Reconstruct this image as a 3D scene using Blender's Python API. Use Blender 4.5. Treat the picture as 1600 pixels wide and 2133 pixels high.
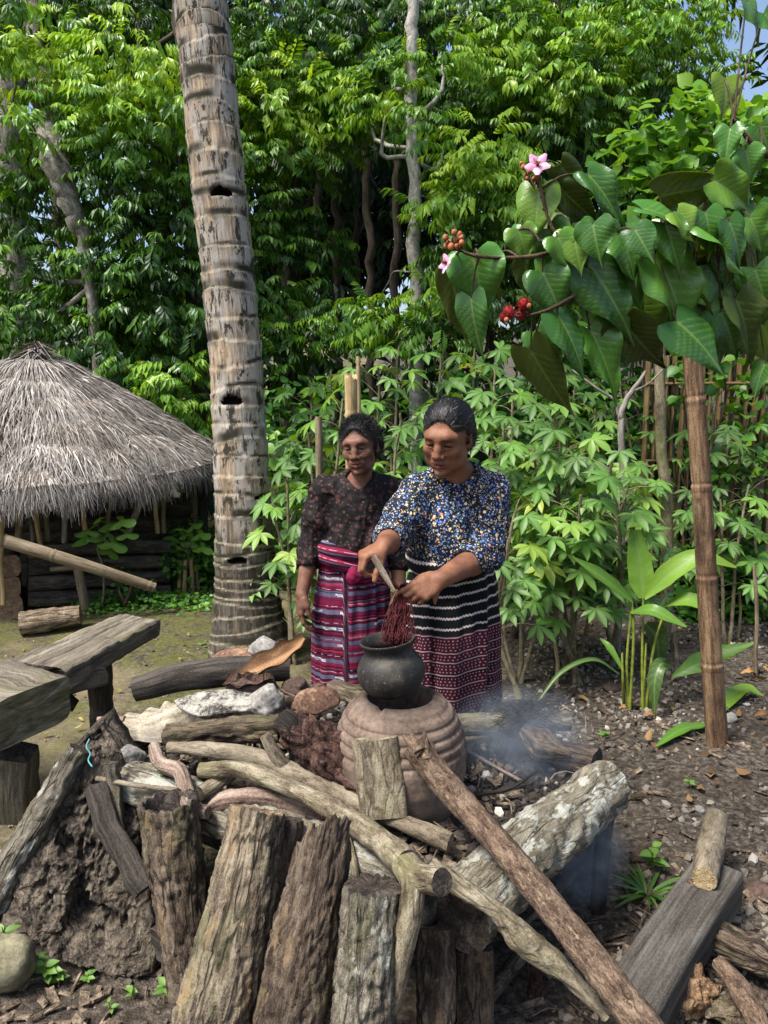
import bpy, bmesh, math, random
import numpy as np
from mathutils import Vector, Matrix
for o in list(bpy.data.objects): bpy.data.objects.remove(o, do_unlink=True)
SC = bpy.context.scene
COL = SC.collection
# ------------------------------------------------------------------ camera
PITCH = math.radians(8.6); CAMH = 1.55; FPX = 1600.0
cam = bpy.data.cameras.new('camera'); camo = bpy.data.objects.new('camera', cam); COL.objects.link(camo)
camo.location = (0, 0, CAMH); camo.rotation_euler = (math.pi/2 - PITCH, 0, 0)
cam.sensor_fit = 'HORIZONTAL'; cam.sensor_width = 36.0; cam.lens = 36.0
cam.clip_start = 0.05; cam.clip_end = 500
SC.camera = camo
# ------------------------------------------------------------------ sky and sun
SUN_DIR = Vector((-0.42, -0.30, 0.86)).normalized()
world = bpy.data.worlds.new('World'); SC.world = world; world.use_nodes = True
wn = world.node_tree
for n in list(wn.nodes): wn.nodes.remove(n)
wo = wn.nodes.new('ShaderNodeOutputWorld'); wb = wn.nodes.new('ShaderNodeBackground'); ws = wn.nodes.new('ShaderNodeTexSky')
ws.sky_type = 'NISHITA'; ws.sun_disc = False
ws.sun_elevation = math.asin(SUN_DIR.z); ws.sun_rotation = math.atan2(SUN_DIR.x, SUN_DIR.y)
ws.air_density = 1.0; ws.dust_density = 3.0; ws.ozone_density = 1.0
wb.inputs['Strength'].default_value = 0.12
wn.links.new(ws.outputs[0], wb.inputs[0]); wn.links.new(wb.outputs[0], wo.inputs[0])
sl = bpy.data.lights.new('sun', 'SUN'); slo = bpy.data.objects.new('sun', sl); COL.objects.link(slo)
sl.energy = 3.8; sl.angle = math.radians(18.0); sl.color = (1.0, 0.965, 0.91)
slo.rotation_euler = SUN_DIR.to_track_quat('Z', 'Y').to_euler(); slo.location = (-5, -5, 12)
SC.view_settings.view_transform = 'Standard'; SC.view_settings.look = 'None'
SC.view_settings.exposure = 0.98; SC.view_settings.gamma = 1.0; SC.view_settings.use_curve_mapping = False
SC.render.engine = 'CYCLES'
cy = SC.cycles
cy.max_bounces = 6; cy.diffuse_bounces = 3; cy.glossy_bounces = 2; cy.transmission_bounces = 3
cy.transparent_max_bounces = 4; cy.volume_bounces = 0; cy.volume_step_rate = 1.0
cy.caustics_reflective = False; cy.caustics_refractive = False
try: cy.use_denoising = True; cy.denoiser = 'OPENIMAGEDENOISE'
except Exception: pass

# ------------------------------------------------------------------ where things stand
CP, SP = math.cos(PITCH), math.sin(PITCH)
def ray(px, py):
    a = (px - 800.0)/FPX; b = (1066.5 - py)/FPX
    return np.array([a, CP + b*SP, -SP + b*CP])
def at(px, py, Y):                                   # point of that direction standing at distance Y
    d = ray(px, py); t = Y/d[1]
    return np.array([d[0]*t, Y, CAMH + d[2]*t])
def gz(px, py, z=0.0):                               # point of that direction lying at height z
    d = ray(px, py); t = (z - CAMH)/d[2]
    return np.array([d[0]*t, d[1]*t, z])
def A(*p): return np.array(p, float)
RNG = np.random.default_rng(7)

# ------------------------------------------------------------------ noise
def _h(ix, iy, iz, s):
    n = (ix.astype(np.int64)*374761393 + iy.astype(np.int64)*668265263 + iz.astype(np.int64)*2147483647*3 + s*1274126177) & 0xFFFFFFFF
    n = ((n ^ (n >> 13))*1274126177) & 0xFFFFFFFF
    n = ((n ^ (n >> 16))*2246822519) & 0xFFFFFFFF
    return ((n ^ (n >> 15)) & 0xFFFFFF)/16777215.0
def vnoise(P, s=0):
    P = np.asarray(P, float); i = np.floor(P).astype(np.int64); f = P - i
    u = f*f*f*(f*(f*6 - 15) + 10); x, y, z = i[..., 0], i[..., 1], i[..., 2]
    ux, uy, uz = u[..., 0], u[..., 1], u[..., 2]
    def L(a, b, t): return a + (b - a)*t
    c = [L(_h(x, y+j, z+k, s), _h(x+1, y+j, z+k, s), ux) for k in (0, 1) for j in (0, 1)]
    return L(L(c[0], c[1], uy), L(c[2], c[3], uy), uz)*2 - 1
def fbm(P, s=0, o=4):
    P = np.asarray(P, float); r = 0; a = 1.0; tot = 0
    for k in range(o):
        r = r + a*vnoise(P*(2.03**k), s + k*17); tot += a; a *= 0.5
    return r/tot
def ridge(P, s=0, o=3):
    P = np.asarray(P, float); r = 0; a = 1.0; tot = 0
    for k in range(o):
        r = r + a*(1 - np.abs(vnoise(P*(2.1**k), s + k*13))); tot += a; a *= 0.5
    return r/tot*2 - 1

# ------------------------------------------------------------------ mesh objects
def link(o, parent=None):
    COL.objects.link(o)
    if parent is not None:
        o.parent = parent
        o.matrix_parent_inverse = Matrix.Translation(-parent.location) if parent.type == 'EMPTY' else parent.matrix_world.inverted()
    return o
def mesh(name, V, F, mats, smooth=True, attrs=None, fmat=None, uv=None):
    V = np.asarray(V, np.float32).reshape(-1, 3)
    FF = [np.asarray(f, np.int32) for f in (F if isinstance(F, list) else [F]) if len(f)]
    me = bpy.data.meshes.new(name)
    nl = sum(f.size for f in FF); nf = sum(len(f) for f in FF)
    me.vertices.add(len(V)); me.loops.add(nl); me.polygons.add(nf)
    me.vertices.foreach_set('co', V.ravel())
    li = np.concatenate([f.ravel() for f in FF]); me.loops.foreach_set('vertex_index', li)
    tot = np.concatenate([np.full(len(f), f.shape[1], np.int32) for f in FF])
    st = np.concatenate([[0], np.cumsum(tot)[:-1]]).astype(np.int32)
    me.polygons.foreach_set('loop_start', st)
    me.polygons.foreach_set('use_smooth', np.full(nf, bool(smooth)))
    if fmat is not None: me.polygons.foreach_set('material_index', np.asarray(fmat, np.int32))
    for k, a in (attrs or {}).items():
        a = np.asarray(a, np.float32)
        if a.ndim == 1: at_ = me.attributes.new(k, 'FLOAT', 'POINT'); at_.data.foreach_set('value', a)
        else: at_ = me.attributes.new(k, 'FLOAT_VECTOR', 'POINT'); at_.data.foreach_set('vector', a.ravel())
    me.update(calc_edges=True); me.validate()
    for m in (mats if isinstance(mats, (list, tuple)) else [mats]): me.materials.append(m)
    return me
def mk(name, V, F, mats, parent=None, smooth=True, attrs=None, fmat=None, origin=None):
    V = np.asarray(V, float).reshape(-1, 3)
    if origin is None: origin = A((V[:, 0].min()+V[:, 0].max())/2, (V[:, 1].min()+V[:, 1].max())/2, V[:, 2].min())
    o = bpy.data.objects.new(name, mesh(name, V - origin, F, mats, smooth, attrs, fmat))
    o.location = origin
    link(o)
    if parent is not None:
        o.parent = parent
        pl = A(*parent.location)
        if parent.parent is not None: pl = pl + A(*parent.parent.location)
        o.location = origin - pl
    return o
def tag(o, label=None, cat=None, group=None, kind=None):
    if label: o['label'] = label
    if cat: o['category'] = cat
    if group: o['group'] = group
    if kind: o['kind'] = kind
    return o
def empty(name, loc, label=None, cat=None, group=None):
    o = bpy.data.objects.new(name, None); o.location = loc; o.empty_display_size = 0.05
    COL.objects.link(o); return tag(o, label, cat, group)
def join(parts):                                      # [(V, F, attrs)] -> one
    Vs, Fs, at_, n = [], {}, {}, 0
    for p in parts:
        V, F = p[0], p[1]
        for f in (F if isinstance(F, list) else [F]):
            f = np.asarray(f)
            if len(f): Fs.setdefault(f.shape[1], []).append(f + n)
        for k, a in (p[2] if len(p) > 2 else {}).items(): at_.setdefault(k, []).append(a)
        Vs.append(V); n += len(V)
    return np.concatenate(Vs), [np.concatenate(f) for f in Fs.values()], {k: np.concatenate(a) for k, a in at_.items()}

# ------------------------------------------------------------------ materials
def rgb(h, k=1.0):                                   # 8-bit colour to linear
    f = lambda c: (c/12.92 if c <= 0.04045 else ((c+0.055)/1.055)**2.4)
    return tuple(f(c/255.0)*k for c in h) + (1.0,)
class NT:
    def __init__(s, name):
        s.m = bpy.data.materials.new(name); s.m.use_nodes = True; s.t = s.m.node_tree
        for n in list(s.t.nodes): s.t.nodes.remove(n)
        s.out = s.n('ShaderNodeOutputMaterial')
    def n(s, typ, ins=None, **kw):
        x = s.t.nodes.new(typ)
        for k, v in kw.items(): setattr(x, k, v)
        for k, v in (ins or {}).items(): s.set(x, k, v)
        return x
    def set(s, x, k, v):
        if isinstance(v, bpy.types.NodeSocket): s.t.links.new(v, x.inputs[k])
        else: x.inputs[k].default_value = v
    def attr(s, name, out='Vector'): return s.n('ShaderNodeAttribute', attribute_name=name).outputs[out]
    def coord(s, src='bk', sc=(1, 1, 1), rnd=True):
        if src == 'obj': c = s.n('ShaderNodeTexCoord').outputs['Object']
        else: c = s.attr(src)
        if rnd:
            r = s.n('ShaderNodeObjectInfo').outputs['Random']
            m = s.n('ShaderNodeMath', {0: r, 1: 37.0}, operation='MULTIPLY').outputs[0]
            c = s.n('ShaderNodeVectorMath', {0: c, 1: m}, operation='ADD').outputs[0]
        return s.n('ShaderNodeVectorMath', {0: c, 1: sc}, operation='MULTIPLY').outputs[0]
    def noise(s, vec, scale, detail=4, rough=0.55, dist=0.0, out=0):
        return s.n('ShaderNodeTexNoise', {'Vector': vec, 'Scale': scale, 'Detail': detail, 'Roughness': rough, 'Distortion': dist}).outputs[out]
    def vor(s, vec, scale, feature='F1', out='Distance', rnd=1.0):
        return s.n('ShaderNodeTexVoronoi', {'Vector': vec, 'Scale': scale, 'Randomness': rnd}, feature=feature).outputs[out]
    def ramp(s, fac, stops, interp='LINEAR'):
        r = s.n('ShaderNodeValToRGB', {0: fac}); r.color_ramp.interpolation = interp
        e = r.color_ramp.elements
        while len(e) < len(stops): e.new(0.5)
        for i, (p, c) in enumerate(stops):
            e[i].position = p; e[i].color = c if not isinstance(c, (int, float)) else (c, c, c, 1)
        return r.outputs[0]
    def mix(s, fac, a, b, mode='MIX'):
        x = s.n('ShaderNodeMix', data_type='RGBA', blend_type=mode)
        s.set(x, 0, fac); s.set(x, 6, a); s.set(x, 7, b); return x.outputs[2]
    def math(s, op, a, b=0.0, c=0.0): return s.n('ShaderNodeMath', {0: a, 1: b, 2: c}, operation=op).outputs[0]
    def bump(s, h, strength=0.5, dist=0.01, nrm=None):
        i = {'Height': h, 'Strength': strength, 'Distance': dist}
        if nrm is not None: i['Normal'] = nrm
        return s.n('ShaderNodeBump', i).outputs[0]
    def done(s, col, rough=0.85, nrm=None, spec=0.3, extra=None):
        p = s.n('ShaderNodeBsdfPrincipled', {'Base Color': col, 'Roughness': rough, 'Specular IOR Level': spec})
        if nrm is not None: s.set(p, 'Normal', nrm)
        for k, v in (extra or {}).items(): s.set(p, k, v)
        s.t.links.new(p.outputs[0], s.out.inputs[0]); return s.m

def mat_wood(name, stops, src='bk', sc=(1, 1, 0.18), scale=40, crack=0.5, patch=(), rough=0.9, bump=0.6, bdist=0.006, spec=0.2, contrast=2.6, dark=0.90, grey=0.22):
    """bark or weathered wood: streaks that run along the piece, cracks, lichen or moss patches"""
    def wx(c): g_ = 0.3*c[0] + 0.59*c[1] + 0.11*c[2]; return tuple((x*(1-grey) + g_*grey)*dark for x in c[:3]) + (1.0,)
    stops = [(p, wx(c)) for p, c in stops]
    t = NT(name); v = t.coord(src, sc)
    a = t.noise(v, scale, 6, 0.62, 0.3)
    f = t.noise(v, scale*4.2, 3, 0.6)
    g_ = t.noise(t.coord(src, (1, 1, 0.7)), scale*9, 3, 0.7)
    m = t.math('ADD', t.math('ADD', t.math('MULTIPLY', a, 0.46), t.math('MULTIPLY', f, 0.27)), t.math('MULTIPLY', g_, 0.27))
    m = t.math('ADD', t.math('MULTIPLY', t.math('SUBTRACT', m, 0.5), contrast), 0.5)
    c = t.ramp(m, stops)
    big = t.noise(t.coord(src, (1, 1, 0.6)), 9, 3, 0.6)
    c = t.mix(t.ramp(big, [(0.35, 0.0), (0.7, 0.55)]), c, t.mix(1.0, c, (0.55, 0.5, 0.45, 1), 'MULTIPLY'))
    h = m
    if crack:
        vv = t.n('ShaderNodeVectorMath', {0: v, 1: t.n('ShaderNodeVectorMath', {0: t.noise(v, scale*0.8, 2, out=1), 1: (0.05, 0.05, 0.05)}, operation='MULTIPLY').outputs[0]}, operation='ADD').outputs[0]
        cr = t.vor(vv, scale*0.95, 'DISTANCE_TO_EDGE')
        ck = t.ramp(cr, [(0.0, 1.0), (0.09, 0.0)])
        ck = t.math('MULTIPLY', ck, t.ramp(t.noise(v, scale*0.5, 2), [(0.4, 0.0), (0.6, 1.0)]))
        c = t.mix(t.math('MULTIPLY', ck, crack), c, tuple(x*0.22 for x in stops[0][1][:3]) + (1,))
        h = t.math('SUBTRACT', h, t.math('MULTIPLY', ck, crack*0.9))
    for (pc, psc, lo, hi, amt) in patch:
        q = t.noise(t.coord(src, (1, 1, 0.55)), psc, 5, 0.68)
        q = t.math('MULTIPLY', t.ramp(q, [(lo, 0.0), (hi, 1.0)]), amt)
        c = t.mix(q, c, t.mix(t.math('MULTIPLY', f, 0.8), pc, tuple(x*0.6 for x in pc[:3]) + (1,)))
    return t.done(c, rough, t.bump(h, bump, bdist), spec)

def mat_leaf(name, stops, rough=0.38, trans=0.35, spec=0.5, vein=False, src='var', tcol=1.35):
    """leaf: colour differs from leaf to leaf (attribute var), lets some light through"""
    t = NT(name); v = t.attr(src, 'Fac')
    r = t.n('ShaderNodeObjectInfo').outputs['Random']
    c = t.ramp(t.math('FRACT', t.math('ADD', v, t.math('MULTIPLY', r, 0.0 if src == 'var' else 1.0))), stops)
    nrm = None
    if vein:
        w = t.attr('vein', 'Fac')
        c = t.mix(t.math('MULTIPLY', w, 0.55), c, t.mix(0.5, c, (0.33, 0.42, 0.13, 1)))
        o = t.n('ShaderNodeTexCoord').outputs['Object']
        nz = t.noise(o, 26, 3)
        c = t.mix(t.ramp(nz, [(0.45, 0.0), (0.8, 0.35)]), c, t.mix(1.0, c, (0.75, 0.8, 0.5, 1), 'MULTIPLY'))
        nrm = t.bump(t.math('ADD', t.math('MULTIPLY', w, -0.6), t.math('MULTIPLY', t.noise(o, 60, 2), 0.4)), 0.25, 0.004)
    p = t.n('ShaderNodeBsdfPrincipled', {'Base Color': c, 'Roughness': rough, 'Specular IOR Level': spec})
    if nrm is not None: t.set(p, 'Normal', nrm)
    tr = t.n('ShaderNodeBsdfTranslucent', {'Color': t.mix(1.0, c, (tcol*1.15, tcol, 0.55, 1), 'MULTIPLY')})
    mx = t.n('ShaderNodeMixShader', {0: trans}); t.t.links.new(p.outputs[0], mx.inputs[1]); t.t.links.new(tr.outputs[0], mx.inputs[2])
    t.t.links.new(mx.outputs[0], t.out.inputs[0]); return t.m

# ------------------------------------------------------------------ tubes: trunks, branches, logs, bamboo
def spline(P, n):
    P = np.asarray(P, float)
    if len(P) == 2: return P[0] + (P[1]-P[0])*np.linspace(0, 1, n)[:, None]
    Q = np.vstack([2*P[0]-P[1], P, 2*P[-1]-P[-2]]); L = len(P) - 1
    u = np.linspace(0, L, n); i = np.minimum(u.astype(int), L-1); f = (u - i)[:, None]
    a, b, c, d = Q[i], Q[i+1], Q[i+2], Q[i+3]
    return 0.5*((2*b) + (c-a)*f + (2*a-5*b+4*c-d)*f**2 + (3*b-a-3*c+d)*f**3)
def frames(path):
    T = np.gradient(path, axis=0); T /= np.linalg.norm(T, axis=1, keepdims=True) + 1e-9
    N = np.zeros_like(T)
    up = A(0, 0, 1) if abs(T[0][2]) < 0.9 else A(0, 1, 0)
    v = up - T[0]*np.dot(up, T[0]); N[0] = v/np.linalg.norm(v)
    for i in range(1, len(T)):
        v = N[i-1] - T[i]*np.dot(N[i-1], T[i]); N[i] = v/(np.linalg.norm(v)+1e-9)
    return T, N, np.cross(T, N)
def tube(P, R, seg=16, step=None, n=None, disp=None, shape=None, cap=True, wob=0.0, seed=0, th0=0.0, th1=2*math.pi, ragged=0.0, tilt=0.0):
    """returns V, [quads, tris], attrs(bk), nside: straightened coordinates bk let bark run along the piece"""
    P = np.asarray(P, float); L0 = np.sum(np.linalg.norm(np.diff(P, axis=0), axis=1))
    if n is None: n = max(2, int(L0/(step or 0.02)) + 1)
    path = spline(P, n); r = np.interp(np.linspace(0, 1, n), np.linspace(0, 1, len(np.atleast_1d(R))), np.atleast_1d(R))
    if wob:
        s = np.linspace(0, L0, n)
        path = path + wob*np.stack([vnoise(np.stack([s*6, s*0+k*7.3, s*0+seed], 1), seed) for k in range(3)], 1)
    T, N, B = frames(path)
    d = np.concatenate([[0], np.cumsum(np.linalg.norm(np.diff(path, axis=0), axis=1))])
    th = np.linspace(th0, th1, seg, endpoint=False); ct, st = np.cos(th), np.sin(th)
    X = r[:, None]*ct; Y = r[:, None]*st
    rm = r.mean()
    bk = np.stack([np.broadcast_to(ct*rm, (n, seg)), np.broadcast_to(st*rm, (n, seg)), np.broadcast_to(d[:, None], (n, seg))], 2)
    if shape is not None:
        sx, sy = shape(th); X = r[:, None]*sx; Y = r[:, None]*sy
        bk = np.stack([np.broadcast_to(sx*rm, (n, seg)), np.broadcast_to(sy*rm, (n, seg)), bk[..., 2]], 2)
    if disp is not None:
        k = 1 + disp(bk, th, d)/np.maximum(r[:, None], 1e-4); X = X*k; Y = Y*k
    V = path[:, None, :] + X[..., None]*N[:, None, :] + Y[..., None]*B[:, None, :]
    if ragged:
        e = ragged*np.maximum(0, fbm(np.stack([ct*9, st*9, st*0+seed*3.1], 1), seed, 3) + 0.35)
        w = np.clip((np.arange(n) - (n-4))/3.0, 0, 1)
        V = V + (w[:, None]*e[None, :])[..., None]*T[:, None, :]
    idx = np.arange(n*seg).reshape(n, seg); j = np.roll(idx, -1, 1)
    Q = np.stack([idx[:-1], j[:-1], j[1:], idx[1:]], -1).reshape(-1, 4)
    V = V.reshape(-1, 3); bk = bk.reshape(-1, 3); ns = len(Q)
    Fs = [Q]; 
    if cap:
        capV, capB, capF, base = [], [], [], len(V)
        for e, ring in ((0, idx[0]), (1, idx[-1])):
            pr = V[ring]; c = pr.mean(0); o = base + sum(map(len, capV))
            m = c + (pr - c)*0.62; 
            rs_ = np.linalg.norm(pr - c, axis=1).mean(); rr = np.random.default_rng(seed+e); jt = rr.random(seg)-0.5; jt = (jt + np.roll(jt, 1) + np.roll(jt, 2))/2; m = m + (jt*0.10*rs_)[:, None]*T[-e][None, :]
            capV += [pr.copy(), m, c[None] - (1 if e else -1)*0.05*rs_*T[-e][None]]
            cb = np.concatenate([bk[ring], bk[ring]*A(0.62, 0.62, 1), A(0, 0, d[-e])[None]]); cb[:, 2] *= 0.2; capB.append(cb)
            q0 = np.arange(seg); q1 = (q0+1) % seg
            qq = np.stack([o+q0, o+q1, o+seg+q1, o+seg+q0], 1); tt = np.stack([o+seg+q0, o+seg+q1, np.full(seg, o+2*seg)], 1)
            if e == 0: qq = qq[:, ::-1]; tt = tt[:, ::-1]
            capF.append((qq, tt))
        V = np.concatenate([V]+capV); bk = np.concatenate([bk]+capB)
        Fs = [np.concatenate([Q]+[c[0] for c in capF]), np.concatenate([c[1] for c in capF])]
    return V, Fs, {'bk': bk}, ns
def boxy(w, h, p=0.28):                               # rounded square section, half sizes w h times the radius
    def f(th):
        c, s = np.cos(th), np.sin(th)
        return np.sign(c)*np.abs(c)**p*w, np.sign(s)*np.abs(s)**p*h
    return f
def barkdisp(amp, fx=55, fz=9, seed=0, lump=0.0):
    def f(bk, th, d):
        q = bk*A(fx, fx, fz)
        q = q + 0.5*np.stack([vnoise(bk*A(30, 30, 30), seed+5)]*3, -1)
        o = -amp*np.maximum(0, ridge(q, seed, 2))**1.5*1.6 + amp*0.5*fbm(bk*A(90, 90, 60), seed+3, 2)
        if lump: o = o + lump*fbm(bk*A(9, 9, 7), seed+9, 2)
        return o
    return f
def log(name, P, R, m, mcut, label, cat, group=None, seg=28, step=0.012, disp=None, shape=None, wob=0.0, seed=0, parent=None, ragged=0.0, cap=True):
    V, F, at_, ns = tube(P, R, seg, step, None, disp, shape, cap, wob, seed, ragged=ragged)
    fm = np.zeros(sum(len(f) for f in F), int); fm[ns:] = 1
    o = mk(name, V, F, [m, mcut], parent, True, at_, fm)
    return tag(o, label, cat, group)
def ball(c, rad, nu=28, nv=18, amp=0.1, fr=3.0, seed=0, flat=0.0, rotz=0.0, tiltx=0.0):
    """uneven stone"""
    u = np.linspace(0, 2*math.pi, nu, endpoint=False); v = np.linspace(0, math.pi, nv)
    D = np.stack([np.sin(v)[:, None]*np.cos(u), np.sin(v)[:, None]*np.sin(u), np.broadcast_to(np.cos(v)[:, None], (nv, nu))], 2).reshape(-1, 3)
    k = 1 + amp*fbm(D*fr*0.5 + seed*3.7, seed, 3)*2
    # facet: squash towards a few planes
    rr = np.random.default_rng(seed)
    pl = rr.normal(size=(9, 3)); pl /= np.linalg.norm(pl, axis=1, keepdims=True)
    V = D*k[:, None]
    if flat:
        for q in pl:
            s = V@q; lim = 1 - flat*rr.random(); over = np.maximum(0, s - lim); V = V - (over*0.85)[:, None]*q
    V = V + D*(0.02*fbm(D*9 + seed, seed+4, 2))[:, None]
    V = V*A(*rad)
    cz, sz, cx, sx = math.cos(rotz), math.sin(rotz), math.cos(tiltx), math.sin(tiltx)
    V = V@np.array([[1, 0, 0], [0, cx, sx], [0, -sx, cx]])@np.array([[cz, sz, 0], [-sz, cz, 0], [0, 0, 1]])
    i = np.arange(nu*nv).reshape(nv, nu); j = np.roll(i, -1, 1)
    Q = np.stack([i[:-1], i[1:], j[1:], j[:-1]], -1).reshape(-1, 4)
    return V + A(*c), Q
import time as _time
_T0 = _time.time()
def lap(s): print('LAP', s, round(_time.time() - _T0, 1))
# ================================================================== THE SETTING
def gheight(X, Y):
    Pn = np.stack([X, Y, X*0], -1)
    near = np.exp(-((X*0.2)**2 + ((Y-3)*0.16)**2))
    h = 0.05*fbm(Pn*0.8, 3, 2) + near*(0.016*fbm(Pn*7, 5, 3) + 0.008*fbm(Pn*28, 8, 2))
    h = h - 0.018*np.exp(-((X+0.9)**2*1.2 + (Y-3.9)**2*0.25))
    return h + 0.10*np.maximum(0, Y-9.0)*np.clip((Y-9)/6, 0, 1) - 0.01
def zg(x, y): return float(gheight(np.array([x], float), np.array([y], float))[0])
def on_ground(px, py):
    p = gz(px, py, 0.0)
    for _ in range(3): p = gz(px, py, zg(p[0], p[1]))
    return p
def stretch(lo, hi, c, n, k):
    u = np.linspace(-1, 1, n); s = np.sinh(k*u)/math.sinh(k)
    return np.where(s < 0, c + (c-lo)*s, c + (hi-c)*s)
gx = stretch(-90, 90, 0.0, 300, 6.2); gy = stretch(-40, 170, 2.6, 320, 6.6)
GX, GY = np.meshgrid(gx, gy)
gi = np.arange(GX.size).reshape(GX.shape)
t = NT('packed_earth'); o = t.coord('obj', rnd=False)
n1 = t.noise(o, 2.2, 5, 0.6); n2 = t.noise(o, 38, 5, 0.7); n3 = t.noise(o, 9, 4, 0.6)
c = t.ramp(n2, [(0.36, rgb((38, 34, 30))), (0.5, rgb((80, 73, 65))), (0.66, rgb((130, 121, 109)))])
c = t.mix(t.ramp(n1, [(0.35, 0.0), (0.65, 0.6)]), c, rgb((60, 51, 42)))
sx = t.n('ShaderNodeSeparateXYZ', {0: o})
mx = t.math('ADD', t.math('MULTIPLY', sx.outputs[0], -1.1), t.math('MULTIPLY', n1, 1.3))
moss = t.n('ShaderNodeMapRange', {0: mx, 1: 0.75, 2: 1.35, 3: 0.0, 4: 1.0}).outputs[0]
far = t.n('ShaderNodeMapRange', {0: sx.outputs[1], 1: 2.2, 2: 2.9, 3: 0.0, 4: 1.0}).outputs[0]
gm = t.math('MULTIPLY', t.math('MULTIPLY', moss, far), t.ramp(n3, [(0.38, 0.15), (0.55, 1.0)]))
c = t.mix(t.math('MULTIPLY', gm, 0.72), c, t.mix(n2, rgb((52, 56, 22)), rgb((122, 122, 66))))
tan = t.math('MULTIPLY', t.ramp(t.noise(o, 0.9, 3), [(0.5, 0.0), (0.62, 0.8)]), t.math('MULTIPLY', moss, far))
c = t.mix(tan, c, t.mix(n2, rgb((98, 88, 70)), rgb((150, 136, 110))))
h = t.math('ADD', t.math('MULTIPLY', n2, 0.7), t.noise(o, 150, 3, 0.6))
GROUND = t.done(c, 0.95, t.bump(h, 0.9, 0.012), 0.15)
ground = mk('ground', np.stack([GX, GY, gheight(GX, GY)], -1), np.stack([gi[:-1, :-1], gi[:-1, 1:], gi[1:, 1:], gi[1:, :-1]], -1).reshape(-1, 4), GROUND, origin=A(0, 0, 0))
tag(ground, 'dark packed earth yard with a mossy path on the left', 'ground', kind='structure')

# ------------------------------------------------------------------ gravel and leaf litter (nobody could count it)
def scatter(tv, tf, pos, rot, scl, var=None, attrs=None):
    tv = np.asarray(tv, float); tf = np.asarray(tf); n = len(pos); m = len(tv)
    s = np.asarray(scl, float); s = s[:, None, None] if s.ndim == 1 else s[:, None, :]
    V = np.einsum('nij,nmj->nmi', rot, tv[None]*s) + pos[:, None, :]
    F = (tf[None] + (np.arange(n)*m)[:, None, None]).reshape(-1, tf.shape[1])
    at_ = {}
    if var is not None: at_['var'] = np.repeat(var, m)
    for k, a in (attrs or {}).items(): at_[k] = np.tile(a, n)
    return V.reshape(-1, 3), F, at_
def frame_from(X, Z):
    X = X/(np.linalg.norm(X, axis=1, keepdims=True)+1e-9)
    Z = Z - X*np.sum(X*Z, 1, keepdims=True); Z = Z/(np.linalg.norm(Z, axis=1, keepdims=True)+1e-9)
    return np.stack([X, np.cross(Z, X), Z], 2)
def randrot(n, rng):
    return frame_from(rng.normal(size=(n, 3)), rng.normal(size=(n, 3)))
bm = bmesh.new(); bmesh.ops.create_icosphere(bm, subdivisions=1, radius=1.0); bm.verts.ensure_lookup_table()
ICO_V = np.array([v.co[:] for v in bm.verts]); ICO_F = np.array([[v.index for v in f.verts] for f in bm.faces]); bm.free()
def pebbles(name, n, xr, yr, smin, smax, seed, mat_, label, dens=None):
    rng = np.random.default_rng(seed)
    x = rng.uniform(*xr, n); y = yr[0] + (yr[1]-yr[0])*rng.random(n)**1.5
    k = fbm(np.stack([x*1.6, y*1.6, x*0], 1), seed, 2) + rng.normal(0, 0.3, n) > -0.25
    if dens is not None: k &= dens(x, y)
    x, y = x[k], y[k]; n = len(x)
    s = smin + (smax-smin)*rng.random(n)**2.6
    sc = s[:, None]*rng.uniform(0.6, 1.25, (n, 3))
    P_ = np.stack([x, y, gheight(x, y) + s*0.25], 1)
    tv = ICO_V*(1 + 0.16*np.random.default_rng(3).normal(size=(len(ICO_V), 1)))
    V, F, at_ = scatter(tv, ICO_F, P_, randrot(n, rng), sc, rng.random(n))
    return tag(mk(name, V, F, mat_, smooth=False, attrs=at_, origin=A(0, 0, 0)), label, 'gravel', kind='stuff')
t = NT('gravel_stone'); v = t.attr('var', 'Fac')
c = t.ramp(v, [(0.0, rgb((60, 55, 49))), (0.5, rgb((112, 104, 94))), (0.9, rgb((146, 138, 126))), (1.0, rgb((190, 184, 172)))])
c = t.mix(0.35, c, t.mix(1.0, c, t.noise(t.coord('obj', rnd=False), 120, 2, out=1), 'MULTIPLY'))
GRAVEL = t.done(c, 0.9, None, 0.2)
pebbles('gravel', 26000, (0.45, 3.4), (1.25, 5.2), 0.0045, 0.019, 11, GRAVEL, 'loose dark gravel strewn over the earth right of the hearth')
pebbles('pebbles', 3000, (-2.8, 0.6), (1.3, 5.0), 0.0025, 0.012, 12, GRAVEL, 'fine pebbles sprinkled over the earth left of the hearth')
ang = np.linspace(0, 1, 5)
def blade(nl, w, droop, fold=0.25, prof=None):
    """simple leaf along +x: nl stations, three points across"""
    u = np.linspace(0, 1, nl+1); wd = (np.sin(np.pi*np.clip(u, 0, 1)**0.8)) if prof is None else prof(u)
    V = []
    for a, b in zip(u, wd):
        z = -droop*a*a
        V += [(a, -w*b, z + fold*w*b), (a, 0, z), (a, w*b, z + fold*w*b)]
    F = []
    for i in range(nl):
        k = 3*i
        for j in (0, 1): F += [(k+j, k+3+j, k+4+j, k+1+j)]
    return np.array(V), np.array(F)
LV, LF = blade(3, 0.22, 0.35, 0.5)
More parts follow.
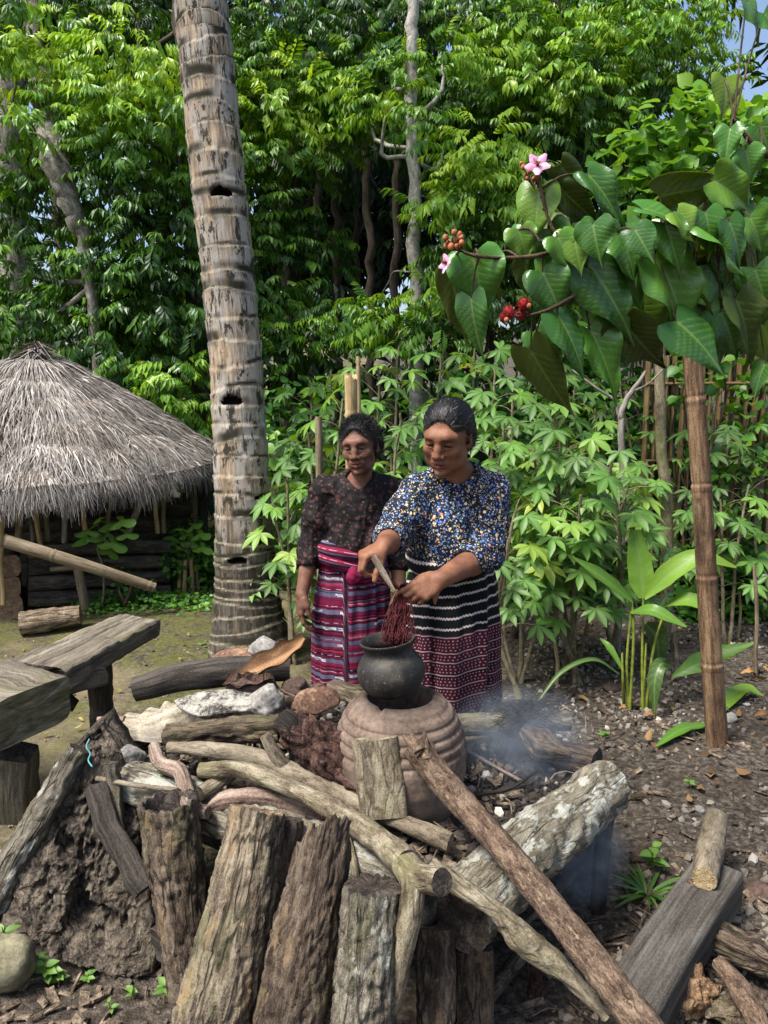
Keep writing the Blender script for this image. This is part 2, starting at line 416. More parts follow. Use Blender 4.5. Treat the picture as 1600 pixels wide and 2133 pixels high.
def litter(name, n, xr, yr, seed, stops, label, smin=0.03, smax=0.1):
    rng = np.random.default_rng(seed); x = rng.uniform(*xr, n); y = rng.uniform(*yr, n)
    X = rng.normal(size=(n, 3))*A(1, 1, 0.12); Z = np.tile(A(0, 0, 1), (n, 1)) + rng.normal(0, 0.35, (n, 3))
    Z[rng.random(n) < 0.5] *= -1
    P_ = np.stack([x, y, gheight(x, y) + 0.014 + 0.012*rng.random(n)], 1)
    V, F, at_ = scatter(LV, LF, P_, frame_from(X, Z), rng.uniform(smin, smax, n), rng.random(n))
    return tag(mk(name, V, F, mat_leaf(name + '_leaf', stops, 0.7, 0.12, 0.2), attrs=at_, origin=A(0, 0, 0)), label, 'leaf litter', kind='stuff')
litter('leaf_litter', 300, (0.35, 3.4), (2.7, 5.6), 21, [(0, rgb((50, 38, 29))), (0.5, rgb((90, 70, 50))), (0.85, rgb((124, 96, 66))), (1, rgb((150, 122, 80)))], 'dry brown leaf litter under the cassava')
litter('leaf_scraps', 160, (-2.6, -0.2), (2.6, 5.0), 22, [(0, rgb((70, 60, 34))), (0.6, rgb((120, 112, 60))), (1, rgb((176, 164, 92)))], 'small pale leaf scraps lying on the mossy path', 0.015, 0.05)

lap("ground")
# ================================================================== FOREST
def spray(nl, seed, leaf=0.3, w=0.2, hang=0.9, ln=1.0):
    """a twig along +x with drooping leaflets on both sides, as one small template"""
    rng = np.random.default_rng(seed); parts = []; ids = []
    bv, bf = blade(2, w, 0.3, 0.45, lambda u: np.array([0.12, 1.0, 0.0]))
    bv = bv[[0, 1, 2, 3, 4, 5, 7]]; bf = np.array([(1, 4, 3), (1, 3, 0), (1, 5, 4), (1, 2, 5), (3, 4, 6), (4, 5, 6)])
    for i in range(nl):
        a = (i+1)/nl; s = -1 if i % 2 else 1
        if i == nl-1: s = 0
        d = A(0.55 + 0.3*rng.random(), s*(0.7 + 0.2*rng.random()), -hang*(0.5 + 0.7*rng.random()))
        z = A(0.2, s*0.15, 1) + rng.normal(0, 0.18, 3)
        R = frame_from(d[None], z[None])[0]
        parts.append(((bv*leaf*(0.75+0.4*rng.random()))@R.T + A(a*ln*0.75, s*0.02, -0.10*a*a), bf))
        ids.append(np.full(len(bv), rng.random()))
    V, F, _ = join(parts)
    return V, F[0], np.concatenate(ids)
SPRAYS = [spray(11, k, 0.36, 0.19, 0.9) for k in range(4)]
def crown(clumps, seed, per=92, size=0.27, templates=None, jitter=0.06):
    """clumps: (centre, radius, tone). Leaf sprays over the upper and outer side of each clump"""
    rng = np.random.default_rng(seed); out = []; TT = templates or SPRAYS
    for (c0, r, tone) in clumps:
        n = max(6, int(per*(r/0.5)**1.6))
        d = rng.normal(size=(n, 3)); d[:, 2] = np.abs(d[:, 2])*0.9 - 0.35; d /= np.linalg.norm(d, axis=1, keepdims=True)
        rad = r*(0.35 + 0.7*rng.random(n)**0.6)
        P_ = np.asarray(c0)[None] + d*rad[:, None]*A(1.15, 1.0, 0.72) + rng.normal(0, jitter, (n, 3))
        X = d*A(1, 1, 0.5) + A(0, 0, -0.25) + rng.normal(0, 0.3, (n, 3)); Z = A(0, 0, 1)[None] + d*0.35 + rng.normal(0, 0.2, (n, 3))
        R = frame_from(X, Z); s = size*rng.uniform(0.65, 1.25, n)
        hgt = (P_[:, 2] - c0[2])/max(r, 0.1)
        var = np.clip(tone + 0.13*rng.normal(size=n) + 0.10*hgt, 0.01, 0.99)  # leaf colour lightens with height, painted light from above
        pick = rng.integers(0, len(TT), n)
        for k, (tv, tf, lid) in enumerate(TT):
            m = pick == k
            if m.any():
                V, F, at_ = scatter(tv, tf, P_[m], R[m], s[m], var[m])
                at_['var'] = np.clip(at_['var'] + np.tile((lid-0.5)*0.16, m.sum()), 0.01, 0.99)
                out.append((V, F, at_))
    return join(out)
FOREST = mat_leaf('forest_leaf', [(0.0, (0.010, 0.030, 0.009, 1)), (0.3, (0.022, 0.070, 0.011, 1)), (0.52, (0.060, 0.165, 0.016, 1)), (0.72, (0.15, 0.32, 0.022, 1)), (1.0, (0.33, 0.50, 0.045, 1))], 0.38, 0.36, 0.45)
BARK_PALE = mat_wood('pale_forest_bark', [(0.25, rgb((84, 78, 66))), (0.5, rgb((140, 134, 120))), (0.75, rgb((186, 182, 170)))], scale=26, sc=(1, 1, 0.7), crack=0.25, patch=[(rgb((66, 74, 44)), 14, 0.55, 0.7, 0.6)])
BARK_WHITE = mat_wood('whitish_forest_bark', [(0.25, rgb((112, 108, 98))), (0.5, rgb((174, 170, 160))), (0.75, rgb((208, 206, 198)))], scale=26, sc=(1, 1, 0.7), crack=0.2, dark=1.0, grey=.1, patch=[(rgb((84, 90, 62)), 14, 0.56, 0.7, 0.5)])
BARK_DARK = mat_wood('dark_forest_bark', [(0.25, rgb((40, 34, 28))), (0.5, rgb((78, 68, 55))), (0.8, rgb((112, 100, 84)))], scale=24, crack=0.5, patch=[(rgb((60, 72, 36)), 9, 0.52, 0.68, 0.7)])
PX = 1.0/FPX
def clump(px, py, Y, rpx, tone): return (at(px, py, Y), rpx*Y*PX, tone)
def tree(name, label, trunk, R, clumps, seed, bark, per=98, size=0.27, limbs=True, group='forest trees behind the yard'):
    base = trunk[0]
    root = empty(name, base, label, 'tree', group)
    tv = [tube(trunk, R, 12, 0.12, wob=0.03, seed=seed, cap=False, disp=barkdisp(0.006, 20, 6, seed, 0.012))[:3]]
    if limbs:
        rng = np.random.default_rng(seed+50); tp = spline(trunk, 40)
        for c in clumps[::2]:
            c0 = np.asarray(c[0]); i = int(np.argmin(np.linalg.norm(tp - (c0 - A(0, 0, 0.5)), axis=1))); i = max(8, i)
            a = tp[i]; m = (a + c0)/2 + rng.normal(0, 0.12, 3) - A(0, 0, 0.12)
            tv.append(tube([a, m, c0], [R[-1]*0.45 if len(R) else 0.03, 0.022, 0.008], 6, 0.12, wob=0.04, seed=seed+i, cap=False)[:3])
    V, F, at_ = join(tv); mk('trunk', V, F, bark, root, attrs=at_)
    V, F, at_ = crown([(c_, r_, min(.9, t_ + .08)) for c_, r_, t_ in clumps], seed, per, size); o_ = mk('crown', V, F, FOREST, root, smooth=False, attrs=at_)  # tones raised: sunlight on the crowns put into the leaf colour
    return root
def G(px, py, Y): 
    p = at(px, py, Y); p[2] = zg(p[0], p[1]) - 0.05; return p
C = clump
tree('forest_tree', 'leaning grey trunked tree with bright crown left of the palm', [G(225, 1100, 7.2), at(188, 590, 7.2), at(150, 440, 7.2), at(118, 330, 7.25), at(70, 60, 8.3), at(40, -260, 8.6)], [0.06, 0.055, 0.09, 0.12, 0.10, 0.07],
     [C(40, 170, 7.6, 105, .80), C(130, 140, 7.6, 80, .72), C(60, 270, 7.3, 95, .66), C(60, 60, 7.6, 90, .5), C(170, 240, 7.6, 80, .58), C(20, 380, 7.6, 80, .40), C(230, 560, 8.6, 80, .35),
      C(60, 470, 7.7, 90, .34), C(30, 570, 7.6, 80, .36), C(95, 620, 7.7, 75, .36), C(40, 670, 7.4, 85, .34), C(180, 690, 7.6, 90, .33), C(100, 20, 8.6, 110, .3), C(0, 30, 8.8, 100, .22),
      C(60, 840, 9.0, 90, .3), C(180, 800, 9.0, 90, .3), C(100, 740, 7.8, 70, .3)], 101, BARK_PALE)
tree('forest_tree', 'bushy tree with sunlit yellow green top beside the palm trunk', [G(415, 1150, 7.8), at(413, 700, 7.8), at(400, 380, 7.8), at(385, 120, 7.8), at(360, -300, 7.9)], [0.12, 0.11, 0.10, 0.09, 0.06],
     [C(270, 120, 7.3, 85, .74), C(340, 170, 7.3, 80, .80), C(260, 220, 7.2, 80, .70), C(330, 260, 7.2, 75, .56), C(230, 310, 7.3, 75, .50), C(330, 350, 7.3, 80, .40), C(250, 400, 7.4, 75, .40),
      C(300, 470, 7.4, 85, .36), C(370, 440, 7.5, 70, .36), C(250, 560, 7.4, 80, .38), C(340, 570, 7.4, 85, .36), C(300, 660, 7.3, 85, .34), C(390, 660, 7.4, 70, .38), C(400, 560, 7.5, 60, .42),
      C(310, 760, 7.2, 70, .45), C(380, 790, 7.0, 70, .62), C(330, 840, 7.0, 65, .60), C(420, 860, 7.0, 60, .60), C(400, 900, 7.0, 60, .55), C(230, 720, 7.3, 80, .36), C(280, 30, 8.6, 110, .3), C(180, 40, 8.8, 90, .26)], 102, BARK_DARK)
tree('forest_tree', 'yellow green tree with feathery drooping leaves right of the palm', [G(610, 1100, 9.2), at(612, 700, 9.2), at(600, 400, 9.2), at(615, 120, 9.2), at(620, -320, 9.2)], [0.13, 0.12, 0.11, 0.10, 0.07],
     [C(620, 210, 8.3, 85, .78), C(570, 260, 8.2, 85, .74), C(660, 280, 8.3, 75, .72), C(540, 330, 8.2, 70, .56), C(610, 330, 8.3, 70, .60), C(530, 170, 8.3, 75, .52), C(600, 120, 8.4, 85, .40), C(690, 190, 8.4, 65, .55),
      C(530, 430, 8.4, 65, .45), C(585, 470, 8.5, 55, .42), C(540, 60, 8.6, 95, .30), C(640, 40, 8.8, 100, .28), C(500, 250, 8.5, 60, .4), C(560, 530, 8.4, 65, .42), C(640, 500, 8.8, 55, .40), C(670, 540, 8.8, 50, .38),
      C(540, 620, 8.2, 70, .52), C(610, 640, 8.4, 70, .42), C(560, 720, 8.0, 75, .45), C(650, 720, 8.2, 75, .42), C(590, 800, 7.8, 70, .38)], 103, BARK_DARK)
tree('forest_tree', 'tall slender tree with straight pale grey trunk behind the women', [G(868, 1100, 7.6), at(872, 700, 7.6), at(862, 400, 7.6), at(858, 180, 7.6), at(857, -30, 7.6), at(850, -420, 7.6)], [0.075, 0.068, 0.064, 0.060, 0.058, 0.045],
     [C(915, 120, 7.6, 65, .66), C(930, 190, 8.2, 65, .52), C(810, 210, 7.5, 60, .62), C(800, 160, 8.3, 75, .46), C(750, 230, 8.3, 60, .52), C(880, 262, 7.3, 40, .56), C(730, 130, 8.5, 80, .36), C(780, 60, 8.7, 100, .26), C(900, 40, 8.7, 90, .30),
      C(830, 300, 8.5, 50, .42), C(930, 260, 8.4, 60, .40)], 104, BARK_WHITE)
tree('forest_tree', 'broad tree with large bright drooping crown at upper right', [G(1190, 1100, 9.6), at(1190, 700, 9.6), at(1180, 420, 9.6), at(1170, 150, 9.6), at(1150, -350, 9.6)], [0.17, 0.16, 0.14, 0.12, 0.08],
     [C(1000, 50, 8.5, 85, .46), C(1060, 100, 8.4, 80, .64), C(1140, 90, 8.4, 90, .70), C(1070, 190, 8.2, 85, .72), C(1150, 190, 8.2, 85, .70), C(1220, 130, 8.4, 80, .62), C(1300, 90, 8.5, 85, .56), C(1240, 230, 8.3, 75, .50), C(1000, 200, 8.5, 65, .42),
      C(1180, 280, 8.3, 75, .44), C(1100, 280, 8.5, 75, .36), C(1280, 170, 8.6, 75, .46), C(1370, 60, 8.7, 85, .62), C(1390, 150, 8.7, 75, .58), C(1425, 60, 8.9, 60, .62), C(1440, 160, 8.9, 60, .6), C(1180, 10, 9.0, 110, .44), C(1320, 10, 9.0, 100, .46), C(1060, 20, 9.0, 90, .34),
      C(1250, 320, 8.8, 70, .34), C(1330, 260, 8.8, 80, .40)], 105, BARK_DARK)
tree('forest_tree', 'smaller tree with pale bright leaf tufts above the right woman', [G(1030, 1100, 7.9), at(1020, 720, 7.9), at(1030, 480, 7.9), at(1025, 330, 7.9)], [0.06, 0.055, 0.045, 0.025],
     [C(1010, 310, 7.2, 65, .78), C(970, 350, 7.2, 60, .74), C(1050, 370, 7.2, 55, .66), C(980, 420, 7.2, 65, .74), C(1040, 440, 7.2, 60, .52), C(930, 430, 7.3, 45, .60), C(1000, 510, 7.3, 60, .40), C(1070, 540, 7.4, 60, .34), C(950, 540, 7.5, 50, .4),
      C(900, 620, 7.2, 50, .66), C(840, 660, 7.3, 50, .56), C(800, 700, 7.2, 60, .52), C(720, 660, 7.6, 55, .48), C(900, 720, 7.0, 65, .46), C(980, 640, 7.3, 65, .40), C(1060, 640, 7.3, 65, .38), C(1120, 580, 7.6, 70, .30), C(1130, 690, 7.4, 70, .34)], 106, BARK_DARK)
# forest farther in, its shade put into dark leaf tones: one mass of leaves, and slim trunks that can be told apart
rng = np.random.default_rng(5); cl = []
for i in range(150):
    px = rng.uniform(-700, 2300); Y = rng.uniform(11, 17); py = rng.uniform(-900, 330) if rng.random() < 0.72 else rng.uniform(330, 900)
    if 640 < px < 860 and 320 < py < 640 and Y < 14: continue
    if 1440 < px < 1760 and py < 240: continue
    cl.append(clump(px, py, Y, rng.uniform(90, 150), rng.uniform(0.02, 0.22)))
for i in range(64):                                                # unseen canopy added above the frame to shade the wood
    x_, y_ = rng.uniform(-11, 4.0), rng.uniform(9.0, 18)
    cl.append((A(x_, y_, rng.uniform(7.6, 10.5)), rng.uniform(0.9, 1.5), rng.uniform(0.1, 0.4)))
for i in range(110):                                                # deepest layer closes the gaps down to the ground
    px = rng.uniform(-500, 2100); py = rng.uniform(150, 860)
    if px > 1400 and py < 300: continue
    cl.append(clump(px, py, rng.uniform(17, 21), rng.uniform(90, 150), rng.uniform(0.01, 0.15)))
for i in range(16): cl.append(clump(rng.uniform(620, 900), rng.uniform(300, 680), rng.uniform(14.5, 17), rng.uniform(80, 120), 0.03))  # near-black leaf tone paints the shade inside the gap
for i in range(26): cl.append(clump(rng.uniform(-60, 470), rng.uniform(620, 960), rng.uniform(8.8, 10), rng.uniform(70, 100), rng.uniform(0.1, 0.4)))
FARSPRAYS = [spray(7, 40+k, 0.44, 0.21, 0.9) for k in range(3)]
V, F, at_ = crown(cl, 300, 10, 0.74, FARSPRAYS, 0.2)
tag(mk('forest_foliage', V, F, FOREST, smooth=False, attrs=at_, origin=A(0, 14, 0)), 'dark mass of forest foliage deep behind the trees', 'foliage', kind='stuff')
far_tr = [(660, 330, 11.5, .05, 'first thin dark trunk in the gap right of the palm'), (700, 300, 12.5, .06, 'second thin dark trunk in the gap right of the palm'), (765, 330, 11, .055, 'dark trunk left of the pale slender tree'),
          (828, 300, 10.2, .05, 'brownish trunk close beside the pale slender tree'), (115, 30, 10.0, .06, 'slim mossy trunk at the upper left'), (15, 20, 10.5, .2, 'thick grey trunk at the far upper left corner'),
          (940, 400, 11, .05, 'slim trunk in the shade right of the pale tree'), (740, 380, 13, .05, 'faint thin trunk deepest in the dark gap')]
for i, (px, py, Y, r, lab) in enumerate(far_tr):
    b = G(px + (i % 3 - 1)*14, 900, Y); tp_ = at(px, py, Y); top = tp_ + (tp_ - b)*0.9; top[2] = max(top[2], 8.0)
    V, F, at_, _ = tube([b, tp_, top], [r*1.15, r, r*0.7], 9, 0.2, wob=0.05, seed=400+i, cap=False)
    root = empty('slim_forest_tree', b, lab, 'tree', 'slim trunks deep in the wood'); mk('trunk', V, F, BARK_DARK if i not in (5,) else BARK_PALE, root, attrs=at_)
    V, F, at_ = crown([(top + rng.normal(0, 0.4, 3), rng.uniform(0.7, 1.0), 0.25) for _ in range(3)], 420+i, 25, 0.5); mk('crown', V, F, FOREST, root, smooth=False, attrs=at_)
# bare grey twigs and hanging vines in the gap
TWIG = mat_wood('bare_twig', [(0.3, rgb((92, 84, 72))), (0.7, rgb((168, 160, 146)))], scale=30, crack=0.0)
for i, (pts, Y, r, lab) in enumerate([
        ([(985, 175), (1030, 150), (1055, 120)], 7.9, .012, 'bare pale twig jutting left of the upper right crown'),
        ([(870, 430), (905, 450), (925, 490)], 7.9, .012, 'short bare twig growing right from the pale trunk'),
        ([(860, 570), (820, 570), (795, 610), (790, 640)], 7.6, .010, 'thin arched twig curving down from the pale trunk'),
        ([(660, 320), (690, 300), (740, 310), (800, 290)], 8.0, .008, 'fine bare vine strung across the dark gap')]):
    V, F, at_, _ = tube([at(a, b, Y + 0.15*k) for k, (a, b) in enumerate(pts)], [r, r*0.5], 6, 0.04, wob=0.02, seed=i)
    tag(mk('bare_twig', V, F, TWIG, attrs=at_), lab, 'twig', 'bare twigs in the forest edge')

lap("forest")
# ------------------------------------------------------------------ understory shrubs behind the cassava
SHR = mat_leaf('shrub_leaf', [(0.0, (0.014, 0.045, 0.010, 1)), (0.4, (0.035, 0.12, 0.016, 1)), (0.75, (0.085, 0.23, 0.025, 1)), (1.0, (0.20, 0.34, 0.035, 1))], 0.42, 0.35, 0.45)
def heart(nl=4, w=0.42):
    prof = lambda u: np.array([0.25, 0.95, 1.0, 0.62, 0.0])[:nl+1] if nl == 4 else np.sin(np.pi*u)
    return blade(nl, w, 0.22, 0.3, prof)
HV, HF = heart()
def leafcloud(clumps, seed, per, smin, smax, tv=HV, tf=HF, flat=0.5):
    rng = np.random.default_rng(seed); out = []
    for (c0, r, tone) in clumps:
        n = int(per*(r/0.4)**1.7); d = rng.normal(size=(n, 3)); d /= np.linalg.norm(d, axis=1, keepdims=True)
        P_ = np.asarray(c0) + d*(r*rng.random(n)**0.4)[:, None]*A(1.1, 0.8, 0.85); P_[:, 2] = np.maximum(P_[:, 2], 0.03)
        X = rng.normal(size=(n, 3))*A(1, 1, 0.35) + d*0.6 + A(0, -0.15, -0.3); Z = A(-0.1, -0.35, 1)[None]*flat + rng.normal(0, 0.3, (n, 3))
        out.append(scatter(tv, tf, P_, frame_from(X, Z), rng.uniform(smin, smax, n), np.clip(tone + 0.16*rng.normal(size=n), 0.01, 0.99)))
    return join(out)
def shrub(name, label, clumps, seed, per, smin, smax, stems=6, m=SHR, flat=0.6, cat='shrub', group=None):
    c = np.mean([np.asarray(q[0]) for q in clumps], 0); base = A(c[0], c[1], zg(c[0], c[1]))
    root = empty(name, base, label, cat, group); rng = np.random.default_rng(seed); sv = []
    for q in clumps:
        sv.append(tube([base + A(*rng.normal(0, 0.08, 2), 0), (base + np.asarray(q[0]))/2 + rng.normal(0, 0.08, 3), np.asarray(q[0])], [0.016, 0.005], 6, 0.08, wob=0.02, seed=seed, cap=False)[:3])
    V, F, at_ = join(sv); mk('stems', V, F, BARK_DARK, root, attrs=at_)
    V, F, at_ = leafcloud(clumps, seed, per, smin, smax, flat=flat); tag(mk('foliage', V, F, m, root, attrs=at_), kind='stuff')
    return root
VINE = mat_leaf('vine_leaf', [(0.0, (0.03, 0.10, 0.012, 1)), (0.4, (0.085, 0.22, 0.022, 1)), (0.75, (0.17, 0.36, 0.04, 1)), (1.0, (0.30, 0.48, 0.07, 1))], 0.42, 0.42, 0.45)
shrub('vine_shrub', 'bright light green round leaved vine heap at upper right', [C(1300, 330, 6.0, 75, .6), C(1370, 280, 6.0, 80, .7), C(1440, 250, 6.0, 80, .7), C(1490, 240, 6.2, 60, .75), C(1570, 250, 6.2, 65, .7), C(1420, 350, 5.9, 90, .6), C(1520, 310, 5.9, 95, .62), C(1600, 290, 6.0, 90, .6),
    C(1320, 430, 6.0, 90, .5), C(1430, 450, 6.0, 100, .45), C(1560, 430, 6.0, 110, .4), C(1300, 560, 6.1, 100, .35), C(1450, 600, 6.1, 110, .35), C(1590, 580, 6.1, 110, .35), C(1650, 400, 6.1, 110, .5)], 501, 120, 0.07, 0.15, m=VINE)
shrub('undergrowth_shrub', 'dark leafy undergrowth behind the left woman', [C(580, 860, 6.9, 90, .45), C(640, 960, 6.6, 90, .5), C(580, 1010, 6.4, 80, .6), C(700, 860, 6.8, 90, .4), C(620, 1090, 6.2, 80, .6), C(720, 1010, 6.6, 80, .4), C(800, 900, 6.8, 90, .4), C(560, 930, 6.2, 50, .9)], 502, 130, 0.06, 0.13)
shrub('undergrowth_shrub', 'leafy undergrowth behind the cassava at centre right', [C(1080, 880, 6.4, 90, .45), C(1170, 860, 6.4, 90, .5), C(1240, 800, 6.3, 80, .6), C(1280, 900, 6.2, 80, .5), C(1200, 960, 6.2, 90, .35), C(1110, 1000, 6.2, 90, .3), C(1300, 980, 6.0, 80, .4), C(1250, 740, 6.4, 80, .55), C(1150, 770, 6.5, 80, .5), C(1010, 800, 6.6, 80, .5), C(1350, 830, 6.4, 70, .45), C(1400, 900, 6.3, 60, .4), C(1360, 960, 6.0, 60, .45)], 503, 150, 0.06, 0.13)
shrub('hedge_bush', 'pale green pinnate bush before the bamboo screen on the right', [C(1490, 870, 5.6, 50, .7), C(1560, 850, 5.5, 55, .75), C(1540, 940, 5.4, 50, .6), C(1420, 830, 5.5, 45, .65), C(1600, 900, 5.5, 50, .6), C(1450, 930, 5.4, 50, .5), C(1400, 760, 5.5, 50, .6), C(1510, 780, 5.5, 50, .65), C(1590, 800, 5.5, 50, .6), C(1480, 990, 5.3, 50, .5), C(1580, 1000, 5.3, 50, .55)], 504, 80, 0.05, 0.11)
def lowcover(name, label, poly, n, seed, smin, smax, hmax, m=SHR, tone=(0.3, 0.7)):
    rng = np.random.default_rng(seed)
    P_ = np.array([gz(px, py, 0.0) for px, py in zip(rng.uniform(poly[0], poly[2], n), rng.uniform(poly[1], poly[3], n))])
    P_[:, :2] += rng.normal(0, 0.08, (n, 2)); P_[:, 2] = gheight(P_[:, 0], P_[:, 1]) + hmax*rng.random(n)**1.3
    X = rng.normal(size=(n, 3))*A(1, 1, 0.3) + A(0, -0.2, 0); Z = A(0, -0.3, 1)[None] + rng.normal(0, 0.35, (n, 3))
    V, F, at_ = scatter(HV, HF, P_, frame_from(X, Z), rng.uniform(smin, smax, n), rng.uniform(*tone, n))
    return tag(mk(name, V, F, m, attrs=at_, origin=A(0, 0, 0)), label, 'ground cover', kind='stuff')
lowcover('ground_cover', 'low leafy ground cover behind the bamboo post at right', (1400, 1130, 1720, 1290), 5200, 601, 0.04, 0.10, 0.5)
lowcover('weed_cover', 'low weeds growing behind the palm', (350, 1180, 470, 1235), 700, 602, 0.03, 0.07, 0.4, tone=(0.4, 0.8))
lowcover('weed_fringe', 'fringe of weeds between the hut and the path', (160, 1250, 460, 1275), 900, 603, 0.015, 0.045, 0.08, tone=(0.4, 0.9))
lowcover('weed_patch', 'dark weeds under the cassava plants', (1050, 1150, 1430, 1260), 2600, 604, 0.03, 0.09, 0.42, tone=(0.1, 0.6))
lowcover('wall_weeds', 'tangled green weeds behind the women', (560, 1150, 1060, 1230), 1600, 605, 0.04, 0.10, 0.5, tone=(0.2, 0.7))
lap("setting")
# ================================================================== PALM
PALMPTS = [(522, 1372, 4.50), (514, 1230, 4.52), (507, 1080, 4.55), (500, 900, 4.58), (487, 700, 4.6), (470, 520, 4.62), (447, 300, 4.65), (428, 100, 4.7), (418, 0, 4.72)]
pp = [at(*q) for q in PALMPTS]; pp[0][2] = -0.03
pp += [pp[-1] + (pp[-1]-pp[-3])*k + A(0, 0.0, 0) for k in (1.2, 2.6, 4.2)]
rr_ = [0.258, 0.190, 0.167, 0.157, 0.152, 0.153, 0.152, 0.150, 0.148, 0.144, 0.138, 0.130]
rngp = np.random.default_rng(31); ringd = np.cumsum(np.concatenate([rngp.uniform(0.05, 0.085, 11), rngp.uniform(0.085, 0.155, 80)]))
ringp = rngp.uniform(0, 6.28, len(ringd)); ringa = rngp.uniform(0.006, 0.024, len(ringd)); ringw = rngp.uniform(0.010, 0.050, len(ringd))
RINGOUT = {}
def palmdisp(bk, th, d):
    D = bk[..., 2]; out = 0.0025*fbm(bk*A(30, 30, 14), 4, 3); dark = np.zeros_like(D); edge = np.zeros_like(D)
    TH = np.broadcast_to(th[None, :], D.shape)
    for k in range(len(ringd)):
        dd = D - (ringd[k] + ringa[k]*np.sin(TH + ringp[k]) + ringa[k]*0.5*np.sin(2*TH + 2*ringp[k]) + 0.006*vnoise(bk*A(25, 25, 0) + k*3.3, 6))
        out = out + 0.0065*np.exp(-np.maximum(0, -dd)/0.03)*(dd < 0) - 0.0045*np.exp(-np.maximum(0, dd)/0.02)*(dd >= 0)
        b = np.clip(1 - np.abs(dd + ringw[k]*0.5 - ringw[k])/(ringw[k]), 0, 1)
        m = np.clip(0.62 + 2.0*vnoise(np.stack([np.cos(TH)*1.7 + k, np.sin(TH)*1.7, TH*0 + k*2.1], -1), 8), 0, 1)
        dark = np.maximum(dark, np.clip(b*2.2, 0, 1)*m); edge = np.maximum(edge, np.exp(-(dd/0.004)**2))
    RINGOUT['dark'] = dark; RINGOUT['edge'] = edge
    return out
V, F, at_, ns = tube(pp, rr_, 76, 0.014, disp=palmdisp, wob=0.004, seed=3, cap=False)
at_['dark'] = RINGOUT['dark'].ravel(); at_['edge'] = RINGOUT['edge'].ravel(); hole = np.zeros(len(V))
for (px, py, w, h) in [(480, 838, .052, .034), (494, 1168, .050, .024), (452, 392, .050, .036), (540, 1040, .03, .018), (538, 1132, .04, .016)]:
    c = at(px, py, 4.4); s = (V[:, 1] < c[1] + 0.14)
    e = ((V[:, 0]-c[0])/w)**2 + ((V[:, 2]-c[2])/h)**2 + 0.5*vnoise(V*45, 9)
    k = np.clip((1.12 - e)*4, 0, 1)*s*np.clip((V[:, 2] - c[2] + h*0.5)/0.012, 0, 1)
    V[:, 1] += 0.07*k; hole = np.maximum(hole, k)
at_['hole'] = hole
t = NT('palm_bark'); v = t.coord('bk', (1, 1, 0.12), False); v2 = t.coord('bk', (1, 1, 0.35), False)
n1 = t.noise(v, 60, 5, 0.65); n2 = t.noise(v2, 12, 4, 0.6); n3 = t.noise(t.coord('bk', (1, 1, 1), False), 140, 3, 0.7)
c = t.ramp(n1, [(0.32, rgb((92, 82, 70))), (0.5, rgb((152, 132, 108))), (0.68, rgb((188, 172, 150)))])
c = t.mix(t.ramp(n2, [(0.40, 0.0), (0.58, 0.8)]), c, rgb((158, 154, 147)))
D = t.n('ShaderNodeSeparateXYZ', {0: t.attr('bk')}).outputs[2]
low = t.n('ShaderNodeMapRange', {0: t.math('ADD', D, t.math('MULTIPLY', n2, 0.7)), 1: 0.95, 2: 1.45, 3: 1.0, 4: 0.0}).outputs[0]
bl = t.ramp(t.noise(t.coord('bk', (1, 1, 0.45), False), 15, 5, 0.7), [(0.55, 0.0), (0.59, 0.95)])
dk = t.math('MULTIPLY', t.attr('dark', 'Fac'), t.ramp(t.noise(v2, 34, 5, 0.72), [(0.22, 0.0), (0.40, 1.0)]))
st = t.math('MULTIPLY', t.ramp(t.noise(t.coord('bk', (1, 1, 0.16), False), 30, 5, 0.75), [(0.53, 0.0), (0.59, 0.95)]), t.ramp(n2, [(0.36, 0.15), (0.55, 1.0)]))
c = t.mix(t.math('MULTIPLY', low, t.ramp(n1, [(0.35, 0.95), (0.75, 0.6)])), c, rgb((50, 44, 36)))
c = t.mix(t.math('MAXIMUM', t.math('MAXIMUM', dk, st), bl), c, t.mix(n3, rgb((24, 23, 20)), rgb((62, 58, 46))))
c = t.mix(t.math('MULTIPLY', t.attr('edge', 'Fac'), t.ramp(n3, [(0.4, 0.1), (0.62, 0.75)])), c, rgb((186, 176, 150)))
c = t.mix(t.ramp(t.attr('hole', 'Fac'), [(0.0, 0.0), (0.3, 1.0)]), c, rgb((22, 16, 12)))
PALMB = t.done(c, 0.9, t.bump(t.math('ADD', n1, t.math('MULTIPLY', n3, 0.5)), 0.6, 0.008), 0.2)
palm = empty('palm_tree', pp[0], 'tall coconut palm with ringed grey trunk left of the women', 'palm tree')
mk('trunk', V, F, PALMB, palm, attrs=at_)
FROND = mat_leaf('frond_leaf', [(0, (0.03, 0.09, 0.012, 1)), (1, (0.09, 0.17, 0.02, 1))], 0.45, 0.3, 0.4)
top = pp[-1]; bl, bf = blade(3, 0.035, 0.25, 0.5)
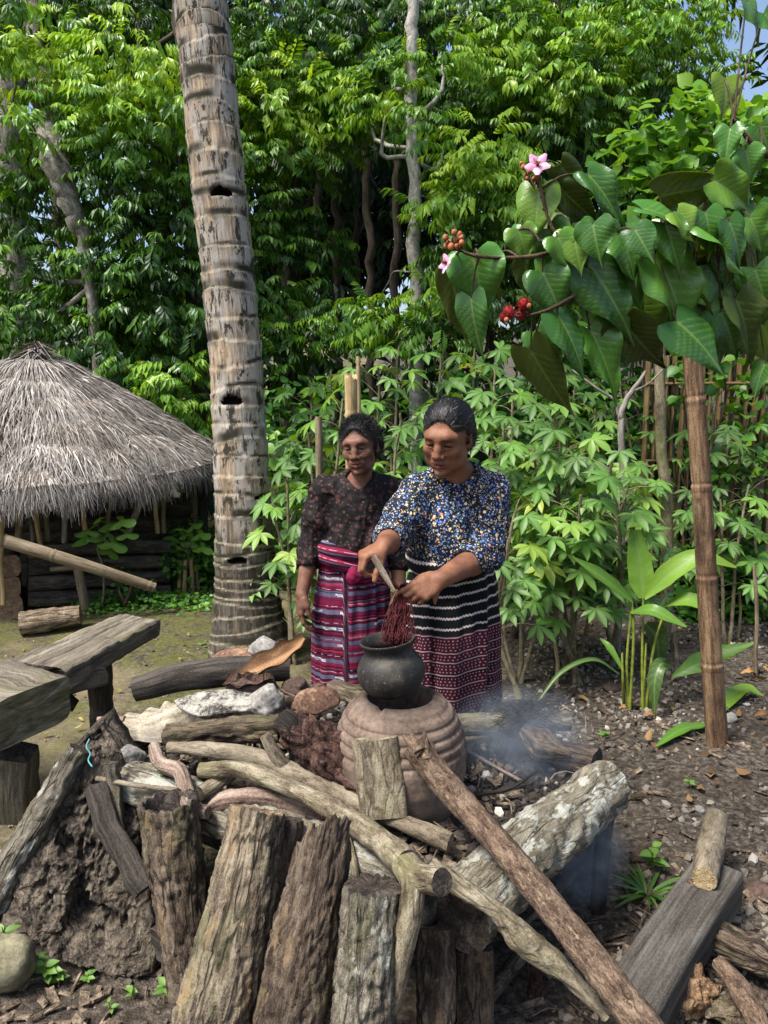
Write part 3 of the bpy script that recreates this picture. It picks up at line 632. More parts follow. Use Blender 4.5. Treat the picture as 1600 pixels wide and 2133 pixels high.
for k in range(13):
    a = k*2.4 + 0.3; e = math.radians(55 - 8*k); d0 = A(math.cos(a)*math.cos(e), math.sin(a)*math.cos(e), math.sin(e))
    ph = A(math.cos(a), math.sin(a), 0); rp = spline([top, top + d0*1.2, top + d0*1.6 + ph*1.3 - A(0, 0, 0.6)], 34)
    T, N, B = frames(rp); parts = [tube(rp[::4], [0.03, 0.006], 6, 0.2, cap=False)[:2]]
    P_ = np.repeat(rp[4:], 2, 0); sg = np.tile([1.0, -1.0], 30); S = np.cross(T[4:], A(0, 0, 1)); S = np.repeat(S, 2, 0)*sg[:, None]
    X = S + np.repeat(T[4:], 2, 0)*0.7 - A(0, 0, 0.35); 
    parts.append(scatter(bl, bf, P_, frame_from(X, np.tile(A(0, 0, 1), (60, 1))), 0.62*np.repeat(np.sin(np.linspace(0.5, 2.9, 30)), 2))[:2])
    V, F, _ = join(parts); mk('frond', V, F, FROND, palm, attrs={'var': np.full(len(V), rngp.random())})
lap('palm')
# ================================================================== HUT
HC = A(-2.90, 6.35, 0)
def eave_z(a): return 0.90 + 0.12*math.cos(a) + 0.03*math.sin(a)
def roofpt(s, a):                                     # s 0 apex .. 1 eave, a angle
    ca, sa = np.cos(a), np.sin(a)
    r = 0.05 + 0.95*s**0.92
    x = 1.58*r*ca + 0.05*(1-s); y = 1.32*r*sa
    ez = 0.90 + 0.12*ca + 0.03*sa
    z = 1.84 + (ez - 1.84)*(s**1.10)
    z = z + 0.03*np.sin(a*5+1)*s*(1-s)*2 + 0.02*np.sin(a*11)*s*(1-s)
    return np.stack([HC[0] + x, HC[1] + y, z], -1)
hut = empty('thatched_hut', HC, 'low hut with shaggy grey thatched roof left of the palm', 'hut')
aa = np.linspace(0, 2*math.pi, 60, endpoint=False); ss = np.linspace(0, 1, 22)
V = np.concatenate([roofpt(np.full(60, s), aa) - A(0, 0, 0.02) for s in ss]); i = np.arange(22*60).reshape(22, 60); j = np.roll(i, -1, 1)
Vi = V - A(0, 0, 0.09); Q = np.stack([i[:-1], i[1:], j[1:], j[:-1]], -1).reshape(-1, 4)
nV = len(V); rim = np.stack([i[-1], i[-1]+nV, j[-1]+nV, j[-1]], -1)
t = NT('thatch'); v = t.attr('var', 'Fac'); 
c = t.ramp(v, [(0.0, rgb((56, 51, 47))), (0.35, rgb((108, 101, 95))), (0.7, rgb((152, 146, 139))), (1.0, rgb((196, 191, 185)))])
c = t.mix(t.ramp(t.noise(t.coord('obj', rnd=False), 3.2, 4, 0.6), [(0.42, 0.0), (0.66, 0.55)]), c, t.mix(1.0, c, (0.62, 0.54, 0.46, 1), 'MULTIPLY'))
THATCH = t.done(c, 0.9, None, 0.15)
roof = mk('roof', np.concatenate([V, Vi]), [np.concatenate([Q, Q[:, ::-1] + nV, rim])], THATCH, hut, attrs={'var': np.full(2*nV, 0.02)})
rng = np.random.default_rng(77); n = 30000
s0 = rng.random(n)**0.62*0.97; a0 = np.where(rng.random(n) < 0.78, rng.uniform(math.pi*0.98, math.pi*2.12, n), rng.uniform(0, 2*math.pi, n))
lump = 0.06*fbm(np.stack([np.cos(a0)*s0*6, np.sin(a0)*s0*6, s0*2], 1), 12, 4) + 0.02*np.sin(s0*34 + 2*vnoise(np.stack([a0*4, s0*3, s0*0], 1), 2))
p0 = roofpt(s0, a0); da = rng.normal(0, 0.035, n); ln = rng.uniform(0.08, 0.24, n)
p1 = roofpt(np.minimum(s0 + ln*0.5, 1.0), a0 + da*0.6); p2 = roofpt(np.minimum(s0 + ln, 1.03), a0 + da*1.4)
over = np.maximum(0, s0 + ln - 1.0)
lift = (0.012 + 0.03*rng.random(n))[:, None]*A(0, 0, 1); nrm = np.stack([np.cos(a0), np.sin(a0), np.full(n, 0.8)], 1)
p0 = p0 + nrm*(0.004 + lump[:, None]*0.8); p1 = p1 + nrm*(0.018*rng.random((n, 1)) + lump[:, None]*0.8 + 0.006); p2 = p2 + nrm*(0.02*rng.random((n, 1)) + lump[:, None]*0.6) - A(0, 0, 1)*over[:, None]*1.0
tw = np.stack([-np.sin(a0), np.cos(a0), rng.normal(0, 0.5, n)], 1); tw /= np.linalg.norm(tw, axis=1, keepdims=True); w = rng.uniform(0.002, 0.0052, n)[:, None]
SV = np.stack([p0 - tw*w, p0 + tw*w, p1 - tw*w*0.8, p1 + tw*w*0.8, p2 - tw*w*0.15, p2 + tw*w*0.15], 1).reshape(-1, 3)
b = (np.arange(n)*6)[:, None]; SF = np.concatenate([b + [0, 1, 3, 2], b + [2, 3, 5, 4]])
var = np.clip(0.50 + 0.24*rng.normal(size=n) + 3.2*lump, 0.02, 1)
# hanging fringe along the eave, and a tied tuft at the top
m = 12000; a1 = rng.uniform(math.pi*0.95, math.pi*2.15, m); e0 = roofpt(rng.uniform(0.84, 0.985, m), a1) + np.stack([np.cos(a1), np.sin(a1), a1*0], 1)*rng.uniform(-0.02, 0.03, (m, 1)) + A(0, 0, 0.012)
l1 = rng.uniform(0.10, 0.23, m)*(1 + 0.5*vnoise(np.stack([a1*9, a1*0, a1*0], 1), 3)); e1 = e0 + np.stack([np.cos(a1)*0.075, np.sin(a1)*0.075, -l1], 1) + rng.normal(0, 0.014, (m, 3))
tw = np.stack([-np.sin(a1), np.cos(a1), a1*0], 1); w = rng.uniform(0.002, 0.005, m)[:, None]
EV = np.stack([e0 - tw*w, e0 + tw*w, e1 - tw*w*0.2, e1 + tw*w*0.2], 1).reshape(-1, 3); EF = (np.arange(m)*4)[:, None] + [0, 1, 3, 2]
q = 700; a2 = rng.uniform(0, 6.28, q); c0 = np.tile(roofpt(np.array([0.0]), np.array([0.0]))[0] - A(0.05, 0, 0), (q, 1)) + rng.normal(0, 0.035, (q, 3)) + A(0, 0, 0.06)
c1 = c0 + np.stack([np.cos(a2)*0.24, np.sin(a2)*0.24, rng.uniform(-0.26, 0.02, q)], 1)*rng.uniform(0.6, 1.3, (q, 1)); w = 0.006
tw = np.stack([-np.sin(a2), np.cos(a2), a2*0], 1)*w
TV = np.stack([c0 - tw, c0 + tw, c1 - tw*.2, c1 + tw*.2], 1).reshape(-1, 3); TF = (np.arange(q)*4)[:, None] + [0, 1, 3, 2]
V, F, at_ = join([(SV, SF, {'var': np.repeat(var, 6)}), (EV, EF, {'var': np.repeat(np.clip(0.5+0.22*rng.normal(size=m), 0.02, 1), 4)}), (TV, TF, {'var': np.repeat(np.clip(0.6+0.2*rng.normal(size=q), 0.02, 1), 4)})])
tag(mk('thatch_straw', V, F, THATCH, roof, smooth=False, attrs=at_), kind='stuff')
HWOOD = mat_wood('dark_hut_wood', [(0.25, rgb((44, 39, 34))), (0.5, rgb((82, 74, 64))), (0.8, rgb((124, 114, 100)))], scale=22, crack=0.4)
HCUT = mat_wood('sawn_end', [(0.25, rgb((104, 76, 52))), (0.5, rgb((150, 116, 84))), (0.8, rgb((178, 148, 112)))], sc=(1, 1, 1), scale=26, crack=0.5)
BAMB = mat_wood('dry_bamboo', [(0.25, rgb((112, 92, 58))), (0.5, rgb((168, 142, 96))), (0.8, rgb((198, 176, 130)))], scale=34, dark=.95, grey=.05, sc=(1, 1, 0.08), crack=0.15, rough=0.6, bump=0.2, spec=0.35)
BAMBG = mat_wood('grey_bamboo', [(0.25, rgb((86, 74, 56))), (0.5, rgb((132, 116, 90))), (0.8, rgb((166, 150, 122)))], scale=34, dark=.9, grey=.1, sc=(1, 1, 0.08), crack=0.25, rough=0.7, bump=0.3, spec=0.3)
for k, y in enumerate((1246, 1214, 1180, 1148)):
    a, b = at(58, y, 5.5), at(352, y - 16 + 2*k, 6.0)
    log('wall_log', [a, (a+b)/2 + A(0, 0, 0.008*(k-1)), b], [0.068, 0.062, 0.058], HWOOD, HCUT, None, None, seg=14, step=0.05, disp=barkdisp(0.004, 20, 5, k, 0.01), seed=k, parent=hut, shape=boxy(0.9, 1.0, 0.55))
for k, y in enumerate((1268, 1222, 1180)):
    a = at(22, y, 5.35); b = a + A(-0.35, 0.75, 0)
    log('side_log', [a, b], [0.085 if k == 0 else 0.07, 0.07], HWOOD, HCUT, None, None, seg=18, step=0.05, disp=barkdisp(0.005, 20, 5, k, 0.012), seed=k+20, parent=hut, shape=boxy(1.5 if k == 0 else 1.1, 0.95, 0.6))
for k, (x0, y0, x1, y1, Y, r) in enumerate([(4, 1050, 6, 1260, 5.25, .018), (38, 1050, 40, 1145, 5.5, .025), (60, 1060, 66, 1140, 5.55, .014), (72, 1055, 84, 1138, 5.5, .018), (92, 1050, 102, 1135, 5.6, .018), (130, 1050, 134, 1130, 5.55, .020), (176, 1050, 180, 1125, 5.6, .018),
        (232, 1050, 222, 1118, 5.7, .018), (296, 1042, 266, 1116, 5.8, .026), (322, 1030, 328, 1112, 5.9, .018), (338, 1025, 342, 1110, 6.0, .018)]):
    a, b = at(x0, y0 - 24, Y), at(x1, y1, Y)
    V, F, at_, _ = tube([a, (a+b)/2 + A(0.01*((k % 3)-1), 0, 0), b], [r, r], 10, 0.06, wob=0.006, seed=k); mk('post', V, F, (BAMB, BAMBG, TWIG)[k % 3], hut, attrs=at_)
for k, (x, y) in enumerate([(-4.1, 5.8), (-4.1, 7.1), (-2.9, 7.4), (-1.75, 7.0)]):
    V, F, at_, _ = tube([A(x, y, -0.02), A(x, y, 1.1)], [0.03, 0.03], 10, 0.1, seed=k+60); mk('post', V, F, BAMBG, hut, attrs=at_)
for k in range(4):
    a, b = A(-4.1, 7.1 + 0.0, 0.08 + 0.15*k), A(-1.75, 7.05, 0.08 + 0.15*k); log('wall_log', [a, b], [0.09, 0.09], HWOOD, HCUT, None, None, seg=12, step=0.1, seed=k+70, parent=hut)
# tiny dead leaf on the thatch
def node_disp(spacing, amp, off=0.0):
    def f(bk, th, d):
        q = (bk[..., 2] + off) % spacing; q = np.minimum(q, spacing - q)
        return amp*np.exp(-(q/0.006)**2) - amp*0.6*np.exp(-((q-0.012)/0.006)**2)
    return f
V, F, at_, _ = tube([at(8, 1126, 5.05), at(160, 1172, 5.12), at(322, 1224, 5.3)], [0.045, 0.042, 0.035], 16, 0.012, disp=node_disp(0.33, 0.006)); tag(mk('bamboo_pole', V, F, BAMBG, attrs=at_), 'thick bamboo pole slanting down in front of the hut wall', 'bamboo pole')
st_ = empty('bamboo_rack', on_ground(150, 1270), 'small two legged bamboo rack holding up the slanting pole', 'rack')
for k, (a, b) in enumerate([((114, 1178), (134, 1262)), ((158, 1164), (182, 1276))]):
    q = on_ground(*b); a3 = at(a[0], a[1], q[1]); V, F, at_, _ = tube([q - A(0, 0, 0.03), a3], [0.035, 0.032], 14, 0.012, disp=node_disp(0.22, 0.004)); mk('leg', V, F, BAMBG, st_, attrs=at_)
Yr = on_ground(150, 1270)[1]; V, F, at_, _ = tube([at(106, 1186, Yr-.04), at(170, 1180, Yr-.04)], [0.02, 0.02], 10, 0.03); mk('crossbar', V, F, BAMBG, st_, attrs=at_)
OLDLOG = mat_wood('pale_rotten_log', [(0.22, rgb((62, 50, 38))), (0.45, rgb((118, 98, 74))), (0.75, rgb((176, 158, 128)))], scale=20, crack=0.8)
p = on_ground(108, 1322); log('short_log', [at(44, 1300, p[1]) + A(0, 0, 0.0), at(168, 1282, p[1] + 0.1)], [0.085, 0.072], OLDLOG, HCUT, 'short weathered log with split pale bark lying before the hut', 'log', seg=26, step=0.012, disp=barkdisp(0.01, 26, 7, 5, 0.012), seed=5)
gs = empty('stake_guard', on_ground(393, 1236), 'ring of short bamboo stakes around a sapling behind the palm', 'stakes')
for k, (x0, x1, y1, yt) in enumerate([(378, 372, 1232, 1162), (386, 384, 1238, 1166), (398, 402, 1236, 1164), (404, 414, 1232, 1158), (392, 392, 1226, 1160)]):
    q = on_ground(x1, y1); V, F, at_, _ = tube([q - A(0, 0, 0.02), at(x0, yt, q[1]+0.03)], [0.018, 0.017], 9, 0.03, disp=node_disp(0.12, 0.003)); mk('stake', V, F, (BAMB, BAMBG)[k == 3], gs, attrs=at_)
# ------------------------------------------------------------------ bench on the left
SAWN = mat_wood('weathered_plank', [(0.22, rgb((58, 52, 44))), (0.45, rgb((112, 102, 86))), (0.75, rgb((158, 146, 124)))], scale=24, sc=(1, 1, 0.07), crack=0.5, patch=[(rgb((92, 92, 54)), 7, 0.5, 0.66, 0.45)])
SAWND = mat_wood('dark_plank', [(0.22, rgb((34, 30, 27))), (0.45, rgb((66, 59, 52))), (0.8, rgb((104, 96, 86)))], scale=24, sc=(1, 1, 0.08), crack=0.5)
SAWNE = mat_wood('mossy_end_grain', [(0.22, rgb((78, 68, 46))), (0.45, rgb((136, 122, 88))), (0.75, rgb((184, 172, 136)))], sc=(1, 0.15, 1), scale=26, crack=0.5, patch=[(rgb((96, 100, 52)), 11, 0.48, 0.62, 0.5)])
def lumpd(amp, seed): return lambda bk, th, d: amp*fbm(bk*A(9, 9, 5), seed, 3) + amp*0.25*fbm(bk*A(60, 60, 12), seed+2, 2)
def edgejag(V, F, amp, seed): return V + amp*fbm(V*14, seed, 3)[:, None]*A(1, 1, 0.6)
bn = empty('slab_bench', on_ground(210, 1512), 'rough slab bench of two overlapping thick planks at far left', 'bench')
def slab(name, a, b, w, h, m, mc, parent, seed, amp=0.02, seg=40, step=0.02, r=1.0, taper=1.0):
    V, F, at_, ns = tube([a, (a+b)/2, b], [1.0, (1+taper)/2, taper], seg, step, disp=None, shape=boxy(h, w, 0.22), seed=seed)
    V = V + (amp*fbm(V*5 + seed, seed, 3)[:, None]*A(1, 1, 0.35)); V = V + amp*0.25*fbm(V*26, seed+1, 2)[:, None]
    fm = np.zeros(sum(len(f) for f in F), int); fm[ns:] = 1
    return mk(name, V, F, [m, mc], parent, True, at_, fm)
slab('far_plank', gz(292, 1300, 0.47), gz(70, 1412, 0.47), 0.125, 0.042, SAWN, SAWND, bn, 1, 0.05, taper=1.2)
slab('near_plank', gz(64, 1486, 0.47), gz(-230, 1396, 0.5), 0.17, 0.085, SAWN, SAWNE, bn, 2, 0.03)
slab('plank', gz(175, 1400, 0.40), gz(-60, 1452, 0.44), 0.13, 0.045, SAWN, SAWND, bn, 8, 0.03)
for k, (tp_, ft, Y, w, h) in enumerate([((206, 1372), (214, 1505), 3.25, .05, .035), ((34, 1565), (40, 1716), 2.62, .062, .05), ((6, 1580), (4, 1700), 2.75, .03, .04), ((110, 1430), (150, 1470), 3.2, .02, .03)]):
    a = at(tp_[0], tp_[1], Y); f_ = at(ft[0], ft[1], Y + 0.1); f_[2] = zg(f_[0], f_[1]) - 0.02 if k != 3 else f_[2]
    slab('leg' if k != 3 else 'brace', a, f_, w, h, SAWND if k != 1 else SAWN, SAWND, bn, 10+k, 0.012, seg=24)
# ------------------------------------------------------------------ bamboo posts and the screen at the back right
POSTM = mat_wood('weathered_bamboo_post', [(0.22, rgb((52, 38, 28))), (0.45, rgb((112, 84, 58))), (0.62, rgb((150, 118, 82))), (0.85, rgb((176, 150, 112)))], scale=26, dark=.85, grey=.15, sc=(1, 1, 0.10), crack=0.4, rough=0.75, patch=[(rgb((58, 44, 34)), 10, 0.5, 0.66, 0.8)])
b0 = on_ground(1497, 1552); npx = [840, 1022, 1213, 1396]
pt = [b0 - A(0, 0, 0.04), at(1478, 1300, b0[1]), at(1462, 1020, b0[1]), at(1442, 735, b0[1]), at(1432, 560, b0[1])]
nz = [at(1470, y, b0[1])[2] for y in npx]
def postdisp(bk, th, d):
    o_ = 0.0015*fbm(bk*A(40, 40, 6), 2, 2)
    for z in nz:
        q = bk[..., 2] - (z + 0.04); o_ = o_ + 0.0045*np.exp(-(q/0.005)**2) - 0.003*np.exp(-((q-0.014)/0.006)**2) + 0.003*np.exp(-((q+0.012)/0.005)**2)
    return o_
log('bamboo_post', pt, [0.047, 0.043, 0.040, 0.038, 0.037], POSTM, BAMBG, 'brown weathered bamboo post standing at the right under the big leaves', 'post', seg=30, step=0.006, disp=postdisp)
for k, (x0, yt, x1, Y, r, m_, lab) in enumerate([(731, 792, 738, 3.75, .033, BAMB, 'split topped yellow bamboo post just behind the left woman'), (746, 742, 752, 4.3, .014, BAMB, 'thin dry bamboo pole rising behind the left woman'),
        (664, 868, 668, 4.0, .020, BAMBG, 'pale grey post in the leaves left of the left woman')]):
    q = at(x1, 1250, Y); q[2] = zg(q[0], q[1]) - 0.02
    V, F, at_, _ = tube([q, at(x0, yt, Y)], [r, r*0.95], 14, 0.015, disp=node_disp(0.3, 0.004), ragged=0.05 if k == 0 else 0.0, seed=k); tag(mk('bamboo_post', V, F, m_, attrs=at_), lab, 'post')
scr = empty('bamboo_screen', at(1560, 1000, 5.75)*A(1, 1, 0), 'brown split bamboo screen wall behind the plants at far right', 'screen')
SCRM = mat_wood('screen_bamboo', [(0.22, rgb((78, 60, 34))), (0.45, rgb((126, 100, 60))), (0.8, rgb((164, 138, 92)))], scale=26, dark=.9, grey=.1, sc=(1, 1, 0.06), crack=0.2)
rng = np.random.default_rng(8)
for k in range(26):
    px = 1352 + k*19; a = at(px, 742 + rng.uniform(-12, 12), 5.75); b = a.copy(); b[2] = -0.05
    w = 19*5.75*PX*0.5*1.03; V, F, at_, _ = tube([b, a], [1, 1], 8, 0.5, shape=boxy(w, 0.008 + 0.004*rng.random(), 0.4)); 
    V[:, 1] += rng.uniform(-0.004, 0.004) + 0.02*(k % 2); mk('slat', V, F, SCRM, scr, attrs=at_, smooth=False)
for y in (800, 960):
    V, F, at_, _ = tube([at(1345, y, 5.72), at(1850, y-4, 5.72)], [0.012, 0.012], 8, 0.2); mk('rail', V, F, SCRM, scr, attrs=at_)
pk = empty('stick_fence', at(1250, 900, 6.9)*A(1, 1, 0), 'grey fence of thin upright sticks behind the large leaves', 'fence')
for k in range(40):
    px = 1130 + k*6.5 + rng.uniform(-2, 2); a = at(px, 730 + rng.uniform(-25, 15), 6.9); b = a.copy(); b[2] = -0.03; b[0] += rng.uniform(-.02, .02)
    V, F, at_, _ = tube([b, a], [0.008, 0.007], 6, 0.6); mk('stick', V, F, TWIG, pk, attrs=at_)
lap('hut')
# ================================================================== HEARTH OF LOGS
BARKA = mat_wood('fissured_bark', [(0.22, rgb((56, 46, 36))), (0.45, rgb((118, 102, 80))), (0.72, rgb((170, 154, 124)))], scale=30, crack=0.85, patch=[(rgb((132, 134, 92)), 8, 0.52, 0.66, 0.4), (rgb((158, 134, 100)), 12, 0.57, 0.60, 0.65), (rgb((44, 37, 30)), 6.5, 0.55, 0.66, 0.7)], bump=0.9, bdist=0.008)
BARKB = mat_wood('brown_bark', [(0.22, rgb((40, 31, 25))), (0.45, rgb((86, 70, 55))), (0.75, rgb((138, 120, 98)))], scale=32, crack=0.8, patch=[(rgb((112, 112, 74)), 7, 0.54, 0.68, 0.4), (rgb((140, 118, 90)), 13, 0.59, 0.62, 0.6), (rgb((30, 25, 21)), 6, 0.55, 0.66, 0.7)], bump=0.9, bdist=0.008)
BARKG = mat_wood('grey_lichen_bark', [(0.22, rgb((52, 47, 38))), (0.45, rgb((108, 99, 82))), (0.75, rgb((160, 152, 132)))], scale=34, crack=0.85, patch=[(rgb((180, 180, 168)), 22, 0.59, 0.64, 0.7), (rgb((120, 126, 80)), 7, 0.52, 0.68, 0.4)], bump=0.9, bdist=0.008)
BARKW = mat_wood('white_lichen_bark', [(0.22, rgb((70, 62, 46))), (0.45, rgb((126, 117, 95))), (0.75, rgb((168, 160, 136)))], scale=34, crack=0.9, patch=[(rgb((186, 186, 174)), 20, 0.52, 0.58, 0.85)], bump=0.9, bdist=0.008)
POLEB = mat_wood('red_brown_bark', [(0.22, rgb((46, 32, 24))), (0.45, rgb((98, 76, 58))), (0.75, rgb((150, 124, 98)))], scale=46, sc=(1, 1, 0.5), crack=0.25, patch=[(rgb((172, 150, 120)), 60, 0.60, 0.66, 0.6)], bump=0.7)
SMOOTHB = mat_wood('smooth_branch_bark', [(0.22, rgb((74, 64, 50))), (0.45, rgb((128, 114, 92))), (0.75, rgb((164, 150, 124)))], scale=30, sc=(1, 1, 0.35), crack=0.12, patch=[(rgb((70, 66, 44)), 9, 0.5, 0.7, 0.6), (rgb((206, 206, 140)), 22, 0.68, 0.71, 0.8)], bump=0.5)
PALEB = mat_wood('pale_mossy_branch', [(0.22, rgb((70, 58, 42))), (0.45, rgb((124, 110, 84))), (0.75, rgb((176, 164, 134)))], scale=28, sc=(1, 1, 0.3), crack=0.5, patch=[(rgb((128, 128, 84)), 9, 0.52, 0.68, 0.5), (rgb((72, 58, 42)), 12, 0.58, 0.68, 0.75)], bump=0.7)
DRIFT = mat_wood('pinkish_root', [(0.22, rgb((66, 48, 40))), (0.45, rgb((128, 102, 86))), (0.75, rgb((184, 162, 142)))], scale=24, sc=(1, 1, 0.08), crack=0.4, bump=0.7)
REDR = mat_wood('red_rotten_root', [(0.22, rgb((30, 19, 16))), (0.45, rgb((72, 46, 38))), (0.75, rgb((126, 94, 76)))], src='obj', scale=24, sc=(1, 1, 0.4), crack=0.7, bump=1.0, bdist=0.012)
CHAR = mat_wood('charred_wood', [(0.22, rgb((20, 18, 17))), (0.5, rgb((48, 42, 38))), (0.8, rgb((86, 78, 70)))], scale=26, crack=0.6, bump=0.8)
CUTW = mat_wood('cut_face', [(0.22, rgb((80, 62, 46))), (0.5, rgb((136, 112, 86))), (0.8, rgb((180, 156, 122)))], sc=(1, 1, 1), scale=34, crack=0.5)
CUTD = mat_wood('dark_cut_face', [(0.22, rgb((34, 29, 25))), (0.5, rgb((70, 60, 52))), (0.8, rgb((110, 98, 86)))], sc=(1, 1, 1), scale=34, crack=0.5)
ROT = mat_wood('rotten_heartwood', [(0.2, rgb((30, 26, 22))), (0.42, rgb((74, 65, 55))), (0.6, rgb((116, 103, 86))), (0.85, rgb((160, 144, 120)))], src='obj', sc=(1, 1, 0.6), scale=16, crack=0.6, bump=1.0, bdist=0.02)
C0, C1, C2, C3 = A(0.10, 1.60), A(0.66, 2.15), A(-0.20, 2.84), A(-0.84, 2.20)
hearth = empty('hearth_platform', (0, 2.2, 0), 'raised hearth platform framed with bark covered logs', 'hearth')
n = 90; U, W = np.meshgrid(np.linspace(0, 1, n), np.linspace(0, 1, n))
BX = (1-U)*(1-W)*C0[0] + U*(1-W)*C1[0] + U*W*C2[0] + (1-U)*W*C3[0]; BY = (1-U)*(1-W)*C0[1] + U*(1-W)*C1[1] + U*W*C2[1] + (1-U)*W*C3[1]
def bedz(x, y):
    q = np.stack([np.asarray(x, float), np.asarray(y, float), np.zeros_like(np.asarray(x, float))], -1)
    return 0.405 + 0.012*fbm(q*9, 41, 3) + 0.006*fbm(q*40, 42, 2) + 0.06*np.exp(-((q[..., 0]+0.45)**2 + (q[..., 1]-2.4)**2)/0.05)
def bz(x, y): return float(bedz(x, y))
BZ = bedz(BX, BY); i = np.arange(n*n).reshape(n, n); top_ = np.stack([BX, BY, BZ], -1).reshape(-1, 3); bot = top_*A(1, 1, 0) + A(0, 0, 0.31)
Q = np.stack([i[:-1, :-1], i[:-1, 1:], i[1:, 1:], i[1:, :-1]], -1).reshape(-1, 4)
ed = np.concatenate([i[0, :], i[1:, -1], i[-1, -2::-1], i[-2:0:-1, 0]]); e2 = np.roll(ed, -1); N_ = n*n
t = NT('ash_and_soil'); o_ = t.coord('obj', rnd=False); n1 = t.noise(o_, 60, 5, 0.7); n2 = t.noise(o_, 8, 4, 0.6)
c = t.ramp(n1, [(0.3, rgb((22, 20, 18))), (0.55, rgb((58, 52, 47))), (0.8, rgb((104, 98, 92)))])
c = t.mix(t.ramp(n2, [(0.5, 0.0), (0.68, 0.6)]), c, t.mix(n1, rgb((70, 66, 62)), rgb((140, 136, 130))))
ASH = t.done(c, 0.95, t.bump(n1, 1.0, 0.012), 0.1)
mk('earth_bed', np.concatenate([top_, bot]), np.concatenate([Q, Q[:, ::-1] + N_, np.stack([ed, ed + N_, e2 + N_, e2], 1)]), ASH, hearth)
bd = lambda a, s, fx=40, fz=10, l=0.008: barkdisp(a, fx, fz, s, l)
def beam(name, a, b, R, m, mc, seed, disp=None, seg=40, step=0.008, ragged=0.0): return log(name, [a, (a+b)/2 + A(0, 0, 0.006), b], R, m, mc, None, None, seg=seg, step=step, disp=disp or bd(0.007, seed), seed=seed, parent=hearth, ragged=ragged)
beam('right_beam', at(958, 1905, 1.58), at(1262, 1640, 2.16), [0.088, 0.085, 0.078], BARKW, CUTD, 1, bd(0.010, 1, 34, 14, 0.012))
beam('left_beam', at(845, 1838, 1.66), at(205, 1604, 2.22), [0.062, 0.064, 0.066], BARKW, CUTW, 2)
beam('back_beam', A(C1[0]+0.0, C1[1]+0.10, 0.40), A(C2[0], C2[1]+0.03, 0.40), [0.06, 0.06], BARKB, CUTD, 3, step=0.02, seg=20)
beam('side_beam', A(C3[0], C3[1]+0.12, 0.39), A(C2[0]-0.05, C2[1]+0.02, 0.39), [0.055, 0.06], BARKB, CUTD, 4, step=0.02, seg=20)
for k, (a, b, w, h, m) in enumerate([((1262, 1688), (1245, 1880), .022, .018, SAWND), ((985, 1960), (990, 2200), .045, .04, BARKB), ((230, 1660), (240, 1900), .035, .03, SAWND), ((560, 1780), (560, 2100), .035, .035, BARKB)]):
    Y = [2.16, 1.68, 2.2, 1.95][k]; p = at(a[0], a[1], Y); q = at(b[0], b[1], Y); q[2] = zg(q[0], q[1]) - 0.02
    slab('post', p, q, w, h, m, CUTD, hearth, 30+k, 0.008, seg=24)
for k, (x, y) in enumerate([(0.45, 2.4), (-0.15, 2.78), (-0.75, 2.3)]):
    V, F, at_, _ = tube([A(x, y, -0.02), A(x, y, 0.34)], [0.04, 0.035], 12, 0.05, disp=bd(0.004, k)); mk('post', V, F, BARKB, hearth, attrs=at_)

# ---- wood leaned against the front of the hearth
def lean(name, label, top, bot, Yt, Yb, R, m, mc, seed, group='wood leaned against the hearth', **kw):
    a = at(top[0], top[1], Yt); b = at(bot[0], bot[1], Yb); g = zg(b[0], b[1]) - 0.01
    d = (b - a)/np.linalg.norm(b-a); b = b + d*max(0, (b[2]-g)/max(0.2, -d[2]))
    return log(name, [b, (a+b)/2 + A(0.004, 0, 0), a], R, m, mc, label, 'log', group, seg=kw.pop('seg', 84), step=kw.pop('step', 0.0052), seed=seed, **kw)
lean('leaning_log', 'thick pale tan bark log leaning steeply at front centre left', (540, 1690), (440, 2133), 1.72, 1.52, [0.098, 0.084, 0.072], BARKA, CUTW, 11, disp=bd(0.006, 11, 64, 22, 0.010), ragged=0.01)
lean('leaning_log', 'dark brown bark slab tucked behind the pale tan front log', (588, 1706), (552, 2080), 1.76, 1.62, [0.06, 0.052], BARKB, CUTD, 12, disp=bd(0.007, 12, 38, 7, 0.006))
lean('leaning_log', 'broad grey bark log with white lichen flecks, upright at front centre', (778, 1848), (755, 2133), 1.50, 1.44, [0.078, 0.072, 0.066], BARKG, CUTD, 14, disp=bd(0.008, 14, 56, 20, 0.008), ragged=0.012)
lean('leaning_log', 'short dark log in the shade under the right beam', (905, 1930), (905, 2133), 1.60, 1.52, [0.05, 0.045], BARKB, CUTD, 15, disp=bd(0.007, 15, 36, 7, 0.006))
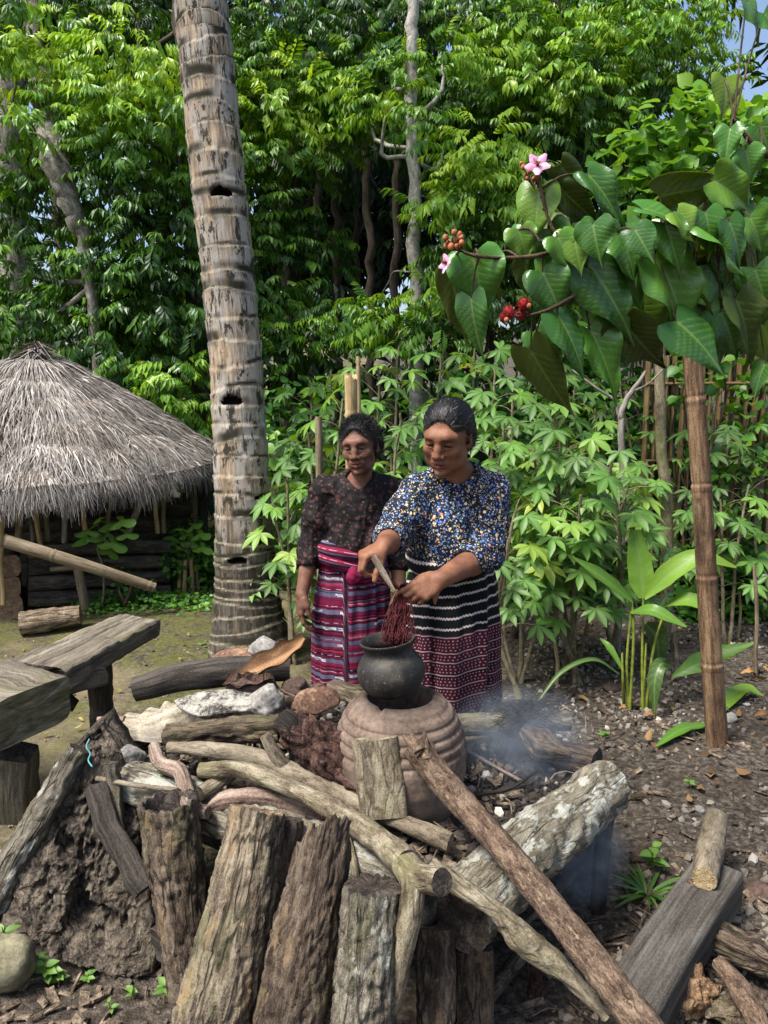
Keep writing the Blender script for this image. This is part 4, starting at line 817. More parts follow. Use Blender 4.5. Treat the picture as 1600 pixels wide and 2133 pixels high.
def shell(P, R, thick, th0, th1, seg=84, step=0.0055, disp=None, seed=0, slant=0.0, rag=0.02):
    """curved piece of bark or hollow log: outer and inner wall with a rim"""
    P = np.asarray(P, float); L = np.sum(np.linalg.norm(np.diff(P, axis=0), axis=1)); n = int(L/step)+2
    path = spline(P, n); r = np.interp(np.linspace(0, 1, n), np.linspace(0, 1, len(R)), R); T, N, B = frames(path)
    d = np.concatenate([[0], np.cumsum(np.linalg.norm(np.diff(path, axis=0), axis=1))]); th = np.linspace(th0, th1, seg); ct, st = np.cos(th), np.sin(th); rm = r.mean()
    bk = np.stack([np.broadcast_to(ct*rm, (n, seg)), np.broadcast_to(st*rm, (n, seg)), np.broadcast_to(d[:, None], (n, seg))], 2)
    dd = disp(bk, th, d) if disp else 0
    e = slant*np.cos(th - (th0+th1)/2 - 0.6) + rag*fbm(np.stack([ct*7, st*7, st*0 + seed], 1), seed, 3)
    w = np.clip((d - (L - 0.12))/0.12, 0, 1)[:, None]*e[None]
    def wall(ro): return path[:, None] + (ro*ct)[..., None]*N[:, None] + (ro*st)[..., None]*B[:, None] + w[..., None]*T[:, None]
    O = wall(r[:, None] + dd); I = wall(r[:, None] - thick + 0.004*fbm(bk*40, seed+2, 2))
    i = np.arange(n*seg).reshape(n, seg); m = n*seg
    q = np.stack([i[:-1, :-1], i[:-1, 1:], i[1:, 1:], i[1:, :-1]], -1).reshape(-1, 4)
    per = [i[0, :], i[-1, :], i[:, 0], i[:, -1]]; rim = []
    for k, e_ in enumerate(per):
        a, b = e_[:-1], e_[1:]; f = np.stack([a, a+m, b+m, b], 1); rim.append(f if k in (0, 3) else f[:, ::-1])
    return np.concatenate([O.reshape(-1, 3), I.reshape(-1, 3)]), [np.concatenate([q, q[:, ::-1]+m] + rim)], {'bk': np.concatenate([bk.reshape(-1, 3)]*2)}, (len(q), len(q), sum(map(len, rim)))
def bark_shell(name, label, top, bot, Yt, Yb, R, thick, m, min_, seed, th0, th1, **kw):
    a = at(top[0], top[1], Yt); b = at(bot[0], bot[1], Yb); g = zg(b[0], b[1]) - 0.01
    d = (b - a)/np.linalg.norm(b-a); b = b + d*max(0, (b[2]-g)/max(0.2, -d[2]))
    V, F, at_, (q1, q2, q3) = shell([b, (a+b)/2, a], R, thick, th0, th1, seed=seed, **kw)
    fm = np.concatenate([np.zeros(q1, int), np.ones(q2+q3, int)])
    return tag(mk(name, V, F, [m, min_], None, True, at_, fm), label, 'log', 'wood leaned against the hearth')
bark_shell('hollow_log', 'dark hollow log with open round top at the left front', (348, 1668), (392, 1965), 1.86, 1.76, [0.062, 0.068, 0.078], 0.016, BARKB, CUTD, 21, 0, 2*math.pi, disp=bd(0.007, 21, 56, 22, 0.008), slant=-0.012, rag=0.012)
bark_shell('hollow_log', 'curled brown bark shell with slanting broken top at front centre', (672, 1772), (600, 2133), 1.60, 1.46, [0.082, 0.076, 0.066], 0.012, BARKB, CUTD, 22, math.radians(235), math.radians(505), disp=bd(0.007, 22, 58, 24, 0.010), slant=0.085, rag=0.018)
# ---- big rotten slab on the left
out = [(150, 1560), (205, 1512), (240, 1560), (262, 1640), (292, 1730), (318, 1812), (330, 1900), (322, 1990), (318, 2040), (240, 2046), (190, 2020), (110, 1990), (52, 1955), (30, 1890), (8, 1820), (60, 1720), (110, 1630)]
def Yslab(py): return 2.16 + (1.86 - 2.16)*(py - 1520)/(2040 - 1520)
poly = np.array(out, float); ns_ = 70
gx_ = np.linspace(poly[:, 0].min(), poly[:, 0].max(), ns_); gy_ = np.linspace(poly[:, 1].min(), poly[:, 1].max(), int(ns_*1.55))
c_ = poly.mean(0); ang_ = np.arctan2(poly[:, 1]-c_[1], poly[:, 0]-c_[0]); rad_ = np.hypot(*(poly - c_).T); od = np.argsort(ang_)
nth, nr = 190, 74; th = np.linspace(-math.pi, math.pi, nth, endpoint=False); R_ = np.interp(th, np.concatenate([ang_[od]-2*math.pi, ang_[od], ang_[od]+2*math.pi]), np.tile(rad_[od], 3))
rho = np.concatenate([np.linspace(0.02, 0.97, nr-3), [1.0, 1.0, 1.0]]); push = np.concatenate([np.zeros(nr-3), [0.012, 0.07, 0.12]])
Vs = []
for k in range(nr):
    for a_, r_ in zip(th, R_*rho[k]):
        x, y = c_[0] + r_*math.cos(a_), c_[1] + r_*math.sin(a_); p = at(x, y, Yslab(y)); Vs.append(p + A(0, push[k], 0.0)*1.0)
Vs = np.array(Vs); q = Vs*A(1, 0.4, 1)
cav = np.maximum(0, fbm(q*A(13, 13, 9), 61, 4) - 0.06)*0.22*np.repeat(np.clip((0.97-rho)*5, 0, 1), nth)
pits = np.maximum(0, fbm(q*A(42, 42, 30), 63, 3) - 0.12)*0.07 + 0.012*fbm(q*A(80, 80, 60), 64, 3) + 0.02*fbm(q*7, 65, 2)
Vs = Vs + A(0, 1, 0)*(cav + pits)[:, None] + 0.008*fbm(q*18, 66, 3)[:, None]*A(1, 0, 1)
i = np.arange(nr*nth).reshape(nr, nth); j = np.roll(i, -1, 1); Qs = np.stack([i[:-1], j[:-1], j[1:], i[1:]], -1).reshape(-1, 4)
cen = np.array([[*Vs[:nth].mean(0)]]); Vs = np.concatenate([Vs, cen]); Ts = np.stack([i[0], j[0], np.full(nth, len(Vs)-1)], 1)[:, ::-1]
bk_ = Vs[-nth-1:-1].mean(0)[None]; Vs = np.concatenate([Vs, bk_]); Tb = np.stack([i[-1], j[-1], np.full(nth, len(Vs)-1)], 1)
tag(mk('rotten_slab', Vs, [Qs, np.concatenate([Ts, Tb])], ROT), 'huge rotten pitted slab of dark wood leaning at the lower left', 'wood slab')
lean('leaning_log', 'long pale flaking bark log along the left edge of the rotten slab', (165, 1558), (-8, 1860), 2.12, 1.98, [0.055, 0.05, 0.04], BARKG, CUTD, 24, seg=30, disp=bd(0.008, 24, 36, 8, 0.01))
def board(name, label, pts, w, h, m, mc, seed, cat='board', amp=0.008, group=None, **kw):
    P = [np.asarray(p, float) for p in pts]
    V, F, at_, ns = tube(P, [1.0]*len(P), kw.get('seg', 28), kw.get('step', 0.01), shape=boxy(h, w, 0.2), seed=seed, ragged=kw.get('ragged', 0.0))
    V = V + amp*fbm(V*9 + seed, seed, 3)[:, None]*A(1, 1, 0.6) + amp*0.3*fbm(V*45, seed+1, 2)[:, None]
    fm = np.zeros(sum(len(f) for f in F), int); fm[ns:] = 1
    return tag(mk(name, V, F, [m, mc], None, True, at_, fm), label, cat, group)
board('curved_plank', 'dark curved plank edging the right side of the rotten slab', [at(196, 1640, 2.04), at(225, 1720, 1.98), at(272, 1800, 1.93), at(306, 1850, 1.90)], 0.028, 0.022, SAWND, SAWND, 25)
board('short_plank', 'short grey board standing upright beside the hollow log', [at(232, 1590, 2.06), at(236, 1650, 2.05), at(250, 1745, 2.0)], 0.018, 0.014, SAWN, SAWND, 26)
board('lower_plank', 'grey board slanting along the ground behind the leaning logs', [at(318, 1960, 1.92), at(520, 2105, 1.70)], 0.012, 0.042, SAWND, SAWND, 27)
board('under_plank', 'dark board in the shade under the left beam', [at(262, 1735, 2.2), at(420, 1800, 2.1)], 0.01, 0.05, SAWND, SAWND, 28)
# ---- branches and poles lying over the hearth
def lying(name, label, pts, R, m, mc, seed, cat='branch', group='firewood on the hearth', **kw):
    P = [gz(*p) if len(p) == 3 else at(p[0], p[1], p[3]) for p in pts]
    return log(name, P, R, m, mc, label, cat, group, seg=kw.pop('seg', 26), step=kw.pop('step', 0.008), seed=seed, wob=kw.pop('wob', 0.004), **kw)
def forked(name, label, tubes, m, mc, seed, cat='branch', group='firewood on the hearth', disp=None):
    parts, fms = [], []
    for k, (pts, R) in enumerate(tubes):
        P = [at(*p) for p in pts]; V, F, at_, ns = tube(P, R, 26, 0.008, disp=disp or bd(0.002, seed+k, 30, 12, 0.006), seed=seed+k, wob=0.004)
        parts.append((V, F, at_)); fms.append((ns, len(F[0]), len(F[1])))
    V, F, at_ = join(parts); fq = np.concatenate([np.concatenate([np.zeros(a, int), np.ones(b-a, int)]) for a, b, c in fms]); ft = np.ones(sum(c for a, b, c in fms), int)
    return tag(mk(name, V, F, [m, mc], None, True, at_, np.concatenate([fq, ft])), label, cat, group)
forked('forked_branch', 'smooth grey brown branch with a stub fork lying across the wood pile', [
    ([(350, 1556, 2.10), (430, 1562, 2.06), (520, 1578, 2.02), (590, 1606, 1.98), (700, 1652, 1.92), (820, 1704, 1.84), (938, 1754, 1.76)], [0.018, 0.025, 0.028, 0.031, 0.028, 0.026, 0.022]),
    ([(592, 1600, 1.98), (572, 1570, 1.98), (553, 1530, 1.99)], [0.027, 0.021, 0.016])], SMOOTHB, CUTW, 31)
forked('forked_branch', 'long pale mossy branch forking down in front of the hearth', [
    ([(420, 1604, 1.98), (500, 1606, 1.95), (600, 1640, 1.88), (700, 1690, 1.78), (790, 1752, 1.66), (850, 1802, 1.52)], [0.018, 0.022, 0.024, 0.025, 0.027, 0.032]),
    ([(846, 1796, 1.53), (862, 1850, 1.47), (846, 1960, 1.45), (826, 2060, 1.44), (790, 2160, 1.43)], [0.032, 0.026, 0.021, 0.020, 0.018]),
    ([(850, 1800, 1.52), (872, 1822, 1.48), (918, 1836, 1.42)], [0.034, 0.032, 0.030])], PALEB, CUTD, 34)
lying('pale_branch', 'pale weathered branch slanting down under the long brown pole', [(900, 1812, 0, 1.56), (960, 1850, 0, 1.53), (1040, 1905, 0, 1.50), (1090, 1950, 0, 1.49), (1180, 2020, 0, 1.48), (1262, 2110, 0, 1.47)], [0.026, 0.023, 0.021, 0.026, 0.022, 0.020], PALEB, CUTD, 37, disp=bd(0.005, 37, 40, 8, 0.012), wob=0.012)
lying('long_pole', 'long red brown pole with splintered top leaning across the hearth', [(866, 1552, 0, 1.84), (920, 1625, 0, 1.78), (1010, 1728, 0, 1.66), (1120, 1858, 0, 1.54), (1240, 2010, 0, 1.43), (1340, 2140, 0, 1.34), (1400, 2220, 0, 1.28)], [0.038, 0.034, 0.033, 0.034, 0.036, 0.037, 0.037], POLEB, CUTD, 38, disp=bd(0.0025, 38, 60, 25, 0.004), cat='pole')
spl = empty('splintered_sticks', gz(868, 1552, .68), 'dark splinters sticking up from the top of the long pole', 'splinters')
for k, (x0, y0, x1, y1) in enumerate([(880, 1570, 842, 1532), (890, 1578, 884, 1522), (876, 1566, 858, 1528), (900, 1590, 898, 1546)]):
    V, F, at_, _ = tube([at(x0, y0, 1.80), at(x1, y1, 1.83)], [0.016, 0.004], 10, 0.01, wob=0.004, seed=k); mk('splinter', V, F, POLEB, spl, attrs=at_)
lying('twisted_root', 'twisted pinkish bare root curling down at the left of the pile', [(318, 1550, 0, 2.10), (335, 1590, 0, 2.05), (372, 1605, 0, 2.00), (385, 1640, 0, 1.96), (398, 1680, 0, 1.90), (436, 1690, 0, 1.87)], [0.020, 0.026, 0.024, 0.024, 0.020, 0.014], DRIFT, CUTW, 39, disp=bd(0.004, 39, 40, 6, 0.008), cat='root')
lying('red_branch', 'smooth pinkish brown branch lying behind the tan front log', [(428, 1692, 0, 1.92), (470, 1668, 0, 1.92), (540, 1662, 0, 1.92), (620, 1680, 0, 1.92), (720, 1720, 0, 1.88)], [0.018, 0.028, 0.03, 0.028, 0.02], DRIFT, CUTD, 40, disp=bd(0.003, 40, 40, 6, 0.006))
lying('mossy_stub', 'short mossy branch stub with dark cut end among the roots', [(415, 1650, 0, 1.93), (450, 1632, 0, 1.97), (490, 1605, 0, 2.02)], [0.024, 0.026, 0.022], PALEB, CUTD, 41, disp=bd(0.003, 41))
lying('bark_log', 'thick brown bark log lying level above the forked branch', [(345, 1536, 0, 2.16), (460, 1522, 0, 2.15), (582, 1516, 0, 2.13)], [0.042, 0.040, 0.042], BARKB, CUTD, 42, disp=bd(0.009, 42, 34, 7, 0.008), cat='log', seg=36)
lying('dark_timber', 'long dark hewn log lying at the back of the hearth by the palm', [(282, 1436, 0, 2.52), (380, 1412, 0, 2.54), (480, 1396, 0, 2.57), (600, 1390, 0, 2.62)], [0.036, 0.046, 0.050, 0.045], SAWND, CUTD, 43, disp=lumpd(0.012, 43), cat='log', seg=32)
lying('burnt_stub', 'charred round log end beside the red root', [(585, 1500, 0, 2.08), (608, 1518, 0, 2.06), (640, 1600, 0, 2.02)], [0.036, 0.038, 0.034], CHAR, CUTW, 44, disp=bd(0.004, 44), cat='log')
lying('standing_stump', 'pale weathered split log standing in front of the clay stove', [(798, 1700, 0, 1.84), (792, 1620, 0, 1.86), (780, 1536, 0, 1.88)], [1.0, 1.0, 0.96], PALEB, PALEB, 45, disp=None, shape=boxy(0.026, 0.062, 0.4), cat='log', seg=36)
lying('thin_stick', 'thin pale stick lying on the ash right of the stove', [(965, 1560, .43), (1020, 1590, .425), (1088, 1628, .42)], [0.006, 0.005], DRIFT, CUTW, 46, seg=8)
lying('fire_log', 'pale log pushed into the fire behind the stove at right', [(905, 1512, 0, 2.26), (1000, 1508, 0, 2.28), (1055, 1506, 0, 2.30), (1180, 1502, 0, 2.36)], [0.036, 0.037, 0.037, 0.034], PALEB, CUTD, 47, disp=bd(0.003, 47, 26, 5, 0.003), cat='log')
lying('split_stick', 'flat pale split stick lying under the fire log', [(950, 1545, .44), (1018, 1530, .44)], [0.016, 0.012], PALEB, CUTW, 48, cat='stick', seg=10)
V, Q = ball((0, 0, 0), (0.095, 0.06, 0.07), 90, 60, 0.30, 4.0, 51)
V = V*(1 + 0.10*ridge(V*34, 5, 3)[:, None] + 0.08*fbm(V*A(90, 90, 30), 6, 2)[:, None]); V[:, 2] += -V[:, 0]*0.35
tag(mk('root_chunk', V + at(672, 1556, 2.0), Q, REDR), 'lumpy dark red rotten root chunk left of the clay stove', 'root')
V, F, at_, _ = tube([at(690, 1570, 1.98), at(740, 1620, 1.93), at(802, 1652, 1.88)], [0.045, 0.04, 0.012], 40, 0.006, disp=bd(0.014, 52, 46, 5, 0.012)); tag(mk('root_splinters', V, F, REDR, attrs=at_), 'dark red splintered root tail pointing at the stove', 'root')
# ---- stones, sheaths and rubbish on the hearth
def mat_stone(name, stops, scale=14, bump=0.5, fine=90, spec=0.25):
    t = NT(name); o_ = t.coord('obj', (1, 1, 1)); a = t.noise(o_, scale, 5, 0.65); f = t.noise(o_, fine, 4, 0.7)
    c = t.ramp(t.math('ADD', t.math('MULTIPLY', t.math('SUBTRACT', t.math('ADD', t.math('MULTIPLY', a, 0.6), t.math('MULTIPLY', f, 0.4)), 0.5), 1.6), 0.5), stops)
    return t.done(c, 0.9, t.bump(f, bump, 0.006), spec)
PUM = mat_stone('pumice', [(0.38, rgb((70, 66, 60))), (0.48, rgb((142, 138, 128))), (0.64, rgb((182, 178, 166)))], bump=1.0)
SGREY = mat_stone('grey_stone', [(0.3, rgb((88, 86, 82))), (0.55, rgb((136, 132, 126))), (0.75, rgb((168, 164, 156)))])
SRED = mat_stone('rusty_stone', [(0.3, rgb((58, 42, 36))), (0.5, rgb((104, 78, 64))), (0.68, rgb((160, 132, 104))), (0.8, rgb((176, 152, 120)))])
SDARK = mat_stone('brown_stone', [(0.3, rgb((42, 33, 30))), (0.55, rgb((82, 66, 58))), (0.8, rgb((116, 98, 88)))])
for k, (nm, px, py, Y, rad, m, lab, rz, seed, fl) in enumerate([
        ('pumice_block', 466, 1462, 2.34, (.142, .085, .040), PUM, 'flat whitish pumice stone on top of the wood pile', 0.06, 71, .3),
        ('round_stone', 556, 1462, 2.30, (.052, .06, .055), SGREY, 'bluish grey rounded stone behind the pumice', 0.3, 72, .2),
        ('rusty_stone', 652, 1462, 2.28, (.092, .06, .040), SRED, 'rusty brown angular stone left of the stove', 0.35, 73, .5),
        ('brown_stone', 534, 1424, 2.42, (.095, .06, .040), SDARK, 'dark brown flat stone behind the pumice', -0.1, 74, .4),
        ('small_stone', 612, 1430, 2.42, (.05, .05, .032), SDARK, 'small dark stone behind the rusty stone', 0.5, 75, .4),
        ('boulder', 550, 1352, 2.75, (.055, .05, .045), SGREY, 'rounded grey stone resting against the palm foot', 0.0, 76, .2),
        ('pink_stone', 505, 1366, 2.76, (.095, .06, .03), SRED, 'flat pinkish stone beside the palm foot', 0.1, 77, .4),
        ('ash_lump', 258, 1580, 2.18, (.06, .05, .05), SGREY, 'grey lump of stone left of the twisted root', 0.2, 78, .3),
        ('small_stone', 618, 1500, 2.14, (.03, .03, .026), SRED, 'small reddish stone beside the bark log end', 0.2, 79, .3)]):
    c = at(px, py, Y); V, Q = ball((0, 0, 0), rad, 56, 36, 0.12, 3.2, seed, fl, rz, 0.08)
    V = V*(1 + 0.02*fbm(V*60, seed, 2)[:, None]); tag(mk(nm, V + c, Q, m), lab, 'stone', 'stones on the hearth')
V, Q = ball((0, 0, 0), (.055, .05, .06), 40, 28, 0.12, 3, 80, .2); p = on_ground(18, 2052); tag(mk('boulder', V*1.35 + p + A(0, 0, 0.07), Q, mat_stone('mossy_stone', [(0.3, rgb((92, 88, 68))), (0.6, rgb((138, 132, 106))), (0.8, rgb((160, 154, 130)))])), 'rounded mossy beige stone at the lower left corner', 'stone')
def ribbon(pts, W, nrm, nx=7, ny=22, cup=0.3, wave=0.0, seed=0):
    """long leaf or sheath following points; cup bends its edges up; returns grid"""
    P = spline(np.asarray(pts, float), ny); T, _, _ = frames(P); w = np.interp(np.linspace(0, 1, ny), np.linspace(0, 1, len(W)), W)
    nn = np.tile(np.asarray(nrm, float), (ny, 1)); nn = nn - T*np.sum(nn*T, 1, keepdims=True); nn /= np.linalg.norm(nn, axis=1, keepdims=True); S = np.cross(T, nn)
    u = np.linspace(-1, 1, nx); ph = np.linspace(0, 1, ny)
    V = P[:, None] + (w[:, None]*u[None])[..., None]*S[:, None] + (w[:, None]*(cup*(u**2))[None] + wave*w[:, None]*np.sin(ph*19 + seed)[:, None]*np.abs(u)[None]*np.sign(u)[None]**0)[..., None]*nn[:, None]
    i = np.arange(nx*ny).reshape(ny, nx); Q = np.stack([i[:-1, :-1], i[:-1, 1:], i[1:, 1:], i[1:, :-1]], -1).reshape(-1, 4)
    vein = np.broadcast_to(np.maximum(np.exp(-(u/0.10)**2)[None], 0.35*(np.cos((np.abs(u)[None]*3 - ph[:, None]*ny*0.9)*2.2) > 0.72)), (ny, nx)).ravel()
    return V.reshape(-1, 3), Q, {'vein': vein, 'bk': np.stack([np.broadcast_to((u*w.mean())[None], (ny, nx)), np.zeros((ny, nx)), np.broadcast_to((ph*np.linalg.norm(P[-1]-P[0]))[:, None], (ny, nx))], -1).reshape(-1, 3)}
def thick(V, Q, at_, h):                               # give a sheet real thickness
    n_ = len(V); me = np.zeros_like(V); 
    f = V[Q]; nm = np.cross(f[:, 1]-f[:, 0], f[:, 2]-f[:, 0]); 
    for k in range(4): np.add.at(me, Q[:, k], nm)
    me /= np.linalg.norm(me, axis=1, keepdims=True) + 1e-12
    return np.concatenate([V + me*h/2, V - me*h/2]), np.concatenate([Q, Q[:, ::-1] + n_]), {k: np.concatenate([a, a]) for k, a in at_.items()}
SHE = mat_wood('orange_palm_sheath', [(0.2, rgb((92, 60, 30))), (0.5, rgb((160, 114, 64))), (0.8, rgb((206, 166, 112)))], scale=30, sc=(1, 1, 0.05), crack=0.0, rough=0.6, bump=0.5)
SHW = mat_wood('cream_palm_sheath', [(0.2, rgb((120, 106, 80))), (0.5, rgb((184, 172, 146))), (0.8, rgb((212, 202, 180)))], scale=24, sc=(1, 1, 0.1), crack=0.2, rough=0.7, bump=0.5, patch=[(rgb((96, 84, 60)), 18, 0.6, 0.68, 0.8)])
V, Q, at_ = thick(*ribbon([at(478, 1422, 2.40), at(545, 1392, 2.44), at(600, 1362, 2.48), at(634, 1330, 2.52)], [0.012, 0.036, 0.036, 0.014], (-0.2, -0.7, 0.7), 15, 40, 0.9, 0.25, 1), 0.004); tag(mk('palm_sheath', V, Q, SHE, attrs=at_), 'orange dried palm sheath lying on the dark log', 'palm sheath')
V, Q, at_ = thick(*ribbon([at(255, 1500, 2.36), at(300, 1502, 2.34), at(350, 1486, 2.34), at(412, 1462, 2.38)], [0.03, 0.06, 0.06, 0.04], (-0.1, -0.6, 0.8), 15, 40, -0.6, 0.25, 2), 0.006); tag(mk('palm_sheath', V, Q, SHW, attrs=at_), 'cream coloured dried sheath sticking out left of the pumice', 'palm sheath')
V, Q, at_ = thick(*ribbon([at(470, 1420, 2.40), at(510, 1424, 2.38), at(570, 1412, 2.38)], [0.02, 0.03, 0.01], (0, -0.5, 0.8), 9, 26, 0.7, 0.3, 3), 0.004); tag(mk('bark_strip', V, Q, REDR, attrs=at_), 'red brown curled bark strip on the brown stone', 'bark strip')
lying('thin_branch', 'thin pinkish stick poking out left of the cream sheath', [(205, 1498, 0, 2.38), (262, 1500, 0, 2.36)], [0.008, 0.012], DRIFT, CUTW, 81, seg=10)
# charcoal, chips and twigs on the ash
rng = np.random.default_rng(90); n = 1500; u, w = rng.random(n), rng.random(n)
k = (u > 0.25) | (rng.random(n) < 0.5); u, w = u[k], w[k]; n = len(u)
x = (1-u)*(1-w)*C0[0] + u*(1-w)*C1[0] + u*w*C2[0] + (1-u)*w*C3[0]; y = (1-u)*(1-w)*C0[1] + u*(1-w)*C1[1] + u*w*C2[1] + (1-u)*w*C3[1]
t = NT('charcoal_bits'); v = t.attr('var', 'Fac'); CHB = t.done(t.ramp(v, [(0.0, rgb((16, 15, 14))), (0.6, rgb((54, 48, 43))), (0.88, rgb((100, 90, 80))), (0.97, rgb((150, 144, 134))), (1.0, rgb((190, 186, 178)))]), 0.9)
V, F, at_ = scatter(ICO_V, ICO_F, np.stack([x, y, bedz(x, y) + 0.004], 1), randrot(n, rng), rng.uniform(0.003, 0.013, (n, 1))*rng.uniform(0.4, 1.9, (n, 3)), rng.random(n))
tag(mk('charcoal_bits', V, F, CHB, smooth=False, attrs=at_, origin=A(0, 2.2, 0.4)), 'charcoal crumbs and chips scattered over the ash bed', 'charcoal', kind='stuff')
tw = [];
for k in range(90):
    u, w = rng.random()**0.6, rng.random(); x = (1-u)*(1-w)*C0[0] + u*(1-w)*C1[0] + u*w*C2[0] + (1-u)*w*C3[0]; y = (1-u)*(1-w)*C0[1] + u*(1-w)*C1[1] + u*w*C2[1] + (1-u)*w*C3[1]
    a = rng.uniform(0, 6.28); l = rng.uniform(0.03, 0.13); z = bz(x, y) + 0.008; p = A(x, y, z); d = A(math.cos(a), math.sin(a), rng.normal(0, 0.08))*l
    tw.append(tube([p, p + d*0.5 + A(0, 0, 0.005), p + d], [0.0025, 0.0015], 5, 0.03, seed=k)[:3])
V, F, at_ = join(tw); tag(mk('twig_scraps', V, F, CHAR, attrs=at_), 'thin burnt twigs strewn on the ash bed', 'twigs', kind='stuff')
# coconut husk and black fibre by the fire log
V, F, at_, _ = tube([at(1088, 1520, 2.24), at(1130, 1552, 2.20), at(1190, 1574, 2.16)], [0.018, 0.055, 0.012], 36, 0.006, disp=bd(0.008, 91, 60, 4, 0.008)); tag(mk('coconut_husk', V, F, BARKB, attrs=at_), 'fibrous brown coconut husk beside the fire log', 'husk')
fib = []
for k in range(260):
    a = rng.uniform(0, 6.28); s = rng.normal(0, 1); c = at(1090 + 22*s, 1500 - 4*abs(s), 2.30); r = rng.uniform(0.036, 0.056)
    p0 = c + A(0.02*rng.normal(), r*math.cos(a), r*math.sin(a)); p1 = c + A(0.05*rng.normal(), r*1.2*math.cos(a+0.8), r*1.1*math.sin(a+0.8)); p2 = c + A(0.06*rng.normal(), r*1.3*math.cos(a+1.6), r*1.1*math.sin(a+1.6))
    fib.append(tube([p0, p1, p2], [0.0016, 0.0008], 3, n=6, cap=False)[:3])
V, F, at_ = join(fib); tag(mk('black_fibre', V, F, CHAR, attrs=at_), 'black palm fibre wound round the fire log', 'fibre', kind='thing')
# ================================================================== STOVE AND POT
def lathe(prof, seg=96, c=(0, 0, 0), disp=None, sm=3):
    pr = np.array(prof, float); L = np.concatenate([[0], np.cumsum(np.hypot(*np.diff(pr, axis=0).T))]); u = np.linspace(0, L[-1], max(len(pr)*6, int(L[-1]/0.0025)))
    r = np.interp(u, L, pr[:, 0]); z = np.interp(u, L, pr[:, 1]); th = np.linspace(0, 2*math.pi, seg, endpoint=False)
    ker = np.hanning(sm+2)[1:-1]; ker /= ker.sum(); r2 = np.convolve(np.pad(r, sm//2, 'edge'), ker, 'valid'); z2 = np.convolve(np.pad(z, sm//2, 'edge'), ker, 'valid')
    P = np.stack([r2[:, None]*np.cos(th), r2[:, None]*np.sin(th), np.broadcast_to(z2[:, None], (len(u), seg))], -1)
    if disp is not None: P[..., :2] *= (1 + disp(P))[..., None]
    i = np.arange(len(u)*seg).reshape(len(u), seg); j = np.roll(i, -1, 1)
    return P.reshape(-1, 3) + A(*c), np.stack([i[:-1], j[:-1], j[1:], i[1:]], -1).reshape(-1, 4)
SX, SY, SZ = 0.044, 2.03, 0.415
prof = [(0.150, 0.0), (0.166, 0.04), (0.176, 0.10), (0.179, 0.160), (0.177, 0.176), (0.171, 0.182), (0.174, 0.190), (0.173, 0.202), (0.164, 0.210), (0.167, 0.218), (0.164, 0.230), (0.155, 0.237), (0.157, 0.245), (0.153, 0.256), (0.143, 0.263), (0.144, 0.271), (0.138, 0.281), (0.127, 0.288), (0.120, 0.300), (0.106, 0.309), (0.096, 0.314), (0.086, 0.311), (0.082, 0.29), (0.09, 0.2), (0.1, 0.06)]
V, Q = lathe([(a_*1.05, b_) for a_, b_ in prof], 96, (SX, SY, SZ), lambda P: 0.008*fbm(P*7, 95, 2) + 0.004*fbm(P*40, 96, 2))
ax = np.arctan2(V[:, 1]-SY, V[:, 0]-SX); rr = np.hypot(V[:, 0]-SX, V[:, 1]-SY); nick = np.exp(-((ax + 2.15)/0.10)**4)*np.clip((V[:, 2]-SZ-0.285)/0.03, 0, 1); V[:, 2] -= 0.012*nick
soot = np.clip((V[:, 2]-SZ-0.285)/0.03, 0, 1)*np.clip(1.4 - (rr-0.085)/0.045, 0, 1)
t = NT('terracotta'); o_ = t.coord('obj', rnd=False); a = t.noise(o_, 9, 5, 0.65); f = t.noise(o_, 70, 4, 0.7)
c = t.ramp(t.math('ADD', t.math('MULTIPLY', a, 0.65), t.math('MULTIPLY', f, 0.35)), [(0.36, rgb((62, 50, 43))), (0.48, rgb((100, 84, 73))), (0.58, rgb((122, 105, 92))), (0.68, rgb((150, 135, 121)))])
zz = t.n('ShaderNodeSeparateXYZ', {0: o_}).outputs[2]
base_dirt = t.n('ShaderNodeMapRange', {0: t.math('ADD', zz, t.math('MULTIPLY', a, 0.16)), 1: 0.10, 2: 0.22, 3: 0.75, 4: 0.0}).outputs[0]
c = t.mix(base_dirt, c, rgb((98, 86, 78)))
c = t.mix(t.math('MULTIPLY', t.ramp(t.noise(o_, 26, 5, 0.75), [(0.58, 0.0), (0.66, 1.0)]), 0.6), c, rgb((92, 70, 60)))
c = t.mix(t.math('MULTIPLY', t.attr('soot', 'Fac'), t.ramp(t.noise(o_, 22, 3), [(0.3, 1.0), (0.7, 0.55)])), c, rgb((40, 33, 30)))
TERRA = t.done(c, 0.8, t.bump(f, 0.35, 0.004), 0.3)
tag(mk('clay_stove', V, Q, TERRA, attrs={'soot': soot}), 'ribbed terracotta clay stove standing in the ash', 'stove')
# pot, slightly tilted
pc = A(0.028, SY, SZ + 0.315)
prof = [(0.002, 0.004), (0.05, 0.006), (0.076, 0.022), (0.092, 0.05), (0.095, 0.072), (0.088, 0.098), (0.072, 0.118), (0.064, 0.126), (0.064, 0.134), (0.070, 0.148), (0.0785, 0.158), (0.0795, 0.163), (0.076, 0.166), (0.069, 0.160), (0.061, 0.146), (0.057, 0.132), (0.058, 0.124), (0.066, 0.112), (0.05, 0.108), (0.002, 0.107)]
V, Q = lathe(prof, 96, (0, 0, 0), lambda P: 0.012*fbm(P*14, 97, 2), 13)
ta = math.radians(-7); Rt = np.array([[math.cos(ta), 0, math.sin(ta)], [0, 1, 0], [-math.sin(ta), 0, math.cos(ta)]]); V = V@Rt.T + pc
t = NT('sooty_pot'); o_ = t.coord('obj', rnd=False); a = t.noise(o_, 18, 5, 0.65); f = t.noise(o_, 120, 3, 0.7)
